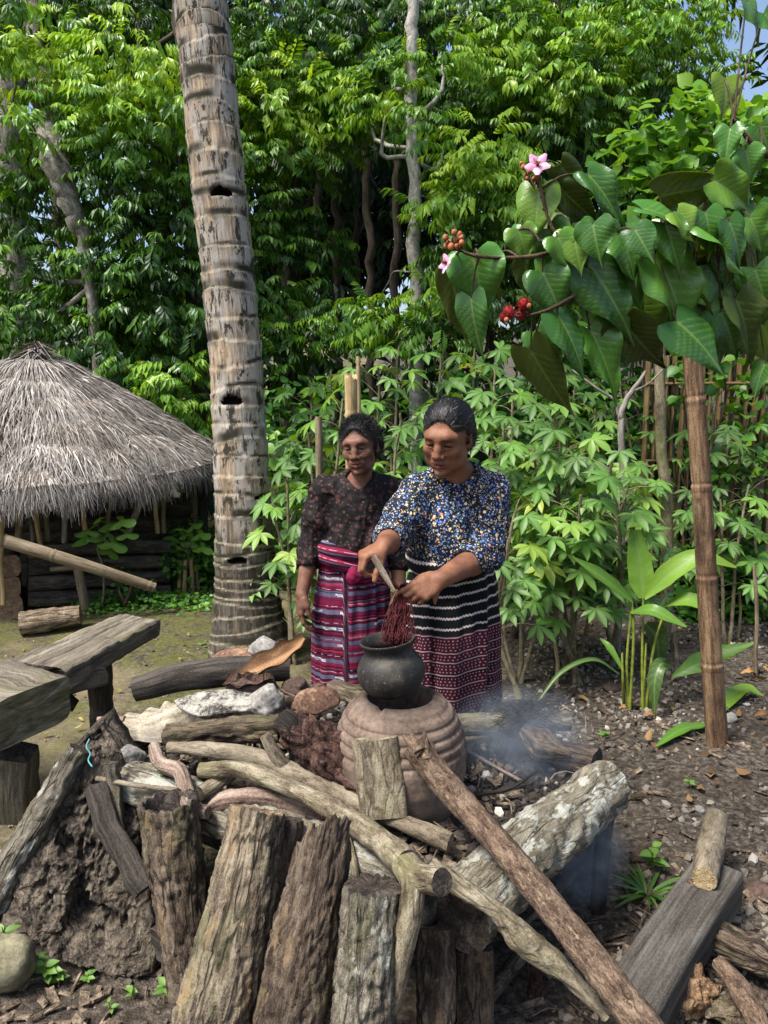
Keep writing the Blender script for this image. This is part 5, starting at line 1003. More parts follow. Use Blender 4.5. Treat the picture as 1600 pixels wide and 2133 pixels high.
c = t.ramp(a, [(0.3, rgb((20, 19, 18))), (0.52, rgb((40, 38, 36))), (0.72, rgb((74, 68, 58)))])
c = t.mix(t.ramp(t.noise(o_, 210, 2), [(0.66, 0.0), (0.72, 0.55)]), c, rgb((150, 140, 120)))
POT = t.done(c, 0.62, t.bump(f, 0.3, 0.002), 0.35)
tag(mk('clay_pot', V, Q, POT), 'blackened round clay pot tilted on top of the stove', 'pot')
# ================================================================== RIGHT FOREGROUND
GREYT = mat_wood('grey_timber', [(0.22, rgb((46, 42, 38))), (0.45, rgb((80, 75, 68))), (0.8, rgb((116, 110, 101)))], scale=26, sc=(1, 1, 0.05), crack=0.35, bump=0.5)
board('square_timber', 'long squared grey timber lying on the ground at lower right', [gz(1305, 2135, 0.09), gz(1395, 1985, 0.10), gz(1496, 1836, 0.12)], 0.070, 0.060, GREYT, SAWND, 101, 'timber', 0.004, step=0.012)
lying('short_log', 'round grey log with broken pale end resting on the squared timber', [(1468, 1832, .20), (1482, 1770, .20), (1494, 1708, .19)], [0.036, 0.039, 0.037], SMOOTHB, mat_wood('broken_pale_end', [(0.22, rgb((120, 92, 50))), (0.5, rgb((190, 160, 104))), (0.8, rgb((222, 202, 150)))], sc=(1, 1, 1), scale=40, crack=0.4, bump=1.0), 102, cat='log', group=None, disp=bd(0.002, 102, 40, 14, 0.004))
lying('dark_branch', 'thin dark branch bending over the squared timber', [(1438, 1830, 0, 2.02), (1455, 1890, 0, 1.98), (1480, 1945, 0, 1.93), (1525, 1985, 0, 1.88)], [0.011, 0.014, 0.018, 0.02], POLEB, CUTD, 103, group=None)
ORG = mat_wood('broken_orange_wood', [(0.22, rgb((84, 58, 38))), (0.45, rgb((150, 112, 72))), (0.75, rgb((206, 164, 110)))], src='obj', scale=20, sc=(1, 1, 0.4), crack=0.6, bump=1.0, bdist=0.012)
lying('split_wood', 'split brown wood piece at the right edge of the picture', [(1500, 1958, .07), (1550, 1985, .08), (1640, 2020, .08)], [0.042, 0.05, 0.045], BARKB, CUTW, 104, cat='wood', group='firewood at the lower right', disp=bd(0.012, 104, 30, 5, 0.014), seg=34)
for k, (px, py, r, m, lab, s) in enumerate([(1432, 2095, (.075, .05, .06), ORG, 'broken orange brown wood chunk at the lower right', 5), (1540, 2110, (.085, .055, .045), BARKB, 'dark lumpy wood chunk beside the orange one', 6), (1372, 2125, (.05, .04, .05), ROT, 'small dark wood chunk left of the orange one', 7)]):
    p = on_ground(px, py + 20); V, Q = ball((0, 0, 0), r, 60, 44, 0.3, 4.4, 110+s, .5); V = V*(1 + 0.16*ridge(V*A(40, 40, 12), s, 2)[:, None]); V = V + p + A(0, 0, r[2]*0.75)
    tag(mk('wood_chunk', V, Q, m, attrs={'bk': V - p}), lab, 'wood', 'firewood at the lower right')
lying('dark_branch', 'short red brown branch lying in front of the wood chunks', [(1495, 2005, .11), (1540, 2060, .10), (1590, 2150, .07)], [0.024, 0.028, 0.026], POLEB, CUTD, 108, group='firewood at the lower right', disp=bd(0.003, 108))
lying('red_root', 'gnarled dark red root standing under the long pole', [(1098, 1935, 0, 1.86), (1105, 2000, 0, 1.84), (1118, 2060, 0, 1.82), (1100, 2130, 0, 1.78)], [0.022, 0.018, 0.024, 0.02], REDR, CUTD, 109, cat='root', disp=bd(0.004, 109, 40, 9, 0.008))
for k, (a, b, Y0, Y1, lab) in enumerate([((1090, 1985), (950, 2160), 1.85, 1.60, 'dark pole in the shade under the hearth at front'), ((1010, 1900), (920, 2150), 1.9, 1.66, 'thin dark pole leaning deep under the hearth'), ((1225, 1790), (1080, 1935), 2.15, 1.95, 'dark stick slanting under the right beam')]):
    p, q = at(*a, Y0), at(*b, Y1); q[2] = max(q[2], zg(q[0], q[1]) + 0.01); log('shaded_pole', [p, q], [0.02, 0.022] if k < 2 else [0.012, 0.012], BARKB, CUTD, lab, 'pole', 'poles under the hearth', seg=14, step=0.02, disp=bd(0.003, k), seed=k)
for k, (px, py, r, lab) in enumerate([(1275, 1440, .042, 'dark rounded stone left of the broad leaved plant'), (1395, 1448, .02, 'small pale stone by the broad leaved plant'), (1522, 1500, .03, 'grey stone right of the bamboo post'), (1580, 1865, .04, 'dark stone at the right edge of the gravel'), (1455, 1690, .018, 'small grey stone behind the short log'), (1332, 1790, .03, 'dark stone beside the grassy weed'), (1330, 1835, .022, 'small brown stone beside the grassy weed')]):
    p = on_ground(px, py); V, Q = ball((0, 0, 0), (r*1.3, r, r*0.75), 28, 18, 0.15, 3.2, 130+k, .4, k*0.7); tag(mk('stone', V + p + A(0, 0, r*0.3), Q, (SDARK, SGREY)[k in (1, 2, 4)]), lab, 'stone', 'stones on the gravel')
# turquoise string and debris on the slab top
V, F, at_, _ = tube([at(186, 1540, 2.13), at(180, 1556, 2.10), at(188, 1570, 2.09), at(184, 1584, 2.06), at(192, 1597, 2.03)], [0.0022]*2, 6, 0.006)
t = NT('turquoise_string'); tag(mk('string', V, F, t.done(rgb((84, 146, 148)), 0.7), attrs=at_), 'short turquoise string on top of the rotten slab', 'string')
# ---- bark chips and thin twigs strewn about the wood pile (too many to count)
rng = np.random.default_rng(191)
def strew(name, label, spots, nch, ntw, zfun):
    n = nch; c = np.array([spots[rng.integers(0, len(spots))] for _ in range(n)]); x = c[:, 0] + c[:, 2]*rng.normal(0, 1, n); y = c[:, 1] + c[:, 2]*rng.normal(0, 1, n)
    bx_ = np.array([(a, b, d) for a in (-1, 1) for b in (-1, 1) for d in (-1, 1)], float)*A(1, .32, .10); bf_ = np.array([(0, 1, 3, 2), (4, 6, 7, 5), (0, 4, 5, 1), (2, 3, 7, 6), (0, 2, 6, 4), (1, 5, 7, 3)])
    X = rng.normal(size=(n, 3))*A(1, 1, .25); V, F, ad = scatter(bx_*(1 + .2*np.random.default_rng(1).normal(size=(8, 1))), bf_, np.stack([x, y, zfun(x, y) + .008], 1), frame_from(X, A(0, 0, 1) + rng.normal(0, .4, (n, 3))), rng.uniform(.008, .035, n)); tws = [(V, [F], {'bk': V})]
    for k in range(ntw):
        q = spots[rng.integers(0, len(spots))]; p = A(q[0] + q[2]*rng.normal(), q[1] + q[2]*rng.normal(), 0); p[2] = float(zfun(np.array([p[0]]), np.array([p[1]]))[0]) + .008; a = rng.uniform(0, 6.28); l = rng.uniform(.05, .22); d = A(math.cos(a), math.sin(a), 0)*l; e = p + d; e[2] = float(zfun(np.array([e[0]]), np.array([e[1]]))[0]) + .008 + .03*rng.random()
        tws.append(tube([p, (p+e)/2 + A(*rng.normal(0, .012, 2), .012), e], [.003, .0016], 5, .03, seed=k, cap=False)[:3])
    V, F, ad = join(tws); return tag(mk(name, V, F, STREW, smooth=False, attrs=ad), label, 'debris', kind='stuff')
STREW = mat_wood('chips', [(0.22, rgb((56, 44, 34))), (0.5, rgb((112, 94, 74))), (0.8, rgb((176, 156, 126)))], scale=30, crack=0.0)
strew('ground_debris', 'bark chips and twigs strewn on the earth around the hearth', [(.75, 1.75, .16), (.95, 2.0, .2), (.55, 1.7, .12), (1.1, 2.4, .3), (-.75, 1.75, .12), (1.0, 1.6, .2), (1.4, 3.2, .4), (.7, 3.0, .25)], 420, 90, gheight)
strew('hearth_debris', 'bark chips and twigs on the hearth between the wood', [(-.5, 2.35, .12), (-.3, 2.3, .14), (.3, 2.1, .12), (-.6, 2.25, .08), (.1, 1.8, .06)], 200, 46, lambda x, y: bedz(x, y))
for k, (pts, r, lab) in enumerate([([(205, 1620, 2.08), (330, 1640, 2.0), (470, 1640, 1.96)], .008, 'thin grey stick lying under the twisted root'), ([(640, 1700, 1.84), (760, 1735, 1.76), (880, 1790, 1.64)], .007, 'thin dark stick lying beside the long mossy branch'), ([(700, 1600, 1.98), (640, 1640, 1.95), (560, 1650, 1.94)], .008, 'thin brown stick below the red root chunk'),
        ([(640, 1470, 2.32), (590, 1440, 2.38), (560, 1405, 2.45)], .005, 'thin straw stalk leaning over the rusty stone'), ([(985, 1655, 1.98), (1060, 1640, 2.05), (1120, 1600, 2.15)], .006, 'thin charred stick in the ash before the right beam'), ([(720, 1740, 1.74), (735, 1800, 1.66), (740, 1860, 1.62)], .012, 'mossy twig hanging behind the grey front log')]):
    log('thin_stick', [at(*p_) for p_ in pts], [r, r*.7], (SMOOTHB, CHAR, BARKB, DRIFT, CHAR, PALEB)[k], CUTD, lab, 'stick', 'thin sticks in the wood pile', seg=9, step=.012, wob=.006, seed=200+k)
lap('wood')
# ================================================================== PEOPLE: rounded volumes melted into one skin
class SDF:
    def __init__(s, lo, hi, h):
        s.lo = A(*lo); s.h = h; s.n = np.ceil((A(*hi) - s.lo)/h).astype(int) + 1; s.D = np.full(s.n, 0.05, np.float32)
    def _put(s, lo, hi, f, k, sub=False):
        a = np.maximum(0, np.floor((lo - k - 0.012 - s.lo)/s.h).astype(int)); b = np.minimum(s.n, np.ceil((hi + k + 0.012 - s.lo)/s.h).astype(int) + 1)
        if (b <= a).any(): return s
        ax = [(s.lo[i] + s.h*np.arange(a[i], b[i])).astype(np.float32) for i in range(3)]
        d = f(ax[0][:, None, None], ax[1][None, :, None], ax[2][None, None, :]).astype(np.float32)
        w = (slice(a[0], b[0]), slice(a[1], b[1]), slice(a[2], b[2])); o = s.D[w]
        if sub: d = -d; s.D[w] = np.maximum(o, d) + np.maximum(k - np.abs(o-d), 0)**2/(4*k)
        else: s.D[w] = np.minimum(o, d) - np.maximum(k - np.abs(o-d), 0)**2/(4*k)
        return s
    def cap(s, a, b, ra, rb=None, k=0.01, sub=False):
        a, b = A(*a), A(*b); rb = ra if rb is None else rb; ab = b - a; L2 = float(ab@ab) + 1e-12
        def f(x, y, z):
            t = np.clip(((x-a[0])*ab[0] + (y-a[1])*ab[1] + (z-a[2])*ab[2])/L2, 0, 1)
            return np.sqrt((x-a[0]-t*ab[0])**2 + (y-a[1]-t*ab[1])**2 + (z-a[2]-t*ab[2])**2) - (ra + (rb-ra)*t)
        r = max(ra, rb); return s._put(np.minimum(a, b)-r, np.maximum(a, b)+r, f, k, sub)
    def chain(s, P, R, k=0.01, sub=False):
        for i in range(len(P)-1): s.cap(P[i], P[i+1], R[i], R[i+1], k, sub)
        return s
    def ell(s, c, r, k=0.01, rot=None, sub=False):
        c, r = A(*c), A(*r); M = np.eye(3) if rot is None else np.asarray(rot)
        def f(x, y, z):
            X, Y, Z = x-c[0], y-c[1], z-c[2]
            p = [(M[0][i]*X + M[1][i]*Y + M[2][i]*Z) for i in range(3)]
            k0 = np.sqrt(sum((p[i]/r[i])**2 for i in range(3))); k1 = np.sqrt(sum((p[i]/r[i]**2)**2 for i in range(3))) + 1e-9
            return k0*(k0-1)/k1
        m = r.max() if rot is not None else r
        return s._put(c - m, c + m, f, k, sub)
    def plane(s, p, n, k=0.004, wob=None):                       # cut away the side n points to
        p, n = A(*p), A(*n); n = n/np.linalg.norm(n)
        def f(x, y, z):
            d = -((x-p[0])*n[0] + (y-p[1])*n[1] + (z-p[2])*n[2]); return d + (wob(x, y, z) if wob else 0)
        return s._put(s.lo, s.lo + s.h*s.n, f, k, True)
    def mesh(s):
        D = s.D; S = D < 0; n = np.array(D.shape) - 1
        c8 = [(i, j, k) for i in (0, 1) for j in (0, 1) for k in (0, 1)]
        cnt = sum(S[i:i+n[0], j:j+n[1], k:k+n[2]].astype(np.int8) for i, j, k in c8); act = (cnt > 0) & (cnt < 8)
        ci = np.argwhere(act); ids = np.full(act.shape, -1, np.int64); ids[tuple(ci.T)] = np.arange(len(ci))
        acc = np.zeros((len(ci), 3)); w = np.zeros(len(ci))
        for a in c8:
            for ax_ in range(3):
                if a[ax_] == 0:
                    b = list(a); b[ax_] = 1
                    da = D[ci[:, 0]+a[0], ci[:, 1]+a[1], ci[:, 2]+a[2]]; db = D[ci[:, 0]+b[0], ci[:, 1]+b[1], ci[:, 2]+b[2]]
                    m = (da < 0) != (db < 0); t = da/(da - db + 1e-20); p = np.tile(A(*a), (len(ci), 1)); p[:, ax_] = t
                    acc[m] += p[m]; w[m] += 1
        V = s.lo + s.h*(ci + acc/w[:, None]); Q = []
        for ax_ in range(3):
            u, v = (ax_+1) % 3, (ax_+2) % 3; sl = [slice(1, n[0]), slice(1, n[1]), slice(1, n[2])]; sl[ax_] = slice(0, n[ax_])
            s2 = list(sl); s2[ax_] = slice(1, n[ax_]+1); a, b = S[tuple(sl)], S[tuple(s2)]
            for flip in (False, True):
                e = np.argwhere((a & ~b) if not flip else (~a & b))
                off = np.ones(3, int); off[ax_] = 0; e = e + off
                def g(du, dv): q = e.copy(); q[:, u] += du; q[:, v] += dv; return ids[tuple(q.T)]
                q = np.stack([g(-1, -1), g(0, -1), g(0, 0), g(-1, 0)], 1); Q.append(q[:, ::-1] if flip else q)
        return V, np.concatenate(Q)
def vnormals(V, Q):
    f = V[Q]; nm = np.cross(f[:, 2]-f[:, 0], f[:, 3]-f[:, 1]); o_ = np.zeros_like(V)
    for k in range(4): np.add.at(o_, Q[:, k], nm)
    return o_/(np.linalg.norm(o_, axis=1, keepdims=True) + 1e-12)
def relax(V, Q, it=1, w=0.5):
    E = np.concatenate([Q[:, [0, 1]], Q[:, [1, 2]], Q[:, [2, 3]], Q[:, [3, 0]]])
    for _ in range(it):
        a = np.zeros_like(V); c = np.zeros(len(V)); np.add.at(a, E[:, 0], V[E[:, 1]]); np.add.at(a, E[:, 1], V[E[:, 0]]); np.add.at(c, E[:, 0], 1); np.add.at(c, E[:, 1], 1)
        V = V*(1-w) + w*a/np.maximum(c, 1)[:, None]
    return V
def rotm(yaw, pitch, roll):                            # degrees; face looks to -y; yaw>0 turns to image left, pitch>0 looks down
    a, b, c = math.radians(-yaw), math.radians(pitch), math.radians(roll)
    Rz = np.array([[math.cos(a), -math.sin(a), 0], [math.sin(a), math.cos(a), 0], [0, 0, 1]]); Rx = np.array([[1, 0, 0], [0, math.cos(b), -math.sin(b)], [0, math.sin(b), math.cos(b)]])
    Ry = np.array([[math.cos(c), 0, math.sin(c)], [0, 1, 0], [-math.sin(c), 0, math.cos(c)]]); return Rz@Rx@Ry
def head(full=1.0, gaunt=0.0, smile=0.0, lid=1.0, neck=None):
    s = SDF((-0.105, -0.135, -0.235), (0.105, 0.135, 0.135), 0.0025); f = full
    s.ell((0, .014, .036), (.073, .092, .077), .01)
    s.ell((0, -.030, -.022), (.062*f, .062, .082), .03); s.ell((0, -.040, -.076), (.050*f, .046, .036), .03)
    for q in (-1, 1):
        s.ell((q*.044*f, -.018, -.064), (.020*f, .034, .032), .03)                      # jaw corner
        s.ell((q*.040, -.066, -.024 + .004*smile), (.024, .020, .021 - .003*gaunt), .02)   # cheekbone
        if smile: s.ell((q*.037, -.071, -.034), (.018, .016, .015), .012)
        if gaunt: s.ell((q*.056, -.052, -.062), (.016, .022, .022), .02, sub=True)
    s.ell((0, -.080, -.101), (.020*f, .018, .015), .02)                                  # chin
    s.chain([(-.046, -.067, .022), (-.026, -.082, .028), (0, -.083, .024), (.026, -.082, .028), (.046, -.067, .022)], [.008, .0095, .009, .0095, .008], .028)
    for q in (-1, 1):
        s.ell((q*.031, -.101, .003), (.018, .0145, .0105), .016, sub=True)                # socket
        s.ell((q*.031, -.0765, .002), (.0150, .0150, .0135), .006)                      # lid over the eye
        s.cap((q*.019, -.0935, -.011), (q*.042, -.0855, -.010), .0016, .0014, .004)      # pouch under the eye
        s.cap((q*.020, -.0915, -.0035), (q*.042, -.0855, -.003), .0013, .0012, .003, sub=True)
    s.chain([(0, -.090, .016), (0, -.100, -.008), (0, -.108, -.031)], [.0075, .009, .0130], .015)   # nose
    for q in (-1, 1):
        s.ell((q*.0155, -.0975, -.036), (.0100, .0115, .0090), .010); s.ell((q*.0085, -.105, -.0435), (.0042, .0042, .003), .003, sub=True)
        s.chain([(q*.021, -.099, -.034), (q*.030 + q*.004*smile, -.090, -.052), (q*.033 + q*.004*smile, -.083, -.068)], [.0022, .0022, .001], .006, sub=True)  # fold beside the mouth
    mz = -.064; wm = .023 + .006*smile; up = .004*smile
    s.ell((0, -.086, mz), (.030, .014, .020), .014)
    s.chain([(-wm, -.089, mz + .001 + up), (-.009, -.0985, mz + .0055), (0, -.0985, mz + .0045), (.009, -.0985, mz + .0055), (wm, -.089, mz + .001 + up)], [.003, .0052, .005, .0052, .003], .005)
    s.chain([(-wm*.9, -.089, mz - .005 + up), (0, -.0975, mz - .0095), (wm*.9, -.089, mz - .005 + up)], [.003, .0068, .003], .005)
    s.chain([(-wm*1.08, -.094, mz - .001 + up*1.2), (-.008, -.104, mz - .0015), (.008, -.104, mz - .0015), (wm*1.08, -.094, mz - .001 + up*1.2)], [.0013 + .0007*smile, .002 + .001*smile, .002 + .001*smile, .0013 + .0007*smile], .003, sub=True)
    s.ell((0, -.092, mz - .0205), (.016, .006, .005), .008, sub=True)
    for q in (-1, 1):
        s.ell((q*.0775, .010, -.006), (.0075, .018, .030), .006, rot=rotm(-q*18, 0, 0)); s.ell((q*.085, .008, -.004), (.006, .010, .018), .006, sub=True); s.ell((q*.074, .000, -.030), (.007, .008, .009), .006)
    if neck is not None: s.chain([(0, .016, -.06), tuple(neck*0.55 + A(0, .012, -.03)), tuple(neck)], [.050, .046 - .004*gaunt, .054], .02)
    V, Q = s.mesh(); V = relax(V, Q, 2, 0.5); x, y, z = np.abs(V[:, 0]), V[:, 1], V[:, 2]
    g = lambda cx, cy, cz, a, b, c: np.exp(-(((x-cx)/a)**2 + ((y-cy)/b)**2 + ((z-cz)/c)**2))
    ft = y < -.05
    lip = np.clip(1.5*np.exp(-((x/(wm*.95))**4 + ((z - mz + .002 - up*(x/wm)**2)/.0105)**4)), 0, 1)*(y < -.082)
    ezc = -.002 - .0045*((x-.031)/.015)**2*(-1)*0.3
    eye = np.clip(1.6*np.exp(-(((x-.031)/.0135)**4 + ((z - (.0005 - .003*(1-lid)) + .10*(x-.031))/(.0032 + .0034*(1-lid)))**2)), 0, 1)*ft
    ez = .0005 - .003*(1-lid); lash = np.clip((z - ez)/.0018 + .2, 0, 1) + np.exp(-((x-.031)/.0055)**4); lash = np.clip(lash, 0, 1); white = eye*(1-lash)*(lid < .8)
    mouthline = np.clip(1.5*np.exp(-((x/(wm*1.02))**6 + ((z - mz + .0013 - up*1.1*(x/wm)**2)/.0018)**2)), 0, 1)*(y < -.08)
    brow = np.clip(1.3*np.exp(-(((x-.030)/.018)**4 + ((z - .0235 + .006*((x-.026)/.02)**2)/.0052)**2)), 0, 1)*ft
    nostril = g(.0085, -.107, -.0435, .004, .006, .003)
    return V, Q, {'hl': V.copy(), 'lip': lip, 'ink': np.clip(np.maximum(np.maximum(eye*(lash if lid < .8 else 1), mouthline*.8), nostril), 0, 1), 'brow': brow, 'white': white}
def hand(s, w, F, N, S, sc=1.0, curl=(30, 40, 25), spread=8, thumb=(0.55, 0.35), fc=None, k=0.006):
    """w wrist, F towards the fingers, N out of the palm, S towards the thumb"""
    F, N, S = [A(*v)/np.linalg.norm(v) for v in (F, N, S)]; N = N - F*(N@F); N /= np.linalg.norm(N); S = S - F*(S@F) - N*(S@N); S /= np.linalg.norm(S)
    offs = [.027, .009, -.009, -.026]; ml = [.080, .084, .079, .071]; ln = [(.040, .024, .020), (.045, .028, .021), (.041, .026, .021), (.032, .020, .018)]; rad = [.0090, .0092, .0088, .0078]
    tips = []
    for i in range(4):
        b = w + S*offs[i]*0.55*sc + F*.008*sc; kn = w + (F*ml[i] + S*offs[i])*sc - N*.004*sc
        s.cap(b, kn, .0135*sc, .0115*sc, .012); a = math.radians(spread*(1.5-i)/1.5*0.6); d0 = F*math.cos(a) + S*math.sin(a); p = kn; ang_ = 0; cc = curl if fc is None else fc[i]
        for j in range(3):
            ang_ += math.radians(cc[j]); d = d0*math.cos(ang_) + N*math.sin(ang_); q = p + d*ln[i][j]*sc; r = rad[i]*sc
            s.cap(p, q, r*(1.02-.08*j), r*(.95-.1*j), .003 if j else .007); p = q
        tips.append(p)
    s.ell(w + (F*.045 + S*.026 + N*.010)*sc, A(.020, .020, .020)*sc, .014); s.ell(w + (F*.04 - S*.02 + N*.008)*sc, A(.018, .018, .018)*sc, .014)
    tb = w + (F*.022 + S*.026 + N*.006)*sc; t1 = tb + (F*.78 + S*thumb[0] + N*thumb[1])*.036*sc; d2 = F*.9 + S*thumb[0]*0.1 + N*thumb[1]*1.0; d2 /= np.linalg.norm(d2); t2 = t1 + d2*.030*sc; t3 = t2 + (d2*0.9 + N*0.25)*.024*sc
    s.cap(tb, t1, .0150*sc, .0118*sc, .010); s.cap(t1, t2, .0112*sc, .0104*sc, .004); s.cap(t2, t3, .0104*sc, .0085*sc, .003)
    return tips, t3
def arm(sh, el, wr, R, h=0.0032, hnd=None, margin=0.20):
    P = np.array([sh, el, wr]); lo, hi = P.min(0) - 0.075, P.max(0) + 0.075
    lo = np.minimum(lo, A(*wr) - margin); hi = np.maximum(hi, A(*wr) + margin*0.6); s = SDF(lo, hi, h)
    m1 = sh*0.55 + el*0.45; m2 = el*0.7 + wr*0.3
    s.chain([sh, m1, el, m2, wr], [R[0], R[0]*.93, R[1], R[1]*1.04, R[2]], .015)
    tips = hand(s, wr, **hnd) if hnd else None
    V, Q = s.mesh(); return V, Q, tips
t = NT('brown_skin'); hl = t.coord('obj', rnd=False); a = t.noise(hl, 28, 4, 0.6); f = t.noise(hl, 160, 3, 0.6)
def mat_skin(name, c1, c2, c3):
    t = NT(name); o_ = t.coord('obj', rnd=False); a = t.noise(o_, 24, 4, 0.6); f = t.noise(o_, 170, 3, 0.6); big = t.noise(o_, 7, 2, 0.5)
    c = t.ramp(t.math('ADD', t.math('MULTIPLY', a, 0.6), t.math('MULTIPLY', big, 0.4)), [(0.3, c1), (0.55, c2), (0.75, c3)])
    c = t.mix(t.math('MULTIPLY', t.attr('lip', 'Fac'), 0.75), c, rgb((118, 62, 56)))
    c = t.mix(t.math('MULTIPLY', t.attr('brow', 'Fac'), t.ramp(f, [(0.35, 0.75), (0.7, 0.3)])), c, rgb((34, 23, 19)))
    c = t.mix(t.attr('white', 'Fac'), c, rgb((120, 104, 94))); c = t.mix(t.attr('ink', 'Fac'), c, rgb((20, 12, 10)))
    p = t.done(c, 0.58, t.bump(t.math('ADD', f, t.math('MULTIPLY', a, 1.5)), 0.45, 0.003), 0.33)
    return p
SKINA = mat_skin('warm_brown_skin', rgb((96, 62, 46)), rgb((130, 87, 64)), rgb((152, 107, 82)))
SKINB = mat_skin('deep_brown_skin', rgb((80, 53, 42)), rgb((112, 76, 59)), rgb((140, 101, 80)))
def mat_hair(name, c1, c2, grey=0.0):
    t = NT(name); v = t.n('ShaderNodeVectorMath', {0: t.attr('hl'), 1: (1, 0.10, 0.35)}, operation='MULTIPLY').outputs[0]; a = t.noise(v, 210, 4, 0.65)
    c = t.ramp(a, [(0.35, c1), (0.65, c2)])
    z = t.attr('grey', 'Fac'); c = t.mix(t.math('MULTIPLY', z, t.ramp(a, [(0.42, 0.0), (0.6, 0.85)])), c, rgb((150, 146, 140)))
    return t.done(c, 0.5, t.bump(a, 0.8, 0.004), 0.35)
HAIRA = mat_hair('combed_black_hair', rgb((8, 8, 9)), rgb((24, 23, 24))); HAIRB = mat_hair('frizzy_black_hair', rgb((7, 7, 8)), rgb((22, 21, 22)))
def hair(vol, frizz, cut=0.0, bun=None, side=0.0):
    s = SDF((-0.115, -0.115, -0.13), (0.115, 0.16, 0.15), 0.0024); s.ell((0, .016, .040), (.075 + vol, .094 + vol, .078 + vol), .01)
    for q in (-1, 1): s.ell((q*.058, .030, -.012), (.026 + side, .050, .045), .03)
    s.ell((0, .060, -.040), (.056, .044, .050), .03)
    if bun: s.ell(bun[0], bun[1], .012)
    s.ell((0, -.118, -.020 + cut), (.066, .092, .116), .010, sub=True)                   # forehead and face stay free
    for q in (-1, 1): s.ell((q*.088, -.066, -.040), (.052, .074, .100), .012, sub=True); s.ell((q*.088, .010, -.012), (.018, .019, .030), .008, sub=True)
    s.plane((0, 0, -.088), (0, -.3, -1), .01)
    V, Q = s.mesh(); N_ = vnormals(V, Q); q = V*A(1, .15, .5)
    V2 = V + N_*(0.0010*ridge(q*130, 3, 2) + frizz*fbm(V*60, 4, 3) + frizz*0.7*fbm(V*22, 6, 2))[:, None]
    grey = np.exp(-((np.abs(V[:, 0])-.07)/.03)**2)*np.clip((.03 - V[:, 2])/.06 + .5, 0, 1)*np.clip((.04-V[:, 1])/.06, 0, 1) + 0.5*np.clip((-.055-V[:, 1])/.03, 0, 1)
    return V2, Q, {'hl': V, 'grey': np.clip(grey, 0, 1)}
def place(V, R, sc, o_): return (V*sc)@R.T + o_
def cloth_folds(V, Q, amp, seed, fr=(16, 16, 7), fine=0.25):
    N_ = vnormals(V, Q); q = V*A(*fr); q = q + 0.5*np.stack([fbm(V*9, seed+1, 2)]*3, 1)
    return V + N_*(amp*(ridge(q, seed, 2) - 0.2) + amp*fine*fbm(V*55, seed+4, 2))[:, None]
def skirt(zs, C, R, folds, seed, seam=None, seg=180, tilt=0.0):
    """wrapped cloth: rings from waist to ankle; sk = (arc length, height along the cloth, panel)"""
    ny = 110; u = np.linspace(0, 1, ny); z = np.interp(u, np.linspace(0, 1, len(zs)), zs); cx = np.interp(u, np.linspace(0, 1, len(C)), [c[0] for c in C]); cyy = np.interp(u, np.linspace(0, 1, len(C)), [c[1] for c in C])
    rx = np.interp(u, np.linspace(0, 1, len(R)), [r[0] for r in R]); ry = np.interp(u, np.linspace(0, 1, len(R)), [r[1] for r in R]); th = np.linspace(-math.pi*1.5, math.pi*0.5, seg)
    TH, UU = np.meshgrid(th, u); k = UU**0.8
    f = 0.0
    for (fa, fn, fp) in folds: f = f + fa*np.cos(fn*TH + fp + 0.8*np.sin(UU*2 + fp))
    f = f*(0.15 + 0.85*k) + 0.020*fbm(np.stack([np.cos(TH)*2.6, np.sin(TH)*2.6, UU*2.2], -1), seed, 3)
    pan = np.zeros_like(TH)
    if seam is not None: pan = 1/(1 + np.exp(-(TH - (seam[0] + seam[1]*UU))/0.012)); f = f - 0.016*pan*np.exp(-np.maximum(0, TH-seam[0]-seam[1]*UU)/0.9) + 0.008*(1-pan)*np.exp(-np.maximum(0, -(TH-seam[0]-seam[1]*UU))/0.3)
    X = cx[:, None] + (rx[:, None] + f)*np.cos(TH); Y = cyy[:, None] + (ry[:, None] + f)*np.sin(TH); Z = z[:, None] + 0.006*np.sin(3*TH + 1)*UU + 0*TH
    V = np.stack([X, Y, Z], -1); i = np.arange(ny*seg).reshape(ny, seg); Q = np.stack([i[:-1, :-1], i[1:, :-1], i[1:, 1:], i[:-1, 1:]], -1).reshape(-1, 4)
    sk = np.stack([TH*np.mean(rx), Z - tilt*np.cos(TH)*rx[:, None] + 0.012*pan, pan], -1)
    return V.reshape(-1, 3), Q, {'sk': sk.reshape(-1, 3)}
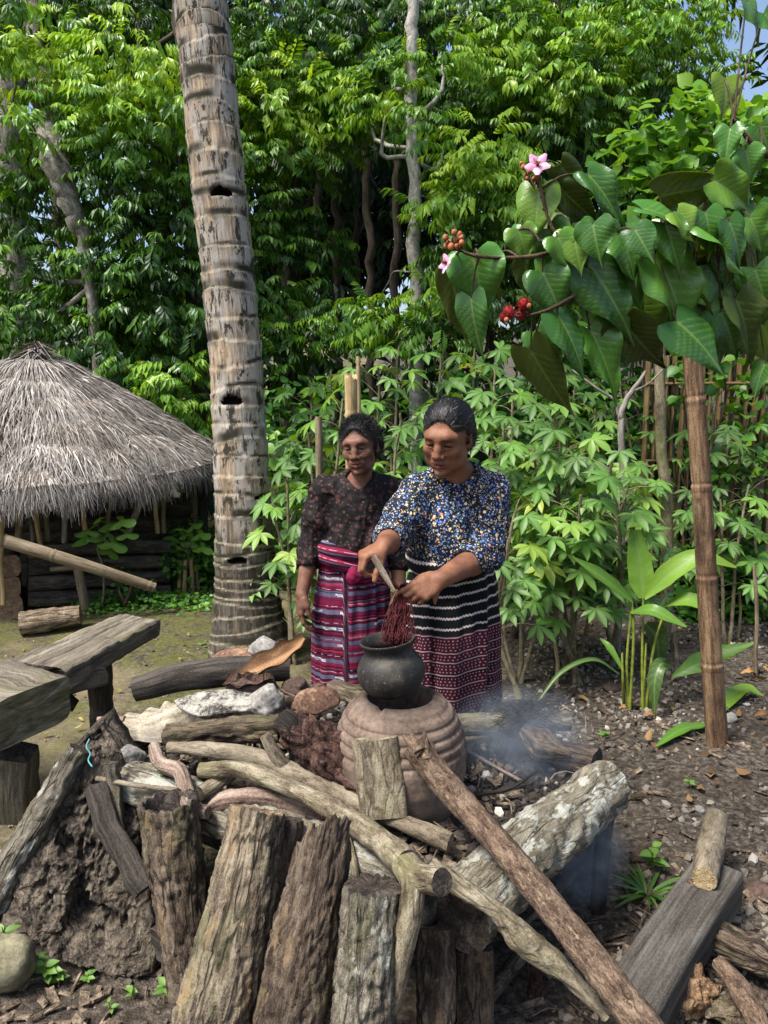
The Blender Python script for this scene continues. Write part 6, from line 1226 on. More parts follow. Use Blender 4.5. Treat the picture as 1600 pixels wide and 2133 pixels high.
# ---- cloth patterns
def mat_floral(name, base, fl, sc, rough=0.75, core=0.6):
    """flowers printed on cloth: two sizes of blossoms with ragged edges, small leaves between"""
    t = NT(name); o_ = t.coord('obj', rnd=False); wob = t.n('ShaderNodeVectorMath', {0: t.noise(o_, sc*1.2, 2, out=1), 1: (0.010, 0.010, 0.010)}, operation='MULTIPLY').outputs[0]
    v = t.n('ShaderNodeVectorMath', {0: o_, 1: wob}, operation='ADD').outputs[0]; c = base
    for k, (s_, lo, hi, cols, keep) in enumerate(fl):
        vo = t.n('ShaderNodeTexVoronoi', {'Vector': v, 'Scale': s_}); d = vo.outputs['Distance']; col = vo.outputs['Color']
        d = t.math('ADD', d, t.math('MULTIPLY', t.math('SUBTRACT', t.noise(v, s_*3.2, 2), 0.5), 0.75))
        m = t.ramp(d, [(lo, 1.0), (hi, 0.0)]); sp = t.n('ShaderNodeSeparateColor', {0: col})
        m = t.math('MULTIPLY', m, t.math('LESS_THAN', sp.outputs[1], keep))
        pc_ = t.ramp(sp.outputs[0], cols, 'CONSTANT'); pc_ = t.mix(t.ramp(d, [(0.05, 0.0), (0.22, 1.0)]), t.mix(core, pc_, (0.9, 0.55, 0.25, 1)), pc_)
        c = t.mix(m, c, pc_)
    weave = t.noise(o_, 900, 2)
    return t.done(c, rough, t.bump(t.math('ADD', weave, t.math('MULTIPLY', t.noise(o_, 40, 3), 2.0)), 0.25, 0.003), 0.25)
BLOUSEA = mat_floral('blue_floral_cloth', rgb((15, 17, 30)), [
    (150, .26, .36, [(0, rgb((200, 190, 156))), (.3, rgb((60, 110, 160))), (.5, rgb((206, 198, 176))), (.7, rgb((30, 90, 160))), (.85, rgb((96, 130, 110)))], .9),
    (78, .30, .40, [(0, rgb((30, 96, 178))), (.22, rgb((64, 116, 160))), (.5, rgb((190, 130, 86))), (.62, rgb((206, 188, 150))), (.78, rgb((44, 92, 150))), (.88, rgb((24, 70, 150)))], .85)], 60)
BLOUSEB = mat_floral('dark_floral_cloth', rgb((16, 12, 13)), [
    (70, .26, .42, [(0, rgb((62, 38, 38))), (.5, rgb((84, 58, 54))), (.8, rgb((46, 26, 28)))], .8), (34, .24, .42, [(0, rgb((74, 46, 44))), (.5, rgb((52, 32, 34)))], .7)], 40, core=0.04)
def stripes_b():
    t = NT('maroon_striped_ikat'); s_ = t.n('ShaderNodeSeparateXYZ', {0: t.attr('sk')}); u, v = s_.outputs[0], t.math('ADD', s_.outputs[1], t.math('MULTIPLY', s_.outputs[2], 0.37))
    w = t.math('ADD', v, t.math('MULTIPLY', t.noise(t.attr('sk'), 9, 2), 0.004))
    r1 = t.math('FLOOR', t.math('MULTIPLY', w, 190)); n1 = t.n('ShaderNodeTexWhiteNoise', {'W': r1}, noise_dimensions='1D').outputs[0]
    c = t.ramp(n1, [(0, rgb((98, 20, 50))), (.28, rgb((46, 13, 30))), (.42, rgb((120, 28, 62))), (.58, rgb((84, 18, 48))), (.72, rgb((30, 14, 28))), (.82, rgb((150, 104, 118))), (.86, rgb((78, 82, 104))), (.94, rgb((150, 44, 60)))], 'CONSTANT')
    r2 = t.math('FRACT', t.math('MULTIPLY', w, 15.5)); band = t.math('MULTIPLY', t.math('GREATER_THAN', r2, 0.12), t.math('LESS_THAN', r2, 0.36))
    c = t.mix(band, c, rgb((82, 84, 106)))
    rid = t.math('FLOOR', t.math('MULTIPLY', w, 15.5)); uu = t.math('ADD', t.math('MULTIPLY', u, 90), t.math('MULTIPLY', rid, 3.7))
    cell = t.n('ShaderNodeCombineXYZ', {0: t.math('FLOOR', uu), 1: t.math('FLOOR', t.math('MULTIPLY', r2, 26)), 2: rid}).outputs[0]; n2 = t.n('ShaderNodeTexWhiteNoise', {'Vector': cell}, noise_dimensions='3D').outputs[0]
    grp = t.n('ShaderNodeTexWhiteNoise', {'Vector': t.n('ShaderNodeCombineXYZ', {0: t.math('FLOOR', t.math('MULTIPLY', uu, 0.125)), 1: rid}).outputs[0]}, noise_dimensions='3D').outputs[0]
    inner = t.math('MULTIPLY', t.math('GREATER_THAN', r2, 0.16), t.math('LESS_THAN', r2, 0.32))
    mo = t.math('MULTIPLY', t.math('MULTIPLY', inner, t.math('GREATER_THAN', n2, 0.42)), t.math('GREATER_THAN', grp, 0.6)); c = t.mix(mo, c, rgb((186, 178, 178)))
    thin = t.math('MULTIPLY', t.math('GREATER_THAN', r2, 0.56), t.math('LESS_THAN', r2, 0.60)); dash = t.math('GREATER_THAN', t.noise(t.n('ShaderNodeCombineXYZ', {0: uu, 1: t.math('MULTIPLY', rid, 9.0)}).outputs[0], 0.6, 1), 0.48)
    c = t.mix(t.math('MULTIPLY', thin, dash), c, rgb((164, 136, 146)))
    wv = t.noise(t.attr('sk'), 500, 2); return t.done(t.mix(t.math('MULTIPLY', wv, 0.5), c, t.mix(1.0, c, (0.6, 0.6, 0.6, 1), 'MULTIPLY')), 0.85, t.bump(wv, 0.3, 0.002), 0.15)
def ikat_a():
    t = NT('black_maroon_ikat'); s_ = t.n('ShaderNodeSeparateXYZ', {0: t.attr('sk')}); u, v = s_.outputs[0], s_.outputs[1]
    wig = t.math('MULTIPLY', t.math('SINE', t.math('MULTIPLY', u, 520)), 0.0014); w = t.math('ADD', v, t.math('ADD', wig, t.math('MULTIPLY', t.noise(t.attr('sk'), 14, 2), 0.006)))
    f1 = t.math('FRACT', t.math('MULTIPLY', w, 27.0)); l1 = t.ramp(t.math('ABSOLUTE', t.math('SUBTRACT', f1, 0.5)), [(0.075, 1.0), (0.115, 0.0)])
    wn_ = t.noise(t.attr('sk'), 260, 2); l1 = t.math('MULTIPLY', l1, t.ramp(wn_, [(0.34, 0.25), (0.5, 1.0)]))
    up = t.mix(l1, t.mix(t.noise(t.attr('sk'), 6, 2), rgb((12, 12, 14)), rgb((22, 28, 28))), rgb((198, 184, 180)))
    f2 = t.math('MULTIPLY', v, 92.0); r2 = t.math('FLOOR', f2); q2 = t.math('FRACT', f2); n2 = t.n('ShaderNodeTexWhiteNoise', {'W': r2}, noise_dimensions='1D').outputs[0]
    ln = t.ramp(t.math('ABSOLUTE', t.math('SUBTRACT', q2, 0.5)), [(0.13, 1.0), (0.24, 0.0)]); dots = t.ramp(t.math('SINE', t.math('MULTIPLY', u, t.math('ADD', 380, t.math('MULTIPLY', n2, 300)))), [(0.45, 0.0), (0.6, 1.0)])
    ln = t.math('MULTIPLY', ln, t.math('MAXIMUM', dots, t.math('GREATER_THAN', n2, 0.66)))
    lo = t.mix(t.math('MULTIPLY', ln, 0.8), t.ramp(n2, [(0, rgb((62, 22, 34))), (.5, rgb((40, 16, 26))), (.8, rgb((26, 14, 20)))], 'CONSTANT'), rgb((176, 142, 146)))
    # zigzag hem bands
    zg_ = t.math('ABSOLUTE', t.math('SUBTRACT', t.math('FRACT', t.math('MULTIPLY', u, 22)), 0.5))
    hem = t.math('FRACT', t.math('MULTIPLY', v, 16)); zz = t.ramp(t.math('ABSOLUTE', t.math('SUBTRACT', t.math('MULTIPLY', t.math('ABSOLUTE', t.math('SUBTRACT', hem, 0.5)), 1.0), zg_)), [(0.04, 1.0), (0.09, 0.0)])
    he = t.mix(t.math('MULTIPLY', zz, 0.75), rgb((20, 20, 30)), rgb((170, 160, 164)))
    c = t.mix(t.math('LESS_THAN', w, 0.775), up, lo); c = t.mix(t.math('LESS_THAN', w, 0.50), c, he); c = t.mix(t.math('LESS_THAN', w, 0.43), c, lo)
    wv = t.noise(t.attr('sk'), 500, 2); return t.done(c, 0.88, t.bump(wv, 0.3, 0.002), 0.15)
SKB, SKA = stripes_b(), ikat_a()
def roll(P, R, seg=28, seed=0, flat=1.0, tw=6.0):
    V, F, at_, _ = tube(P, R, seg, 0.006, shape=lambda th: (np.cos(th), np.sin(th)*flat), disp=lambda bk, th, d: 0.006*ridge(bk*A(45, 45, 10), seed, 2), seed=seed)
    b = at_['bk']; return V, F, {'sk': np.stack([b[:, 2], 1.1 + np.arctan2(b[:, 1], b[:, 0])*0.022 + b[:, 2]*0.1, b[:, 0]*0], 1)}
def fuzz(V, N_, n, ln, seed, w=0.0006):
    rng = np.random.default_rng(seed); i = rng.integers(0, len(V), n); p = V[i]; d = N_[i]*1.0 + rng.normal(0, 0.55, (n, 3)); d /= np.linalg.norm(d, axis=1, keepdims=True); l = ln*rng.uniform(0.3, 1, (n, 1))
    s = np.cross(d, rng.normal(size=(n, 3))); s /= np.linalg.norm(s, axis=1, keepdims=True); m = p + d*l*0.6 + s*l*0.15; e = p + d*l + np.cross(s, d)*l*0.3
    return np.stack([p - s*w, p + s*w, m - s*w*.8, m + s*w*.8, e - s*w*.2, e + s*w*.2], 1).reshape(-1, 3), np.concatenate([(np.arange(n)*6)[:, None] + [0, 1, 3, 2], (np.arange(n)*6)[:, None] + [2, 3, 5, 4]]), np.repeat(i, 6)

def person(loc, label): return empty('person', loc, label, 'person')
Z0 = lambda n_: {'white': np.zeros(n_), 'lip': np.zeros(n_), 'ink': np.zeros(n_), 'brow': np.zeros(n_), 'hl': np.zeros((n_, 3))}
# ------------------------------------------------------------------ woman in the blue floral blouse
PA = person(A(0.25, 2.60, 0), 'woman in blue floral blouse and black ikat wrap cooking over the pot')
hcA = at(933, 908, 2.47); RA = rotm(25, 19, 4); sA = 0.945; nbA = at(957, 984, 2.55)
V, Q, ad = head(1.06, 0.0, 0.0, 0.9, neck=(RA.T@(nbA - A(0, 0, 0.04) - hcA))/sA); parts = [(place(V, RA, sA, hcA), [Q], ad)]
shR, elR, wrR = at(872, 1016, 2.52), at(818, 1122, 2.42), at(800, 1136, 2.245)
shL, elL, wrL = at(1026, 1020, 2.60), at(1008, 1156, 2.50), at(918, 1206, 2.30)
V, Q, tipR = arm(shR, elR, wrR, (.046, .040, .027), hnd=dict(F=(-.80, -.42, -.38), N=(.30, .15, -.95), S=(.35, -.85, .15), sc=.92, fc=[(42, 62, 40), (52, 66, 40), (58, 66, 40), (62, 66, 40)], thumb=(.35, .75))); parts.append((V, [Q], Z0(len(V))))
V, Q, tipL = arm(shL, elL, wrL, (.048, .042, .028), hnd=dict(F=(-.82, -.30, -.42), N=(-.15, .80, -.45), S=(-.15, -.15, .97), sc=1.0, fc=[(28, 40, 22), (36, 46, 28), (44, 52, 30), (50, 56, 30)], thumb=(.30, .70))); parts.append((V, [Q], Z0(len(V))))
bA = at(950, 1090, 2.60); hipA = at(945, 1240, 2.60)
s = SDF(bA - A(.24, .2, .45), bA + A(.24, .2, .22), 0.009); s.ell(bA, (.13, .10, .16), .02).ell(hipA + A(0, 0, .02), (.13, .11, .12), .04).cap(shR, shL, .04, .04, .05).cap(nbA - A(0, 0, .06), nbA, .05, .05, .03)
V, Q = s.mesh(); parts.append((V, [Q], Z0(len(V))))
for q in (-1, 1):
    b = A(0.25 + q*.075, 2.61, 0); V, F, _, _ = tube([hipA + A(q*.06, 0, -.02), A(0.25 + q*.07, 2.60, .45), b + A(0, 0, .09), b + A(0, -.01, .04)], [.075, .055, .035, .036], 14, .03, cap=False); parts.append((V, F, Z0(len(V))))
    V, F, _, _ = tube([b + A(0, .04, .035), b + A(0, -.05, .03), b + A(q*.01, -.15, .018)], [.03, .036, .022], 14, .02); parts.append((V, F, Z0(len(V))))
V, F, ad = join(parts); mk('body', V, F, SKINA, PA, attrs=ad)
V, Q, ad = hair(.007, .0012, 0.004, bun=((0, .112, -.020), (.038, .026, .034))); Nl = vnormals(V, Q); rngh = np.random.default_rng(12); nh = 9000; ih = rngh.integers(0, len(V), nh); p0 = V[ih] + Nl[ih]*.0012
tg = A(0, 1, -.15)[None] + A(0, 0, 0) + V[ih]*A(-2.5, 0, 0) + rngh.normal(0, .10, (nh, 3)); tg -= Nl[ih]*np.sum(tg*Nl[ih], 1, keepdims=True); tg /= np.linalg.norm(tg, axis=1, keepdims=True); lh = rngh.uniform(.012, .04, (nh, 1)); sh_ = np.cross(tg, Nl[ih])*.00065
p1 = p0 + tg*lh*.5 + Nl[ih]*.0012; p2 = p0 + tg*lh - Nl[ih]*(lh**2*5.5) + Nl[ih]*rngh.uniform(0, .0015, (nh, 1))
hv = np.stack([p0-sh_, p0+sh_, p1-sh_, p1+sh_, p2-sh_*.3, p2+sh_*.3], 1).reshape(-1, 3); hf = np.concatenate([(np.arange(nh)*6)[:, None] + [0, 1, 3, 2], (np.arange(nh)*6)[:, None] + [2, 3, 5, 4]])
V, F, ad = join([(V, [Q], ad), (hv, [hf], {'hl': np.repeat(ad['hl'][ih], 6, 0), 'grey': np.repeat(np.clip(ad['grey'][ih] + (rngh.random(nh) < .05)*.8, 0, 1), 6)})]); V = place(V, RA, sA, hcA); mk('hair', V, F, HAIRA, PA, attrs=ad)
s = SDF(at(945, 1080, 2.55) - A(.34, .36, .36), at(945, 1080, 2.55) + A(.30, .26, .24), 0.0042)
s.ell(at(948, 1062, 2.585), (.138, .112, .160), .03); s.ell(at(942, 1132, 2.57), (.140, .130, .115), .05); s.ell(at(920, 1090, 2.50), (.085, .06, .07), .05)
s.chain([shR + A(.01, .01, -.012), nbA + A(0, .02, -.030), shL + A(-.01, .0, -.012)], [.052, .058, .052], .05)
s.cap(at(944, 1140, 2.585), at(944, 1196, 2.585), .142, .165, .05)
s.chain([shR, shR*.5 + elR*.5, elR, elR*.62 + wrR*.38], [.054, .059, .056, .047], .03); s.chain([shL, shL*.5 + elL*.5, elL, elL*.66 + wrL*.34], [.055, .062, .062, .050], .03)
s.cap(elR*.62 + wrR*.38, wrR, .041, .036, .004, sub=True); s.cap(elL*.66 + wrL*.34, wrL, .045, .04, .004, sub=True)
s.ell(nbA + A(-.022, -.040, .012), (.066, .070, .040), .008, sub=True); s.cap(nbA - A(0, 0, .02), nbA + A(-.01, -.02, .10), .056, .056, .006, sub=True)
hz_ = at(940, 1178, 2.45)[2]; s.plane((0, 0, hz_), (0, 0, -1), .006, lambda x, y, z: .010*np.sin(x*38 + 1) + .05*(x - .22))
V, Q = s.mesh(); V = relax(V, Q, 2, .5); V = cloth_folds(V, Q, .0105, 7, (13, 13, 7)); mk('blouse', V, Q, BLOUSEA, PA)
cA = at(945, 1200, 2.60); zA = [at(945, 1160, 2.6)[2], at(945, 1230, 2.6)[2], .75, .45, .06]
V, Q, ad = skirt(zA, [(cA[0], 2.60), (cA[0]-.004, 2.60), (cA[0]-.004, 2.59), (cA[0]-.01, 2.60), (cA[0]-.012, 2.60)], [(.140, .115), (.152, .125), (.158, .130), (.170, .142), (.176, .15)], [(.012, 5, 0.4), (.010, 9, 1.9), (.006, 17, .3)], 3, seam=(-2.25, 0.25), tilt=.16); mk('wrap_skirt', V, Q, SKA, PA, attrs=ad)
th = np.linspace(math.pi*0.98, math.pi*1.86, 12); P = [A(cA[0] + .152*math.cos(a), 2.595 + .150*math.sin(a), hz_ + .006 - .030*math.sin((a-th[0])/(th[-1]-th[0])*math.pi)*(1.0 if a < 4.6 else .7)) for a in th]
V, F, ad = roll(P, [.022, .036, .038, .030, .02], seed=4, flat=.62); ad['sk'][:, 1] = ad['sk'][:, 1]*1.0; mk('waist_fold', V, F, SKA, PA, attrs=ad)
# ------------------------------------------------------------------ woman in the dark blouse
PB = person(A(-0.13, 2.98, 0), 'smiling woman in dark blouse and maroon striped wrap beside the palm')
hcB = at(750, 928, 2.93); RB = rotm(13, 7, -5); sB = 0.875; nbB = at(750, 1000, 2.97)
V, Q, ad = head(0.93, 1.0, 1.0, 0.55, neck=(RB.T@(nbB - A(0, 0, 0.04) - hcB))/sB); parts = [(place(V, RB, sB, hcB), [Q], ad)]
shR, elR, wrR = at(676, 1020, 2.97), at(650, 1140, 2.98), at(629, 1236, 2.90); shL, elL, wrL = at(808, 1022, 3.02), at(828, 1140, 3.05), at(832, 1230, 2.98)
V, Q, _ = arm(shR, elR, wrR, (.040, .034, .024), hnd=dict(F=(-.06, -.10, -1), N=(.9, .35, 0), S=(-.15, -1, 0), sc=.93, fc=[(14, 24, 14), (20, 28, 16), (26, 32, 18), (30, 36, 20)], thumb=(.35, .25))); parts.append((V, [Q], Z0(len(V))))
V, Q, _ = arm(shL, elL, wrL, (.040, .034, .024), h=.004, hnd=dict(F=(.06, -.10, -1), N=(-.9, .35, 0), S=(.15, -1, 0), sc=.93)); parts.append((V, [Q], Z0(len(V))))
bB = at(745, 1080, 3.0); hipB = at(735, 1210, 3.0)
s = SDF(bB - A(.24, .2, .45), bB + A(.24, .2, .24), 0.008); s.ell(bB, (.115, .085, .16), .02).ell(hipB, (.115, .095, .12), .04).cap(shR, shL, .036, .036, .05).cap(nbB - A(0, 0, .06), nbB, .046, .046, .03)
s.ell(nbB + A(0, -.004, -.07), (.075, .05, .06), .03)
V, Q = s.mesh(); parts.append((V, [Q], Z0(len(V))))
for q in (-1, 1):
    b = A(-0.13 + q*.07, 2.99, 0); V, F, _, _ = tube([hipB + A(q*.055, 0, -.02), A(-0.13 + q*.065, 2.99, .45), b + A(0, 0, .09), b + A(0, -.01, .04)], [.07, .05, .033, .034], 14, .03, cap=False); parts.append((V, F, Z0(len(V))))
    V, F, _, _ = tube([b + A(0, .04, .035), b + A(0, -.05, .03), b + A(q*.01, -.14, .018)], [.03, .034, .02], 14, .02); parts.append((V, F, Z0(len(V))))
V, F, ad = join(parts); mk('body', V, F, SKINB, PB, attrs=ad)
V, Q, ad = hair(.010, .0012, 0.006, bun=((0, .10, -.02), (.045, .034, .04)), side=.006); V = place(V, RB, sB, hcB); N_ = vnormals(V, Q); fv, ff, fi = fuzz(V, N_, 18000, .016, 5, .0005)
Vh, Fh, ah = join([(V, [Q], ad), (fv, [ff], {k: a[fi] for k, a in ad.items()})]); mk('hair', Vh, Fh, HAIRB, PB, attrs=ah)
s = SDF(bB - A(.27, .24, .26), bB + A(.25, .22, .24), 0.0042)
s.ell(at(746, 1070, 2.99), (.128, .098, .17), .03); s.ell(at(742, 1130, 2.98), (.125, .105, .10), .05); s.chain([shR + A(.01, .01, -.010), nbB + A(0, .02, -.028), shL + A(-.01, 0, -.010)], [.052, .056, .052], .045)
s.chain([shR, shR*.5 + elR*.5, elR, elR*.68 + wrR*.32], [.055, .060, .056, .044], .025); s.chain([shL, shL*.5 + elL*.5, elL, elL*.66 + wrL*.34], [.055, .060, .056, .046], .025)
s.cap(elR*.68 + wrR*.32, wrR, .036, .03, .004, sub=True)
zb = at(742, 1146, 2.9)[2]; s.plane((0, 0, zb), (0, 0, -1), .006, lambda x, y, z: .008*np.sin(x*30) + np.clip((-.232 - x)*6, 0, .3) + np.clip((x - .0)*6, 0, .3))
s.cap(nbB - A(0, 0, .03), nbB + A(-.005, -.02, .10), .050, .052, .006, sub=True)
tipv = at(744, 1028, 2.84)                                                        # V neck with a squared foot
s.chain([tipv, tipv*.45 + (nbB + A(-.035, -.06, .02))*.55, nbB + A(-.040, -.03, .04)], [.010, .016, .018], .006, sub=True); s.chain([tipv, tipv*.45 + (nbB + A(.035, -.06, .02))*.55, nbB + A(.040, -.03, .04)], [.010, .016, .018], .006, sub=True); s.chain([at(744, 1024, 2.87), at(747, 1002, 2.905), at(749, 980, 2.94)], [.012, .032, .052], .006, sub=True)
V, Q = s.mesh(); V = relax(V, Q, 2, .5); V = cloth_folds(V, Q, .0100, 17, (14, 14, 7)); mk('blouse', V, Q, BLOUSEB, PB)
cB = at(735, 1200, 3.0); zB = [at(735, 1128, 3.0)[2], at(735, 1210, 3.0)[2], .70, .42, .06]
V, Q, ad = skirt(zB, [(cB[0], 3.0), (cB[0]+.002, 3.0), (cB[0]-.004, 2.99), (cB[0]-.006, 2.99), (cB[0]-.006, 2.99)], [(.122, .10), (.136, .112), (.150, .125), (.158, .135), (.162, .14)], [(.009, 5, 0.2), (.007, 9, 1.2), (.004, 17, .6)], 13, seam=(-1.82, 0.22), tilt=.05); mk('wrap_skirt', V, Q, SKB, PB, attrs=ad)
for (t0, t1, dz, rr, dr, sd) in [(.98, 1.70, .0, .034, .0, 6), (1.0, 1.62, -.032, .028, .004, 7)]:
    th = np.linspace(math.pi*t0, math.pi*t1, 12); P = [A(cB[0] + (.128+dr)*math.cos(a), 3.0 + (.110+dr)*math.sin(a), zb + .012 + dz - .055*((a-th[0])/(th[-1]-th[0]))**1.2) for a in th]
    V, F, ad = roll(P, [rr*.7, rr, rr*1.05, rr*.8, rr*.5], seed=sd, flat=.75); mk('waist_roll', V, F, SKB, PB, attrs=ad)
V, Q = ball((0, 0, 0), (.030, .024, .034), 24, 18, .2, 3, 9); V = V + at(738, 1200, 2.86); mk('knot', V, Q, SKB, PB, attrs={'sk': V*A(1, 0, 0) + A(0, .5, 0)})
# ------------------------------------------------------------------ what she holds
STK = mat_wood('grey_stick', [(0.3, rgb((92, 80, 66))), (0.7, rgb((156, 142, 122)))], scale=30, sc=(1, 1, .1), crack=.1)
a, b = at(778, 1160, 2.15), at(822, 1232, 2.09); V, F, at_, _ = tube([a, (a+b)/2, b], [.009, .0095, .004], 14, .006, shape=lambda th: (np.cos(th)*1.3, np.sin(th)*.6)); tag(mk('stirring_stick', V, F, STK, attrs=at_), 'flat grey stirring stick held in her right hand above the pot', 'stick')
t = NT('dyed_fibre'); FIB = t.done(t.ramp(t.noise(t.coord('bk'), 60, 2), [(0.35, rgb((34, 12, 14))), (0.65, rgb((88, 34, 36)))]), 0.8, None, 0.2)
rng = np.random.default_rng(44); fb = []; g0 = (tipL[0][0] + tipL[1])/2
for k in range(150):
    o1 = rng.normal(0, 1, 3); e = at(826 + 14*rng.normal(), 1338 + 6*rng.normal(), 2.03 + .018*rng.normal()); m1 = g0*.55 + e*.45 + o1*A(.010, .010, .008); m2 = g0*.2 + e*.8 + rng.normal(0, 1, 3)*A(.016, .014, .01)
    fb.append(tube([g0 + o1*.004 + A(0, 0, .015), g0 + o1*.005, m1, m2, e], [.0011, .0014], 4, n=12, wob=.005, seed=k, cap=False)[:3])
for k in range(16):
    e = g0 + A(-.055 - .03*rng.random(), -.01, .045 + .015*rng.normal()); fb.append(tube([g0, (g0+e)/2 + A(0, 0, .006), e], [.0014, .0012], 4, n=8, wob=.003, seed=k, cap=False)[:3])
V, F, at_ = join(fb); tag(mk('dyed_yarn', V, F, FIB, attrs=at_), 'bundle of dark red dyed yarn lifted out of the pot', 'yarn')
lap('people')
# ================================================================== PLANTS WITH LARGE LEAVES
def rmat(o, R, p, s):
    M = np.eye(4); M[:3, :3] = R*s; M[:3, 3] = p; return Matrix(M.tolist())
def leaf_obj(name, me, p, X, Z, s, parent):
    R = frame_from(A(*X)[None], A(*Z)[None])[0]; o = bpy.data.objects.new(name, me); COL.objects.link(o); o.parent = parent
    pl = A(*parent.location)
    if parent.parent is not None: pl = pl + A(*parent.parent.location)
    o.matrix_basis = rmat(None, R, np.asarray(p) - pl, s if np.ndim(s) == 0 else np.asarray(s)[None, :]); return o
def heart_leaf(seed, nx=23, ny=36, wid=0.36, droop=0.34, wave=0.05, fold=0.42):
    """big heart shaped leaf, 1 long: lobes at the base, pointed tip, raised veins, wavy edge"""
    u = np.linspace(-1, 1, nx); v = np.linspace(0, 1, ny); rng = np.random.default_rng(seed)
    w = wid*np.clip(np.interp(v, [0, .04, .12, .24, .36, .5, .65, .8, .9, 1], [.66, .96, 1.08, 1.06, .95, .76, .48, .20, .07, .0]), 0, None)
    back = -0.15*np.exp(-(v/0.08)**2)
    X = v[:, None] + back[:, None]*np.abs(u)[None]**0.8 ; Y = w[:, None]*u[None]; a = np.abs(u)[None]
    bend = droop*rng.uniform(.6, 1.4)
    Z = -bend*v[:, None]**2 + fold*w[:, None]*a**1.3 - 0.30*w[:, None]*a**3 + wave*np.sin(v[:, None]*rng.uniform(9, 14) + 3*u[None] + seed)*a**2
    mid = np.exp(-(Y/0.014)**2); sv = np.zeros_like(Z)
    for k in range(7):
        v0 = 0.02 + 0.11*k; sl = 0.75 - 0.04*k; dd = (X - v0 - sl*np.abs(Y)); sv = np.maximum(sv, np.exp(-(dd/0.012)**2)*(0.85 - 0.06*k))
    i = np.arange(nx*ny).reshape(ny, nx); Q = np.stack([i[:-1, :-1], i[1:, :-1], i[1:, 1:], i[:-1, 1:]], -1).reshape(-1, 4)
    return np.stack([X, Y, Z], -1).reshape(-1, 3), Q[:, ::-1], {'vein': np.maximum(mid, sv*0.75).ravel(), 'var': np.full(nx*ny, .5)}
def mat_bigleaf(name, stops, rough=0.27, trans=0.22):
    t = NT(name); r = t.n('ShaderNodeObjectInfo').outputs['Random']; c = t.ramp(r, stops); w = t.attr('vein', 'Fac'); o_ = t.n('ShaderNodeTexCoord').outputs['Object']
    nz = t.noise(o_, 5, 4, 0.6); c = t.mix(t.ramp(nz, [(0.4, 0.0), (0.75, 0.5)]), c, t.mix(1.0, c, (1.35, 1.12, 0.6, 1), 'MULTIPLY'))
    c = t.mix(t.math('MULTIPLY', w, 0.6), c, (0.22, 0.33, 0.09, 1))
    h = t.math('ADD', t.math('MULTIPLY', w, -1.0), t.math('MULTIPLY', t.noise(o_, 22, 3), 0.7))
    p = t.n('ShaderNodeBsdfPrincipled', {'Base Color': c, 'Roughness': rough, 'Specular IOR Level': 0.5, 'Normal': t.bump(h, 0.13, 0.012)})
    tr = t.n('ShaderNodeBsdfTranslucent', {'Color': t.mix(1.0, c, (1.7, 1.5, 0.5, 1), 'MULTIPLY')}); mx = t.n('ShaderNodeMixShader', {0: trans})
    t.t.links.new(p.outputs[0], mx.inputs[1]); t.t.links.new(tr.outputs[0], mx.inputs[2]); t.t.links.new(mx.outputs[0], t.out.inputs[0]); return t.m
ANL = mat_bigleaf('annatto_leaf', [(0.0, (0.030, 0.105, 0.016, 1)), (0.5, (0.058, 0.185, 0.022, 1)), (0.85, (0.085, 0.215, 0.024, 1)), (1.0, (0.14, 0.24, 0.022, 1))])
ANO = mat_bigleaf('olive_annatto_leaf', [(0.0, (0.050, 0.085, 0.012, 1)), (1.0, (0.085, 0.130, 0.016, 1))], 0.45, 0.4)
hm = []
for k in range(6):
    V, Q, ad = heart_leaf(k, wid=0.31 + 0.03*(k % 3), droop=.22 + .1*(k % 4), wave=.03 + .02*(k % 3), fold=.25 + .12*((k*3) % 4)); V, Q, ad = thick(V, Q, ad, 0.004); hm.append((mesh('leaf', V, Q, ANL, True, ad), mesh('leaf', V, Q, ANO, True, ad)))
an = empty('annatto_shrub', A(1.35, 1.95, 0), 'annatto shrub branch with big glossy heart shaped leaves at upper right', 'shrub')
def zq(x, y): return (880 + x/2.222, 280 + y/2.222)
BRN = mat_wood('annatto_branch', [(0.3, rgb((58, 44, 30))), (0.7, rgb((112, 92, 60)))], scale=30, sc=(1, 1, .3), crack=.1)
brs = [([(1640, 330, 1.98), (1500, 378, 1.92), (1330, 420, 1.90), (1130, 460, 1.88), (860, 495, 1.84), (640, 495, 1.80), (545, 495, 1.78)], [.011, .009, .008, .007, .005, .004, .003]),
       ([(700, 500, 1.82), (600, 540, 1.80), (480, 565, 1.76), (340, 568, 1.74), (225, 558, 1.72), (165, 535, 1.72)], [.006, .005, .005, .004, .004, .003]),
       ([(860, 495, 1.84), (780, 680, 1.82), (700, 760, 1.80), (600, 812, 1.78), (480, 838, 1.76)], [.007, .006, .005, .004, .003]),
       ([(640, 495, 1.80), (580, 400, 1.80), (535, 240, 1.80), (525, 160, 1.80)], [.005, .004, .004, .003]),
       ([(1330, 420, 1.90), (1300, 300, 1.92), (1360, 150, 1.95)], [.008, .006, .004]), ([(1700, 150, 2.0), (1560, 80, 1.96), (1440, -60, 1.94)], [.010, .008, .005])]
sv = [tube([at(*zq(a, b), Y) for a, b, Y in pts], R, 10, .02, wob=.006, seed=k)[:3] for k, (pts, R) in enumerate(brs)]
trk = at(*zq(1640, 330), 1.98); sv.append(tube([A(1.42, 2.02, -.03), A(1.40, 2.0, .7), A(1.36, 1.99, 1.3), trk], [.035, .030, .024, .016], 14, .03, wob=.012, seed=9)[:3])
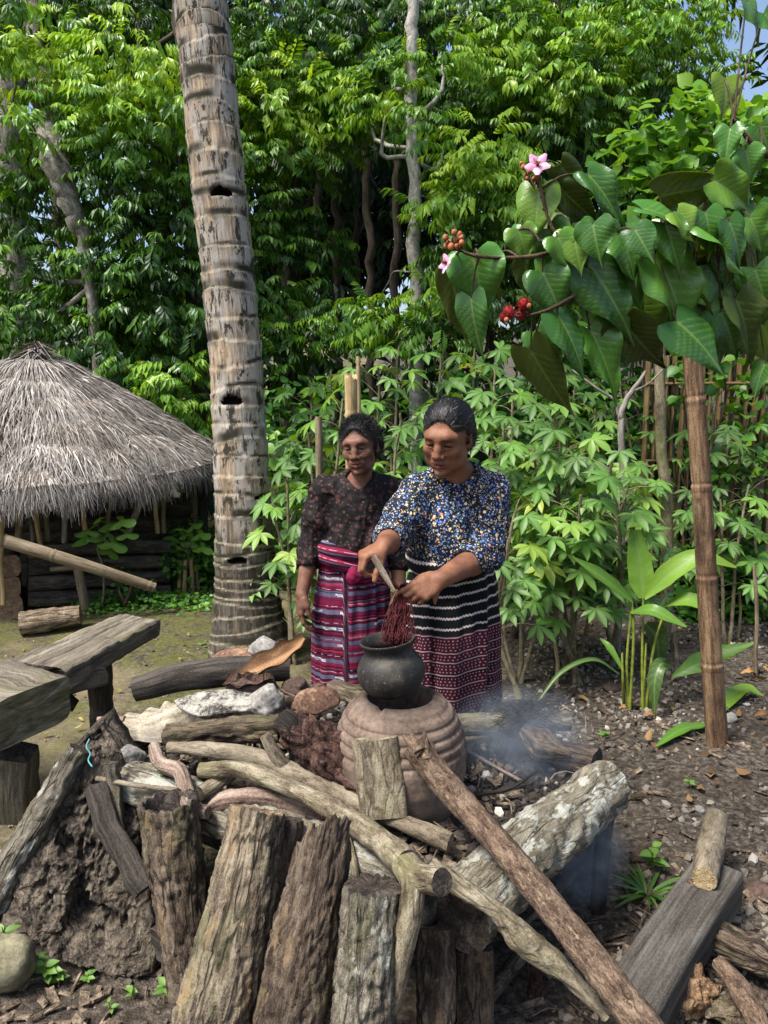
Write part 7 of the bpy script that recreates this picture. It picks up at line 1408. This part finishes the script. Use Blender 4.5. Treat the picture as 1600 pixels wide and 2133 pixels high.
LEAVES = [(540, 245, 512, 470, 190, 0), (445, 440, 488, 578, 150, 0), (232, 562, 300, 832, 215, 0), (225, 755, 248, 1015, 150, 0), (135, 650, 185, 975, 110, 1), (705, 435, 770, 582, 140, 0), (640, 148, 785, 315, 130, 1), (650, 262, 825, 425, 120, 1), (765, 185, 962, 388, 125, 0),
    (865, 415, 1045, 470, 95, 0), (760, 590, 1010, 905, 250, 0), (1075, 575, 1315, 925, 270, 0), (625, 835, 795, 1100, 215, 0), (775, 905, 935, 1195, 180, 0), (555, 635, 660, 840, 170, 0), (525, 915, 650, 1085, 150, 0), (500, 995, 685, 1320, 110, 1), (935, 865, 1115, 1115, 190, 1),
    (1175, 865, 1425, 1065, 270, 0), (1450, 765, 1585, 1065, 210, 1), (1290, 440, 1560, 625, 200, 0), (1020, 345, 1320, 400, 170, 0), (1100, 285, 1430, 205, 140, 1), (1350, 215, 1570, 335, 160, 0), (1545, 330, 1610, 485, 190, 0), (1425, -30, 1395, 130, 110, 0), (1495, 70, 1540, 205, 120, 0),
    (1540, 620, 1600, 805, 240, 0), (1590, 1060, 1520, 1195, 110, 0), (1330, 600, 1500, 830, 260, 0), (1260, 760, 1390, 980, 240, 0), (990, 760, 1120, 980, 220, 0), (870, 560, 960, 700, 180, 0), (690, 570, 720, 700, 160, 0), (480, 600, 470, 760, 120, 1), (330, 570, 320, 780, 110, 1), (460, 420, 470, 540, 110, 0),
    (1180, 470, 1240, 640, 170, 1), (980, 470, 1010, 640, 150, 1), (1270, 560, 1420, 600, 130, 1), (1480, 560, 1570, 760, 220, 0), (1380, 820, 1480, 1010, 220, 0), (1580, 880, 1640, 1090, 220, 0), (1620, 560, 1700, 760, 240, 0), (1560, -40, 1640, 120, 170, 0), (1400, -260, 1420, -110, 180, 0), (1500, -620, 1600, -470, 260, 0), (1580, -560, 1690, -440, 240, 0), (820, 760, 900, 960, 190, 0), (1090, 700, 1180, 880, 200, 0), (610, 440, 560, 330, 130, 1), (1230, 330, 1190, 470, 150, 0)]
rng = np.random.default_rng(66); pet = []
for k in range(40):                                                  # inner leaves behind the first row
    x0 = rng.uniform(480, 1640); y0 = rng.uniform(380, 800) if x0 > 800 else rng.uniform(430, 760); l = rng.uniform(170, 270); a_ = rng.uniform(.7, 1.6); LEAVES.append((x0, y0, x0 + l*math.cos(a_), y0 + l*math.sin(a_), rng.uniform(150, 230), int(rng.random() < .35)))
NB = len(LEAVES)
for k in range(10):                                                  # leaves hanging in front of the main branch
    x0 = 600 + k*100 + rng.uniform(-25, 25); y0 = 470 - (x0-560)*.09 + rng.uniform(-50, 30); l = rng.uniform(150, 230); a_ = rng.uniform(.75, 1.5); LEAVES.append((x0, y0, x0 + l*math.cos(a_), y0 + l*math.sin(a_), rng.uniform(140, 200), 0))
for k, (x0, y0, x1, y1, w, kind) in enumerate(LEAVES):
    dep = 1.74 + 0.00011*(x0)*1.0 + (0.10 if 29 <= k < NB else (-.05 if k >= NB else 0.0)) + 0.05*rng.normal()*0.6; a = at(*zq(x0, y0), dep); b = at(*zq(x1, y1), dep - 0.03*rng.random() + (0.05 if kind else 0)); L = np.linalg.norm(b - a)
    wr_ = (w/2.222*dep*PX)/(L*0.72); Z = A(-0.25, -0.75, 0.62) + rng.normal(0, 0.22, 3) if kind == 0 else A(-.35, -.75, -.1) + rng.normal(0, .3, 3)
    me_ = hm[k % 6][kind]; L = L*1.12; leaf_obj('leaf', me_, a, b - a, Z, (L, L*min(1.35, max(.6, wr_)), L), an)
    c = min((np.linalg.norm(np.array([(p[0]) for p in [at(*zq(q[0], q[1]), q[2]) for q in pts]]) - a[0]), 0) for pts, R in brs)
    best = None
    for pts, R in brs:
        P = spline([at(*zq(q[0], q[1]), q[2]) for q in pts], 30); d = np.linalg.norm(P - a, axis=1); i_ = int(d.argmin())
        if best is None or d[i_] < best[0]: best = (d[i_], P[i_])
    pet.append(tube([best[1], (best[1] + a)/2 + A(0, 0, .015), a], [.0028, .0020], 6, .015, seed=k, cap=False)[:3])
V, F, at_ = join(sv + pet); mk('branch', V, F, BRN, an, attrs=at_)
# flowers, buds and red seed pods
t = NT('pink_petal'); PETAL = t.done(t.ramp(t.noise(t.coord('obj'), 60, 2), [(0.3, rgb((182, 122, 160))), (0.7, rgb((212, 170, 196)))]), 0.6)
t = NT('brown_bud'); BUD = t.done(t.ramp(t.noise(t.coord('obj'), 90, 2), [(0.3, rgb((120, 66, 40))), (0.7, rgb((178, 110, 70)))]), 0.6)
t = NT('red_pod'); POD = t.done(t.ramp(t.noise(t.coord('obj'), 120, 2), [(0.3, rgb((74, 8, 12))), (0.7, rgb((150, 22, 24)))]), 0.75)
def flower(c, N, r, petals, label):
    root = empty('annatto_flower', c, label, 'flower'); N = A(*N)/np.linalg.norm(N); X = np.cross(N, A(0, 0, 1)); X /= np.linalg.norm(X); Y = np.cross(N, X)
    for k in range(5):
        a = k*2*math.pi/5 + .3
        if k not in petals: continue
        d = X*math.cos(a) + Y*math.sin(a) + N*.25; V, Q, ad = thick(*ribbon([c, c + d*r*.5 + N*r*.06, c + d*r], [.12*r, .36*r, .10*r], N, 7, 10, -.25, .1, k), .0015); mk('petal', V, Q, PETAL, root, attrs=ad)
    V, F, at_ = join([tube([c, c + (N + rng.normal(0, .35, 3))*r*.35], [.0008, .0012], 4, n=3)[:3] for k in range(26)]); mk('stamens', V, F, BUD, root, attrs=at_); return root
flower(at(1120, 345, 1.78), (-.15, -.85, .35), .029, (0, 1, 2, 3, 4), 'pink five petalled flower above the big leaves')
flower(at(932, 548, 1.70), (-.8, -.4, .2), .024, (0, 1, 2, 4), 'pale white flower at the tip of the leafy branch')
def cluster(name, label, spots, Y, m, stemp, cat, spiky=False):
    c = at(spots[0][0], spots[0][1], Y); root = empty(name, c, label, cat); st_ = []
    for k, (px, py, r) in enumerate(spots):
        p = at(px, py, Y + .006*((k*7) % 5 - 2)); r = r*Y*PX; V, Q = ball((0, 0, 0), (r, r, r*1.15), 18, 12, .04, 3, k)
        if spiky: V2, F2, _ = join([(V, [Q])] + [(tube([p*0 + d*r*.8, d*r*1.45], [r*.08, r*.02], 4, n=2, cap=False)[0], tube([p*0 + d*r*.8, d*r*1.45], [r*.08, r*.02], 4, n=2, cap=False)[1]) for d in (lambda q: q/np.linalg.norm(q, axis=1, keepdims=True))(rng.normal(size=(110, 3)))]); mk('pod', V2 + p, F2, m, root)
        else: mk('bud', V + p, Q, m, root)
        st_.append(tube([p, stemp], [.0012, .0016], 5, .01, cap=False)[:3])
    V, F, at_ = join(st_); mk('stalks', V, F, BRN, root, attrs=at_)
cluster('bud_cluster', 'cluster of round brown buds at the left tip of the branch', [(946, 484, 6), (928, 495, 6), (936, 506, 6), (950, 498, 5), (961, 495, 6), (962, 506, 6), (940, 514, 7), (930, 512, 6), (952, 512, 5), (958, 487, 5)], 1.71, BUD, at(958, 524, 1.72), 'buds')
cluster('bud_cluster', 'brown buds clustered under the pink flower', [(1090, 348, 5), (1096, 366, 5), (1102, 358, 5), (1119, 367, 6), (1086, 340, 4), (1098, 372, 4), (1112, 372, 4)], 1.80, BUD, at(1113, 392, 1.80), 'buds')
cluster('seed_pods', 'spiky bright red seed pods hanging among the leaves', [(1060, 650, 11), (1091, 634, 11), (1085, 656, 9), (1050, 660, 8)], 1.74, POD, at(1104, 655, 1.76), 'seed pods', True)
cluster('bud_cluster', 'few orange buds beside the red seed pods', [(1055, 666, 5), (1102, 637, 5), (1098, 628, 4)], 1.73, BUD, at(1104, 652, 1.76), 'buds')
lap('annatto')
# ------------------------------------------------------------------ cassava: hand shaped leaves
def palm_leaf(seed, nlf=7, arc=250, w=.165, drop=.28):
    rng = np.random.default_rng(seed); parts = []
    for k in range(nlf):
        a = math.radians(-arc/2 + arc*k/(nlf-1)) + rng.normal(0, .05); l = (1.0 - .30*abs(k-(nlf-1)/2)/((nlf-1)/2)**1)*rng.uniform(.9, 1.05)
        V, Q = blade(6, w*1.05, drop*rng.uniform(.6, 1.4), .30, lambda u: np.interp(u, [0, .15, .45, .65, .85, 1], [.10, .42, .95, 1.0, .5, 0]))
        ve = np.tile(np.array([0, 1.0, 0]), 7); V = V*l; R = np.array([[math.cos(a), -math.sin(a), 0], [math.sin(a), math.cos(a), 0], [0, 0, 1]]); parts.append((V@R.T, [Q], {'vein': ve}))
    V, F, ad = join(parts); return V, F, ad
CAS = mat_bigleaf('cassava_leaf', [(0.0, (0.018, 0.080, 0.014, 1)), (0.5, (0.055, 0.185, 0.024, 1)), (0.85, (0.125, 0.310, 0.036, 1)), (0.96, (0.20, 0.36, 0.04, 1)), (1.0, (0.34, 0.40, 0.05, 1))], .48, .35)
cm = []
for k in range(6):
    V, F, ad = palm_leaf(k, 7 if k % 3 else 5, 250 if k % 3 else 200); ad['var'] = np.zeros(len(V)); cm.append(mesh('leaf', V, F, CAS, True, ad))
STEM = mat_wood('cassava_stem', [(0.3, rgb((92, 80, 56))), (0.7, rgb((156, 142, 108)))], scale=30, sc=(1, 1, .6), crack=.1, patch=[(rgb((104, 116, 60)), 8, .5, .65, .5)])
def cassava(label, bx, Y, tops, nl, size, seed, spread=.30, low=.35):
    rng = np.random.default_rng(seed); b = at(bx, 1200, Y); b[2] = zg(b[0], b[1]) - .02; root = empty('cassava_plant', b, label, 'plant', 'cassava plants behind the women'); sv = []
    for q, (tx, ty) in enumerate(tops):
        tp_ = at(tx, ty, Y + rng.normal(0, .12)); P = spline([b + A(.03*q, 0, 0), (b + tp_)/2 + rng.normal(0, .05, 3)*A(1, 1, 0), tp_], 20); sv.append(tube(P[::3].tolist() + [tp_], [.014, .010, .006], 8, .03, wob=.006, seed=seed+q)[:3])
        m = nl//len(tops)
        for k in range(m):
            f = low + (1-low)*(k+.5)/m; p = P[min(19, int(f*19))]; a = k*2.4 + rng.uniform(-.5, .5); e = .25 + .75*f*rng.random(); l = spread*rng.uniform(.55, 1.1)*(1.05 - .35*f); d = A(math.cos(a), math.sin(a), e*.8); q_ = p + d/np.linalg.norm(d)*l
            sv.append(tube([p, (p+q_)/2 + A(0, 0, .02), q_], [.0028, .0018], 5, .04, cap=False)[:3])
            X = A(math.cos(a), math.sin(a), -.25 - .3*rng.random()); Z = A(-.15, -.45, 1) + rng.normal(0, .22, 3) + A(math.cos(a), math.sin(a), 0)*.25
            leaf_obj('leaf', cm[rng.integers(0, 6)], q_, X, Z, size*rng.uniform(.75, 1.2), root)
    V, F, at_ = join(sv); mk('stem', V, F, STEM, root, attrs=at_)
for k, (lab, bx, Y, tops, nl, size, low) in enumerate([
        ('short cassava left of the dark bloused woman', 600, 4.3, [(598, 985), (570, 1060)], 24, .13, .2), ('tall cassava behind the left woman on her left', 655, 4.9, [(650, 800), (690, 770)], 30, .13, .4), ('cassava rising between bamboo poles and the left woman', 700, 4.5, [(715, 830), (640, 900)], 30, .13, .3),
        ('cassava directly behind both women', 800, 4.8, [(790, 760), (830, 720)], 32, .14, .4), ('cassava seen between the two heads', 840, 4.3, [(835, 860), (815, 950)], 26, .13, .3), ('tall cassava behind the right woman\'s head', 930, 4.9, [(920, 740), (990, 725)], 34, .14, .4),
        ('broad cassava just right of the right woman\'s head', 1040, 4.3, [(1030, 770), (1070, 830)], 36, .14, .3), ('leafy cassava at the right woman\'s shoulder', 1080, 3.9, [(1050, 880), (1110, 930)], 34, .13, .35), ('yellowing cassava at the right woman\'s elbow', 1090, 3.6, [(1075, 1050), (1060, 1120)], 18, .12, .5),
        ('dense cassava in the middle of the right hand bed', 1200, 3.9, [(1170, 900), (1240, 960)], 44, .14, .35), ('low bushy cassava behind the broad leaved plant', 1210, 3.6, [(1210, 1030), (1160, 1080)], 38, .13, .4), ('cassava in front of the pale forked stem', 1280, 3.9, [(1270, 950), (1310, 1010)], 36, .13, .4),
        ('thin cassava left of the bamboo post', 1380, 4.3, [(1350, 960), (1400, 1020)], 22, .13, .4), ('high cassava behind the hanging leaves', 1160, 5.2, [(1140, 740), (1200, 790)], 34, .15, .4), ('cassava before the bamboo screen', 1480, 5.0, [(1490, 830), (1530, 880)], 20, .13, .4),
        ('low cassava right of the bamboo post', 1520, 4.4, [(1500, 1040), (1560, 1010)], 22, .13, .3), ('cassava at the right edge behind the post', 1600, 4.9, [(1585, 880), (1610, 960)], 20, .13, .3), ('slim cassava far behind at centre right', 1260, 5.4, [(1290, 800), (1240, 850)], 28, .14, .4)]):
    cassava(lab, bx, Y + (.35 if bx > 1150 else .1), tops, int(nl*1.35), size*.95, 700+k*5, .27, low)
# ------------------------------------------------------------------ broad leaved ginger plant
GIN = mat_bigleaf('ginger_leaf', [(0.0, (0.095, 0.225, 0.028, 1)), (0.6, (0.13, 0.29, 0.035, 1)), (1.0, (0.19, 0.34, 0.04, 1))], .42, .4)
GIND = mat_bigleaf('dark_ginger_leaf', [(0.0, (0.03, 0.075, 0.02, 1)), (1.0, (0.07, 0.13, 0.03, 1))], .4, .3)
t = NT('ginger_stalk'); GST = t.done(t.ramp(t.noise(t.coord('bk'), 20, 3), [(0.3, rgb((84, 104, 34))), (0.7, rgb((142, 150, 60)))]), 0.5)
gb = on_ground(1325, 1482); gin = empty('ginger_plant', gb, 'broad leaved bright green ginger plant left of the bamboo post', 'plant')
YG = gb[1]
def g(px, py, dy=0.0): return at(px, py, YG + dy)
for k, (pts, W, N, m, cup) in enumerate([
        ([g(1338, 1246), g(1334, 1190, .02), g(1322, 1104, .05)], [.02, .062, .058, .028], (-.1, -1, .3), GIN, .12), ([g(1316, 1252), g(1262, 1208, -.04), g(1192, 1160, -.06)], [.012, .036, .034, .004], (-.3, -.6, .8), GIN, .3), ([g(1342, 1246), g(1400, 1190, -.05), g(1460, 1162, -.08), g(1534, 1182, -.10)], [.012, .05, .052, .04, .006], (.1, -.7, .8), GIN, .25),
        ([g(1385, 1262), g(1430, 1250, -.08), g(1500, 1272, -.12)], [.01, .045, .045, .006], (.1, -.6, .8), GIN, .2), ([g(1314, 1276), g(1360, 1272, -.10), g(1430, 1306, -.16)], [.01, .036, .034, .005], (0, -.7, .8), GIN, .15), ([g(1398, 1386), g(1376, 1384, -.06), g(1364, 1420, -.10), g(1364, 1486, -.12)], [.012, .034, .036, .004], (-.4, -.8, .4), GIND, .2),
        ([g(1290, 1404, .02), g(1236, 1374, -.05), g(1170, 1400, -.10), g(1118, 1464, -.16)], [.006, .012, .012, .004], (0, -.6, .8), GIND, .3), ([g(1345, 1300), g(1368, 1330, .05), g(1372, 1400, .08)], [.02, .06, .05, .02], (.2, -.9, .2), GIND, .2), ([g(1300, 1400), g(1270, 1350, .05), g(1250, 1330, .1)], [.006, .02, .004], (0, -.6, .8), GIN, .3), ([g(1400, 1410, .1), g(1480, 1370, .1), g(1570, 1340, .05)], [.008, .05, .04, .006], (.1, -.7, .8), GIN, .2)]):
    V, Q, ad = thick(*ribbon(pts, W, N, 11, 30, cup, .03, k), .0015); mk('leaf', V, Q, m, gin, attrs=ad)
sv = [tube([on_ground(*b_), g(*m_), g(*t_)], [.009, .007, .005], 8, .02, cap=False, seed=k)[:3] for k, (b_, m_, t_) in enumerate([((1310, 1476), (1306, 1380), (1315, 1272)), ((1340, 1480), (1338, 1380), (1340, 1246)), ((1312, 1478), (1320, 1330), (1317, 1252)), ((1345, 1478), (1362, 1350), (1388, 1264)), ((1300, 1470), (1298, 1420), (1296, 1360)), ((1350, 1476), (1362, 1420), (1396, 1388)), ((1336, 1476), (1342, 1420), (1346, 1340))])]
V, F, at_ = join(sv); mk('stalk', V, F, GST, gin, attrs=at_)
# ------------------------------------------------------------------ saplings by the hut, weeds, fallen leaves, stems
def lobed(seed):
    th = np.linspace(-2.55, 2.55, 46); lob = .34 + .66*np.abs(np.cos(th*1.27))**2.6; lob = lob*(1 - .16*np.abs(th)/2.5); parts = [A(0, 0, 0)]
    V = [(0, 0, 0)]; 
    for r in (.35, .7, 1.0):
        for a, l in zip(th, lob): V.append((math.cos(a)*l*r*.9, math.sin(a)*l*r*.8, -.18*r*r + .05*math.sin(a*5+seed)*r))
    n = len(th); F4 = []; F3 = [(0, 1+i, 2+i) for i in range(n-1)]
    for q in range(2):
        for i in range(n-1): F4.append((1+q*n+i, 1+(q+1)*n+i, 2+(q+1)*n+i, 2+q*n+i))
    V = np.array(V); a = np.arctan2(V[:, 1], V[:, 0]); ve = np.max([np.exp(-((a - c)/.05)**2) for c in (-2.2, -1.2, 0, 1.2, 2.2)], 0); return V, [np.array(F4), np.array(F3)], {'vein': ve, 'var': np.zeros(len(V))}
SAP = mat_bigleaf('sapling_leaf', [(0.0, (0.12, 0.30, 0.035, 1)), (1.0, (0.20, 0.40, 0.05, 1))], .5, .45); lm = [mesh('leaf', *lobed(k)[:2], SAP, True, lobed(k)[2]) for k in range(3)]
def sapling(label, base, top, leaves, size, Y=None):
    b = on_ground(*base); Y = b[1]; root = empty('sapling', b, label, 'sapling'); t_ = at(*top, Y); sv = [tube([b - A(0, 0, .02), (b+t_)/2 + A(.02, 0, 0), t_], [.010, .006], 8, .03, wob=.01)[:3]]
    for k, (px, py) in enumerate(leaves):
        p = at(px, py, Y + .06*((k % 3)-1)); sv.append(tube([t_, (t_+p)/2 + A(0, 0, .015), p], [.003, .002], 5, .03, cap=False)[:3]); d = p - t_
        leaf_obj('leaf', lm[k % 3], p, d*A(1, 1, .3) + A(0, -.02, -.05), A(-.1, -.75, .8), size*(.85 + .1*(k % 4)), root)
    V, F, at_ = join(sv); mk('stem', V, F, STEM, root, attrs=at_)
sapling('young sapling with lobed bright leaves in front of the hut', (213, 1272), (205, 1140), [(205, 1080), (185, 1105), (225, 1090), (250, 1085), (262, 1112), (215, 1118), (180, 1120), (232, 1130), (228, 1148)], .125)
sapling('bushy young sapling inside the bamboo stakes', (392, 1234), (388, 1150), [(375, 1100), (400, 1095), (360, 1118), (415, 1112), (385, 1112), (350, 1140), (420, 1140), (398, 1130), (372, 1140)], .11)
shrub('leafy_weed', 'feathery pale weeds around the bamboo stakes', [(on_ground(360, 1232) + A(0, 0, .25), .17, .6), (on_ground(425, 1228) + A(0, 0, .28), .2, .65), (on_ground(395, 1222) + A(0, 0, .30), .18, .7), (on_ground(440, 1215) + A(0, .1, .4), .2, .45)], 810, 330, .025, .06, m=SHR)
shrub('leafy_weed', 'thin weed growing beside the hut wall', [(on_ground(265, 1262) + A(0, 0, .22), .09, .55), (on_ground(258, 1262) + A(0, 0, .10), .10, .5), (on_ground(300, 1255) + A(0, 0, .1), .1, .5)], 811, 380, .02, .045, m=SHR)
WEED = mat_bigleaf('weed_leaf', [(0.0, (0.05, 0.15, 0.025, 1)), (1.0, (0.13, 0.28, 0.04, 1))], .45, .35)
wv, wf = blade(5, .30, .25, .25); wm = mesh('leaf', wv, wf, WEED, True, {'vein': np.tile([0, 1.0, 0], 6), 'var': np.zeros(len(wv))}); gv, gf = blade(6, .045, .55, .4); gmh = mesh('leaf', gv, gf, WEED, True, {'vein': np.zeros(len(gv)), 'var': np.zeros(len(gv))})
def weed(label, px, py, n, size, h, seed, grass=False, base=None):
    rng = np.random.default_rng(seed); b = on_ground(px, py) if base is None else base; root = empty('weed', b, label, 'weed', 'small weeds on the ground'); sv = []
    t_ = b + A(rng.normal(0, .01), rng.normal(0, .01), h); sv.append(tube([b - A(0, 0, .01), t_], [.002, .0015], 5, n=4, cap=False)[:3])
    for k in range(n):
        a = k*2.4 + rng.random(); f = rng.uniform(.3, 1); p = b + (t_-b)*f if not grass else b
        X = A(math.cos(a), math.sin(a), .35 if not grass else 1.2*rng.random()+.4); leaf_obj('leaf', gmh if grass else wm, p, X, A(-.05, -.35, 1), size*rng.uniform(.6, 1.15), root)
    V, F, at_ = join(sv); mk('stem', V, F, GST, root, attrs=at_)
for k, (px, py, n, s, h, gr, lab) in enumerate([(76, 2016, 9, .035, .06, 0, 'small two tier weed between boulder and rotten slab'), (105, 2046, 11, .04, .06, 0, 'larger weed below the rotten slab'), (122, 2052, 10, .028, .04, 0, 'tiny weed cluster right of the larger one'), (182, 2052, 7, .022, .03, 0, 'tiny weed under the slab shadow'), (235, 2110, 6, .02, .03, 0, 'tiny pale weed at the bottom left'),
        (280, 2082, 6, .024, .03, 0, 'tiny weed right of the pale weed'), (340, 2090, 8, .045, .06, 0, 'broad leaved weed at the foot of the tan log'), (12, 1958, 8, .045, .05, 0, 'weed at the left edge above the boulder'), (1348, 1868, 26, .13, .09, 1, 'long bladed grassy weed under the right beam'), (1362, 1820, 12, .05, .10, 0, 'leafy weed beside the squared timber'), (1258, 1535, 8, .03, .03, 0, 'tiny weed on the gravel behind the husk'),
        (1190, 1393, 9, .06, .06, 0, 'small weed left of the broad leaved plant'), (590, 1335, 12, .06, .10, 0, 'green weed right of the palm foot'), (560, 1190, 14, .30, .1, 1, 'long grass clump right of the palm'), (420, 1345, 8, .03, .02, 0, 'small weed on the mossy path'), (1440, 1640, 6, .03, .03, 0, 'tiny weed right of the gravel path')]):
    weed(lab, px, py, n, s, h, 900+k, bool(gr))
p = gz(897, 1695, .41); weed('tiny sprout growing in the ash beside the stove', 0, 0, 9, .02, .04, 950, False, p)
p = at(335, 1612, 2.06); weed('tiny sprout among the roots on the hearth', 0, 0, 7, .018, .02, 951, False, p)
for k, (a, m_, b, W, lab) in enumerate([((1475, 1516), (1420, 1535), (1366, 1562), .03, 'fallen pale green frond leaf beside the bamboo post'), ((1490, 1500), (1545, 1450), (1590, 1456), .04, 'faded green leaf lying right of the bamboo post')]):
    P = [on_ground(*q) + A(0, 0, .015 + .02*(i == 1)) for i, q in enumerate((a, m_, b))]; V, Q, ad = thick(*ribbon(P, [.01, W, W*.9, .004], (0, -.2, 1), 9, 26, .25, .1, k), .0015); tag(mk('fallen_leaf', V, Q, GIN, attrs=ad), lab, 'leaf')
DRYL = mat_leaf('dry_leaf', [(0, rgb((120, 84, 50))), (1, rgb((168, 128, 80)))], .7, .1, .2)
for k, (px, py, l, lab) in enumerate([(1160, 1222, .10, 'curled tan leaf lying under the cassava'), (1355, 1500, .06, 'brown leaf at the foot of the ginger plant'), (1300, 1484, .05, 'red brown leaf left of the ginger stalks'), (1215, 1368, .09, 'yellowish curled dry leaf by the cassava stems'), (1560, 1410, .09, 'orange brown dry leaf at the right edge'), (1590, 1500, .08, 'dry leaf lying right of the post foot')]):
    q = on_ground(px, py); V, Q, ad = ribbon([q + A(-l/2, 0, .02), q + A(0, -.01, .035), q + A(l/2, .01, .015)], [.006, l*.25, .003], (0, -.3, 1), 7, 14, .6, .2, k); ad['var'] = np.full(len(V), .2*k % 1); tag(mk('dry_leaf', V, Q, DRYL, attrs=ad), lab, 'leaf', 'dry leaves on the ground')
def stem(name, label, pts, R, m, cat='stem', seg=10): 
    V, F, at_, _ = tube(pts, R, seg, .02, wob=.008, seed=len(pts)); return tag(mk(name, V, F, m, attrs=at_), label, cat)
q = at(1394, 1180, 4.6); q[2] = 0; slt = empty('slim_tree', q, 'slim mossy green tree left of the bamboo post', 'tree')
V, F, at_, _ = tube([q, at(1390, 1090, 4.6), at(1378, 950, 4.6), at(1374, 780, 4.6), at(1370, 560, 4.7)], [.04, .036, .032, .03, .024], 14, .02, wob=.008); mk('trunk', V, F, STEM, slt, attrs=at_)
V, F, at_ = leafcloud([(at(1370, 540, 4.7), .3, .5), (at(1340, 500, 4.8), .25, .5)], 777, 60, .08, .14); mk('crown', V, F, VINE, slt, attrs=at_)
V, F, at_ = join([tube([at(1296, 1200, 4.5)*A(1, 1, 0), at(1296, 940, 4.5), at(1292, 860, 4.5), at(1318, 815, 4.5), at(1345, 772, 4.5)], [.022, .02, .018, .014, .009], 10, .03, wob=.008)[:3], tube([at(1292, 862, 4.5), at(1280, 835, 4.5), at(1240, 808, 4.5), at(1190, 770, 4.5)], [.012, .009, .005], 8, .03, wob=.008)[:3], tube([at(1318, 815, 4.5), at(1350, 800, 4.48), at(1380, 770, 4.5)], [.007, .004], 6, .03)[:3]]); bsh = empty('bare_shrub', at(1296, 1200, 4.5)*A(1, 1, 0), 'pale forked bare shrub rising above the cassava', 'shrub'); mk('stem', V, F, TWIG, bsh, attrs=at_)
for k, (x0, y0, x1, y1, r, lab) in enumerate([(1075, 1180, 1085, 1420, .014, 'twisted cassava stem foot beside the right woman'), (1095, 1140, 1070, 1330, .026, 'thick woody stem behind the right woman'), (1200, 1230, 1176, 1400, .016, 'jointed pale stem left of the ginger plant'), (1170, 1190, 1138, 1310, .02, 'dark leaning stake under the cassava'), (1155, 1340, 1158, 1430, .012, 'dry split stalk stub by the right woman\'s skirt'), (1540, 1230, 1536, 1330, .010, 'dry stick in the bed right of the post'), (1572, 1180, 1575, 1410, .012, 'dry upright stalk at the right edge'), (1404, 1300, 1408, 1410, .012, 'woody stub behind the ginger plant')]):
    b = on_ground(x1, y1); V, F, at_, _ = tube([b - A(0, 0, .02), (b + at(x0, y0, b[1]+.03))/2 + A(.012, 0, 0), at(x0, y0, b[1]+.03)], [r, r*.8], 10, .02, wob=.006, seed=k); tag(mk('stake', V, F, (STEM, BARKB, STEM, CHAR, BAMB, BAMBG, BAMBG, STEM)[k], attrs=at_), lab, 'stem', 'stems and stakes in the bed')
# ------------------------------------------------------------------ smoke
def smoke(name, label, c, r, dens, seed):
    V, Q = ball((0, 0, 0), r, 24, 16, .12, 2, seed); t = NT(name); o_ = t.n('ShaderNodeTexCoord').outputs['Object']
    v = t.n('ShaderNodeVectorMath', {0: o_, 1: (0, 0, -r[2])}, operation='ADD').outputs[0]; q = t.n('ShaderNodeVectorMath', {0: v, 1: r}, operation='DIVIDE').outputs[0]; l = t.n('ShaderNodeVectorMath', {0: q}, operation='LENGTH').outputs['Value']
    fall = t.ramp(l, [(0.0, 1.0), (0.85, 0.0)]); nz = t.ramp(t.noise(o_, 9, 4, 0.6, 1.5), [(0.38, 0.0), (0.7, 1.0)])
    p = t.n('ShaderNodeVolumePrincipled', {'Color': (0.72, 0.84, 1.0, 1), 'Density': t.math('MULTIPLY', t.math('MULTIPLY', fall, nz), dens), 'Anisotropy': 0.2})
    t.t.links.new(p.outputs[0], t.out.inputs['Volume']); return tag(mk(name, V + A(*c), Q, t.m), label, 'smoke', kind='stuff')
smoke('smoke', 'thin bluish smoke drifting over the fire log and husk', at(1085, 1530, 2.2), (.30, .22, .20), 10.0, 1)
smoke('under_smoke', 'bluish smoke hanging under the right beam', at(1200, 1770, 2.0), (.18, .15, .19), 16.0, 2)
lap('plants')
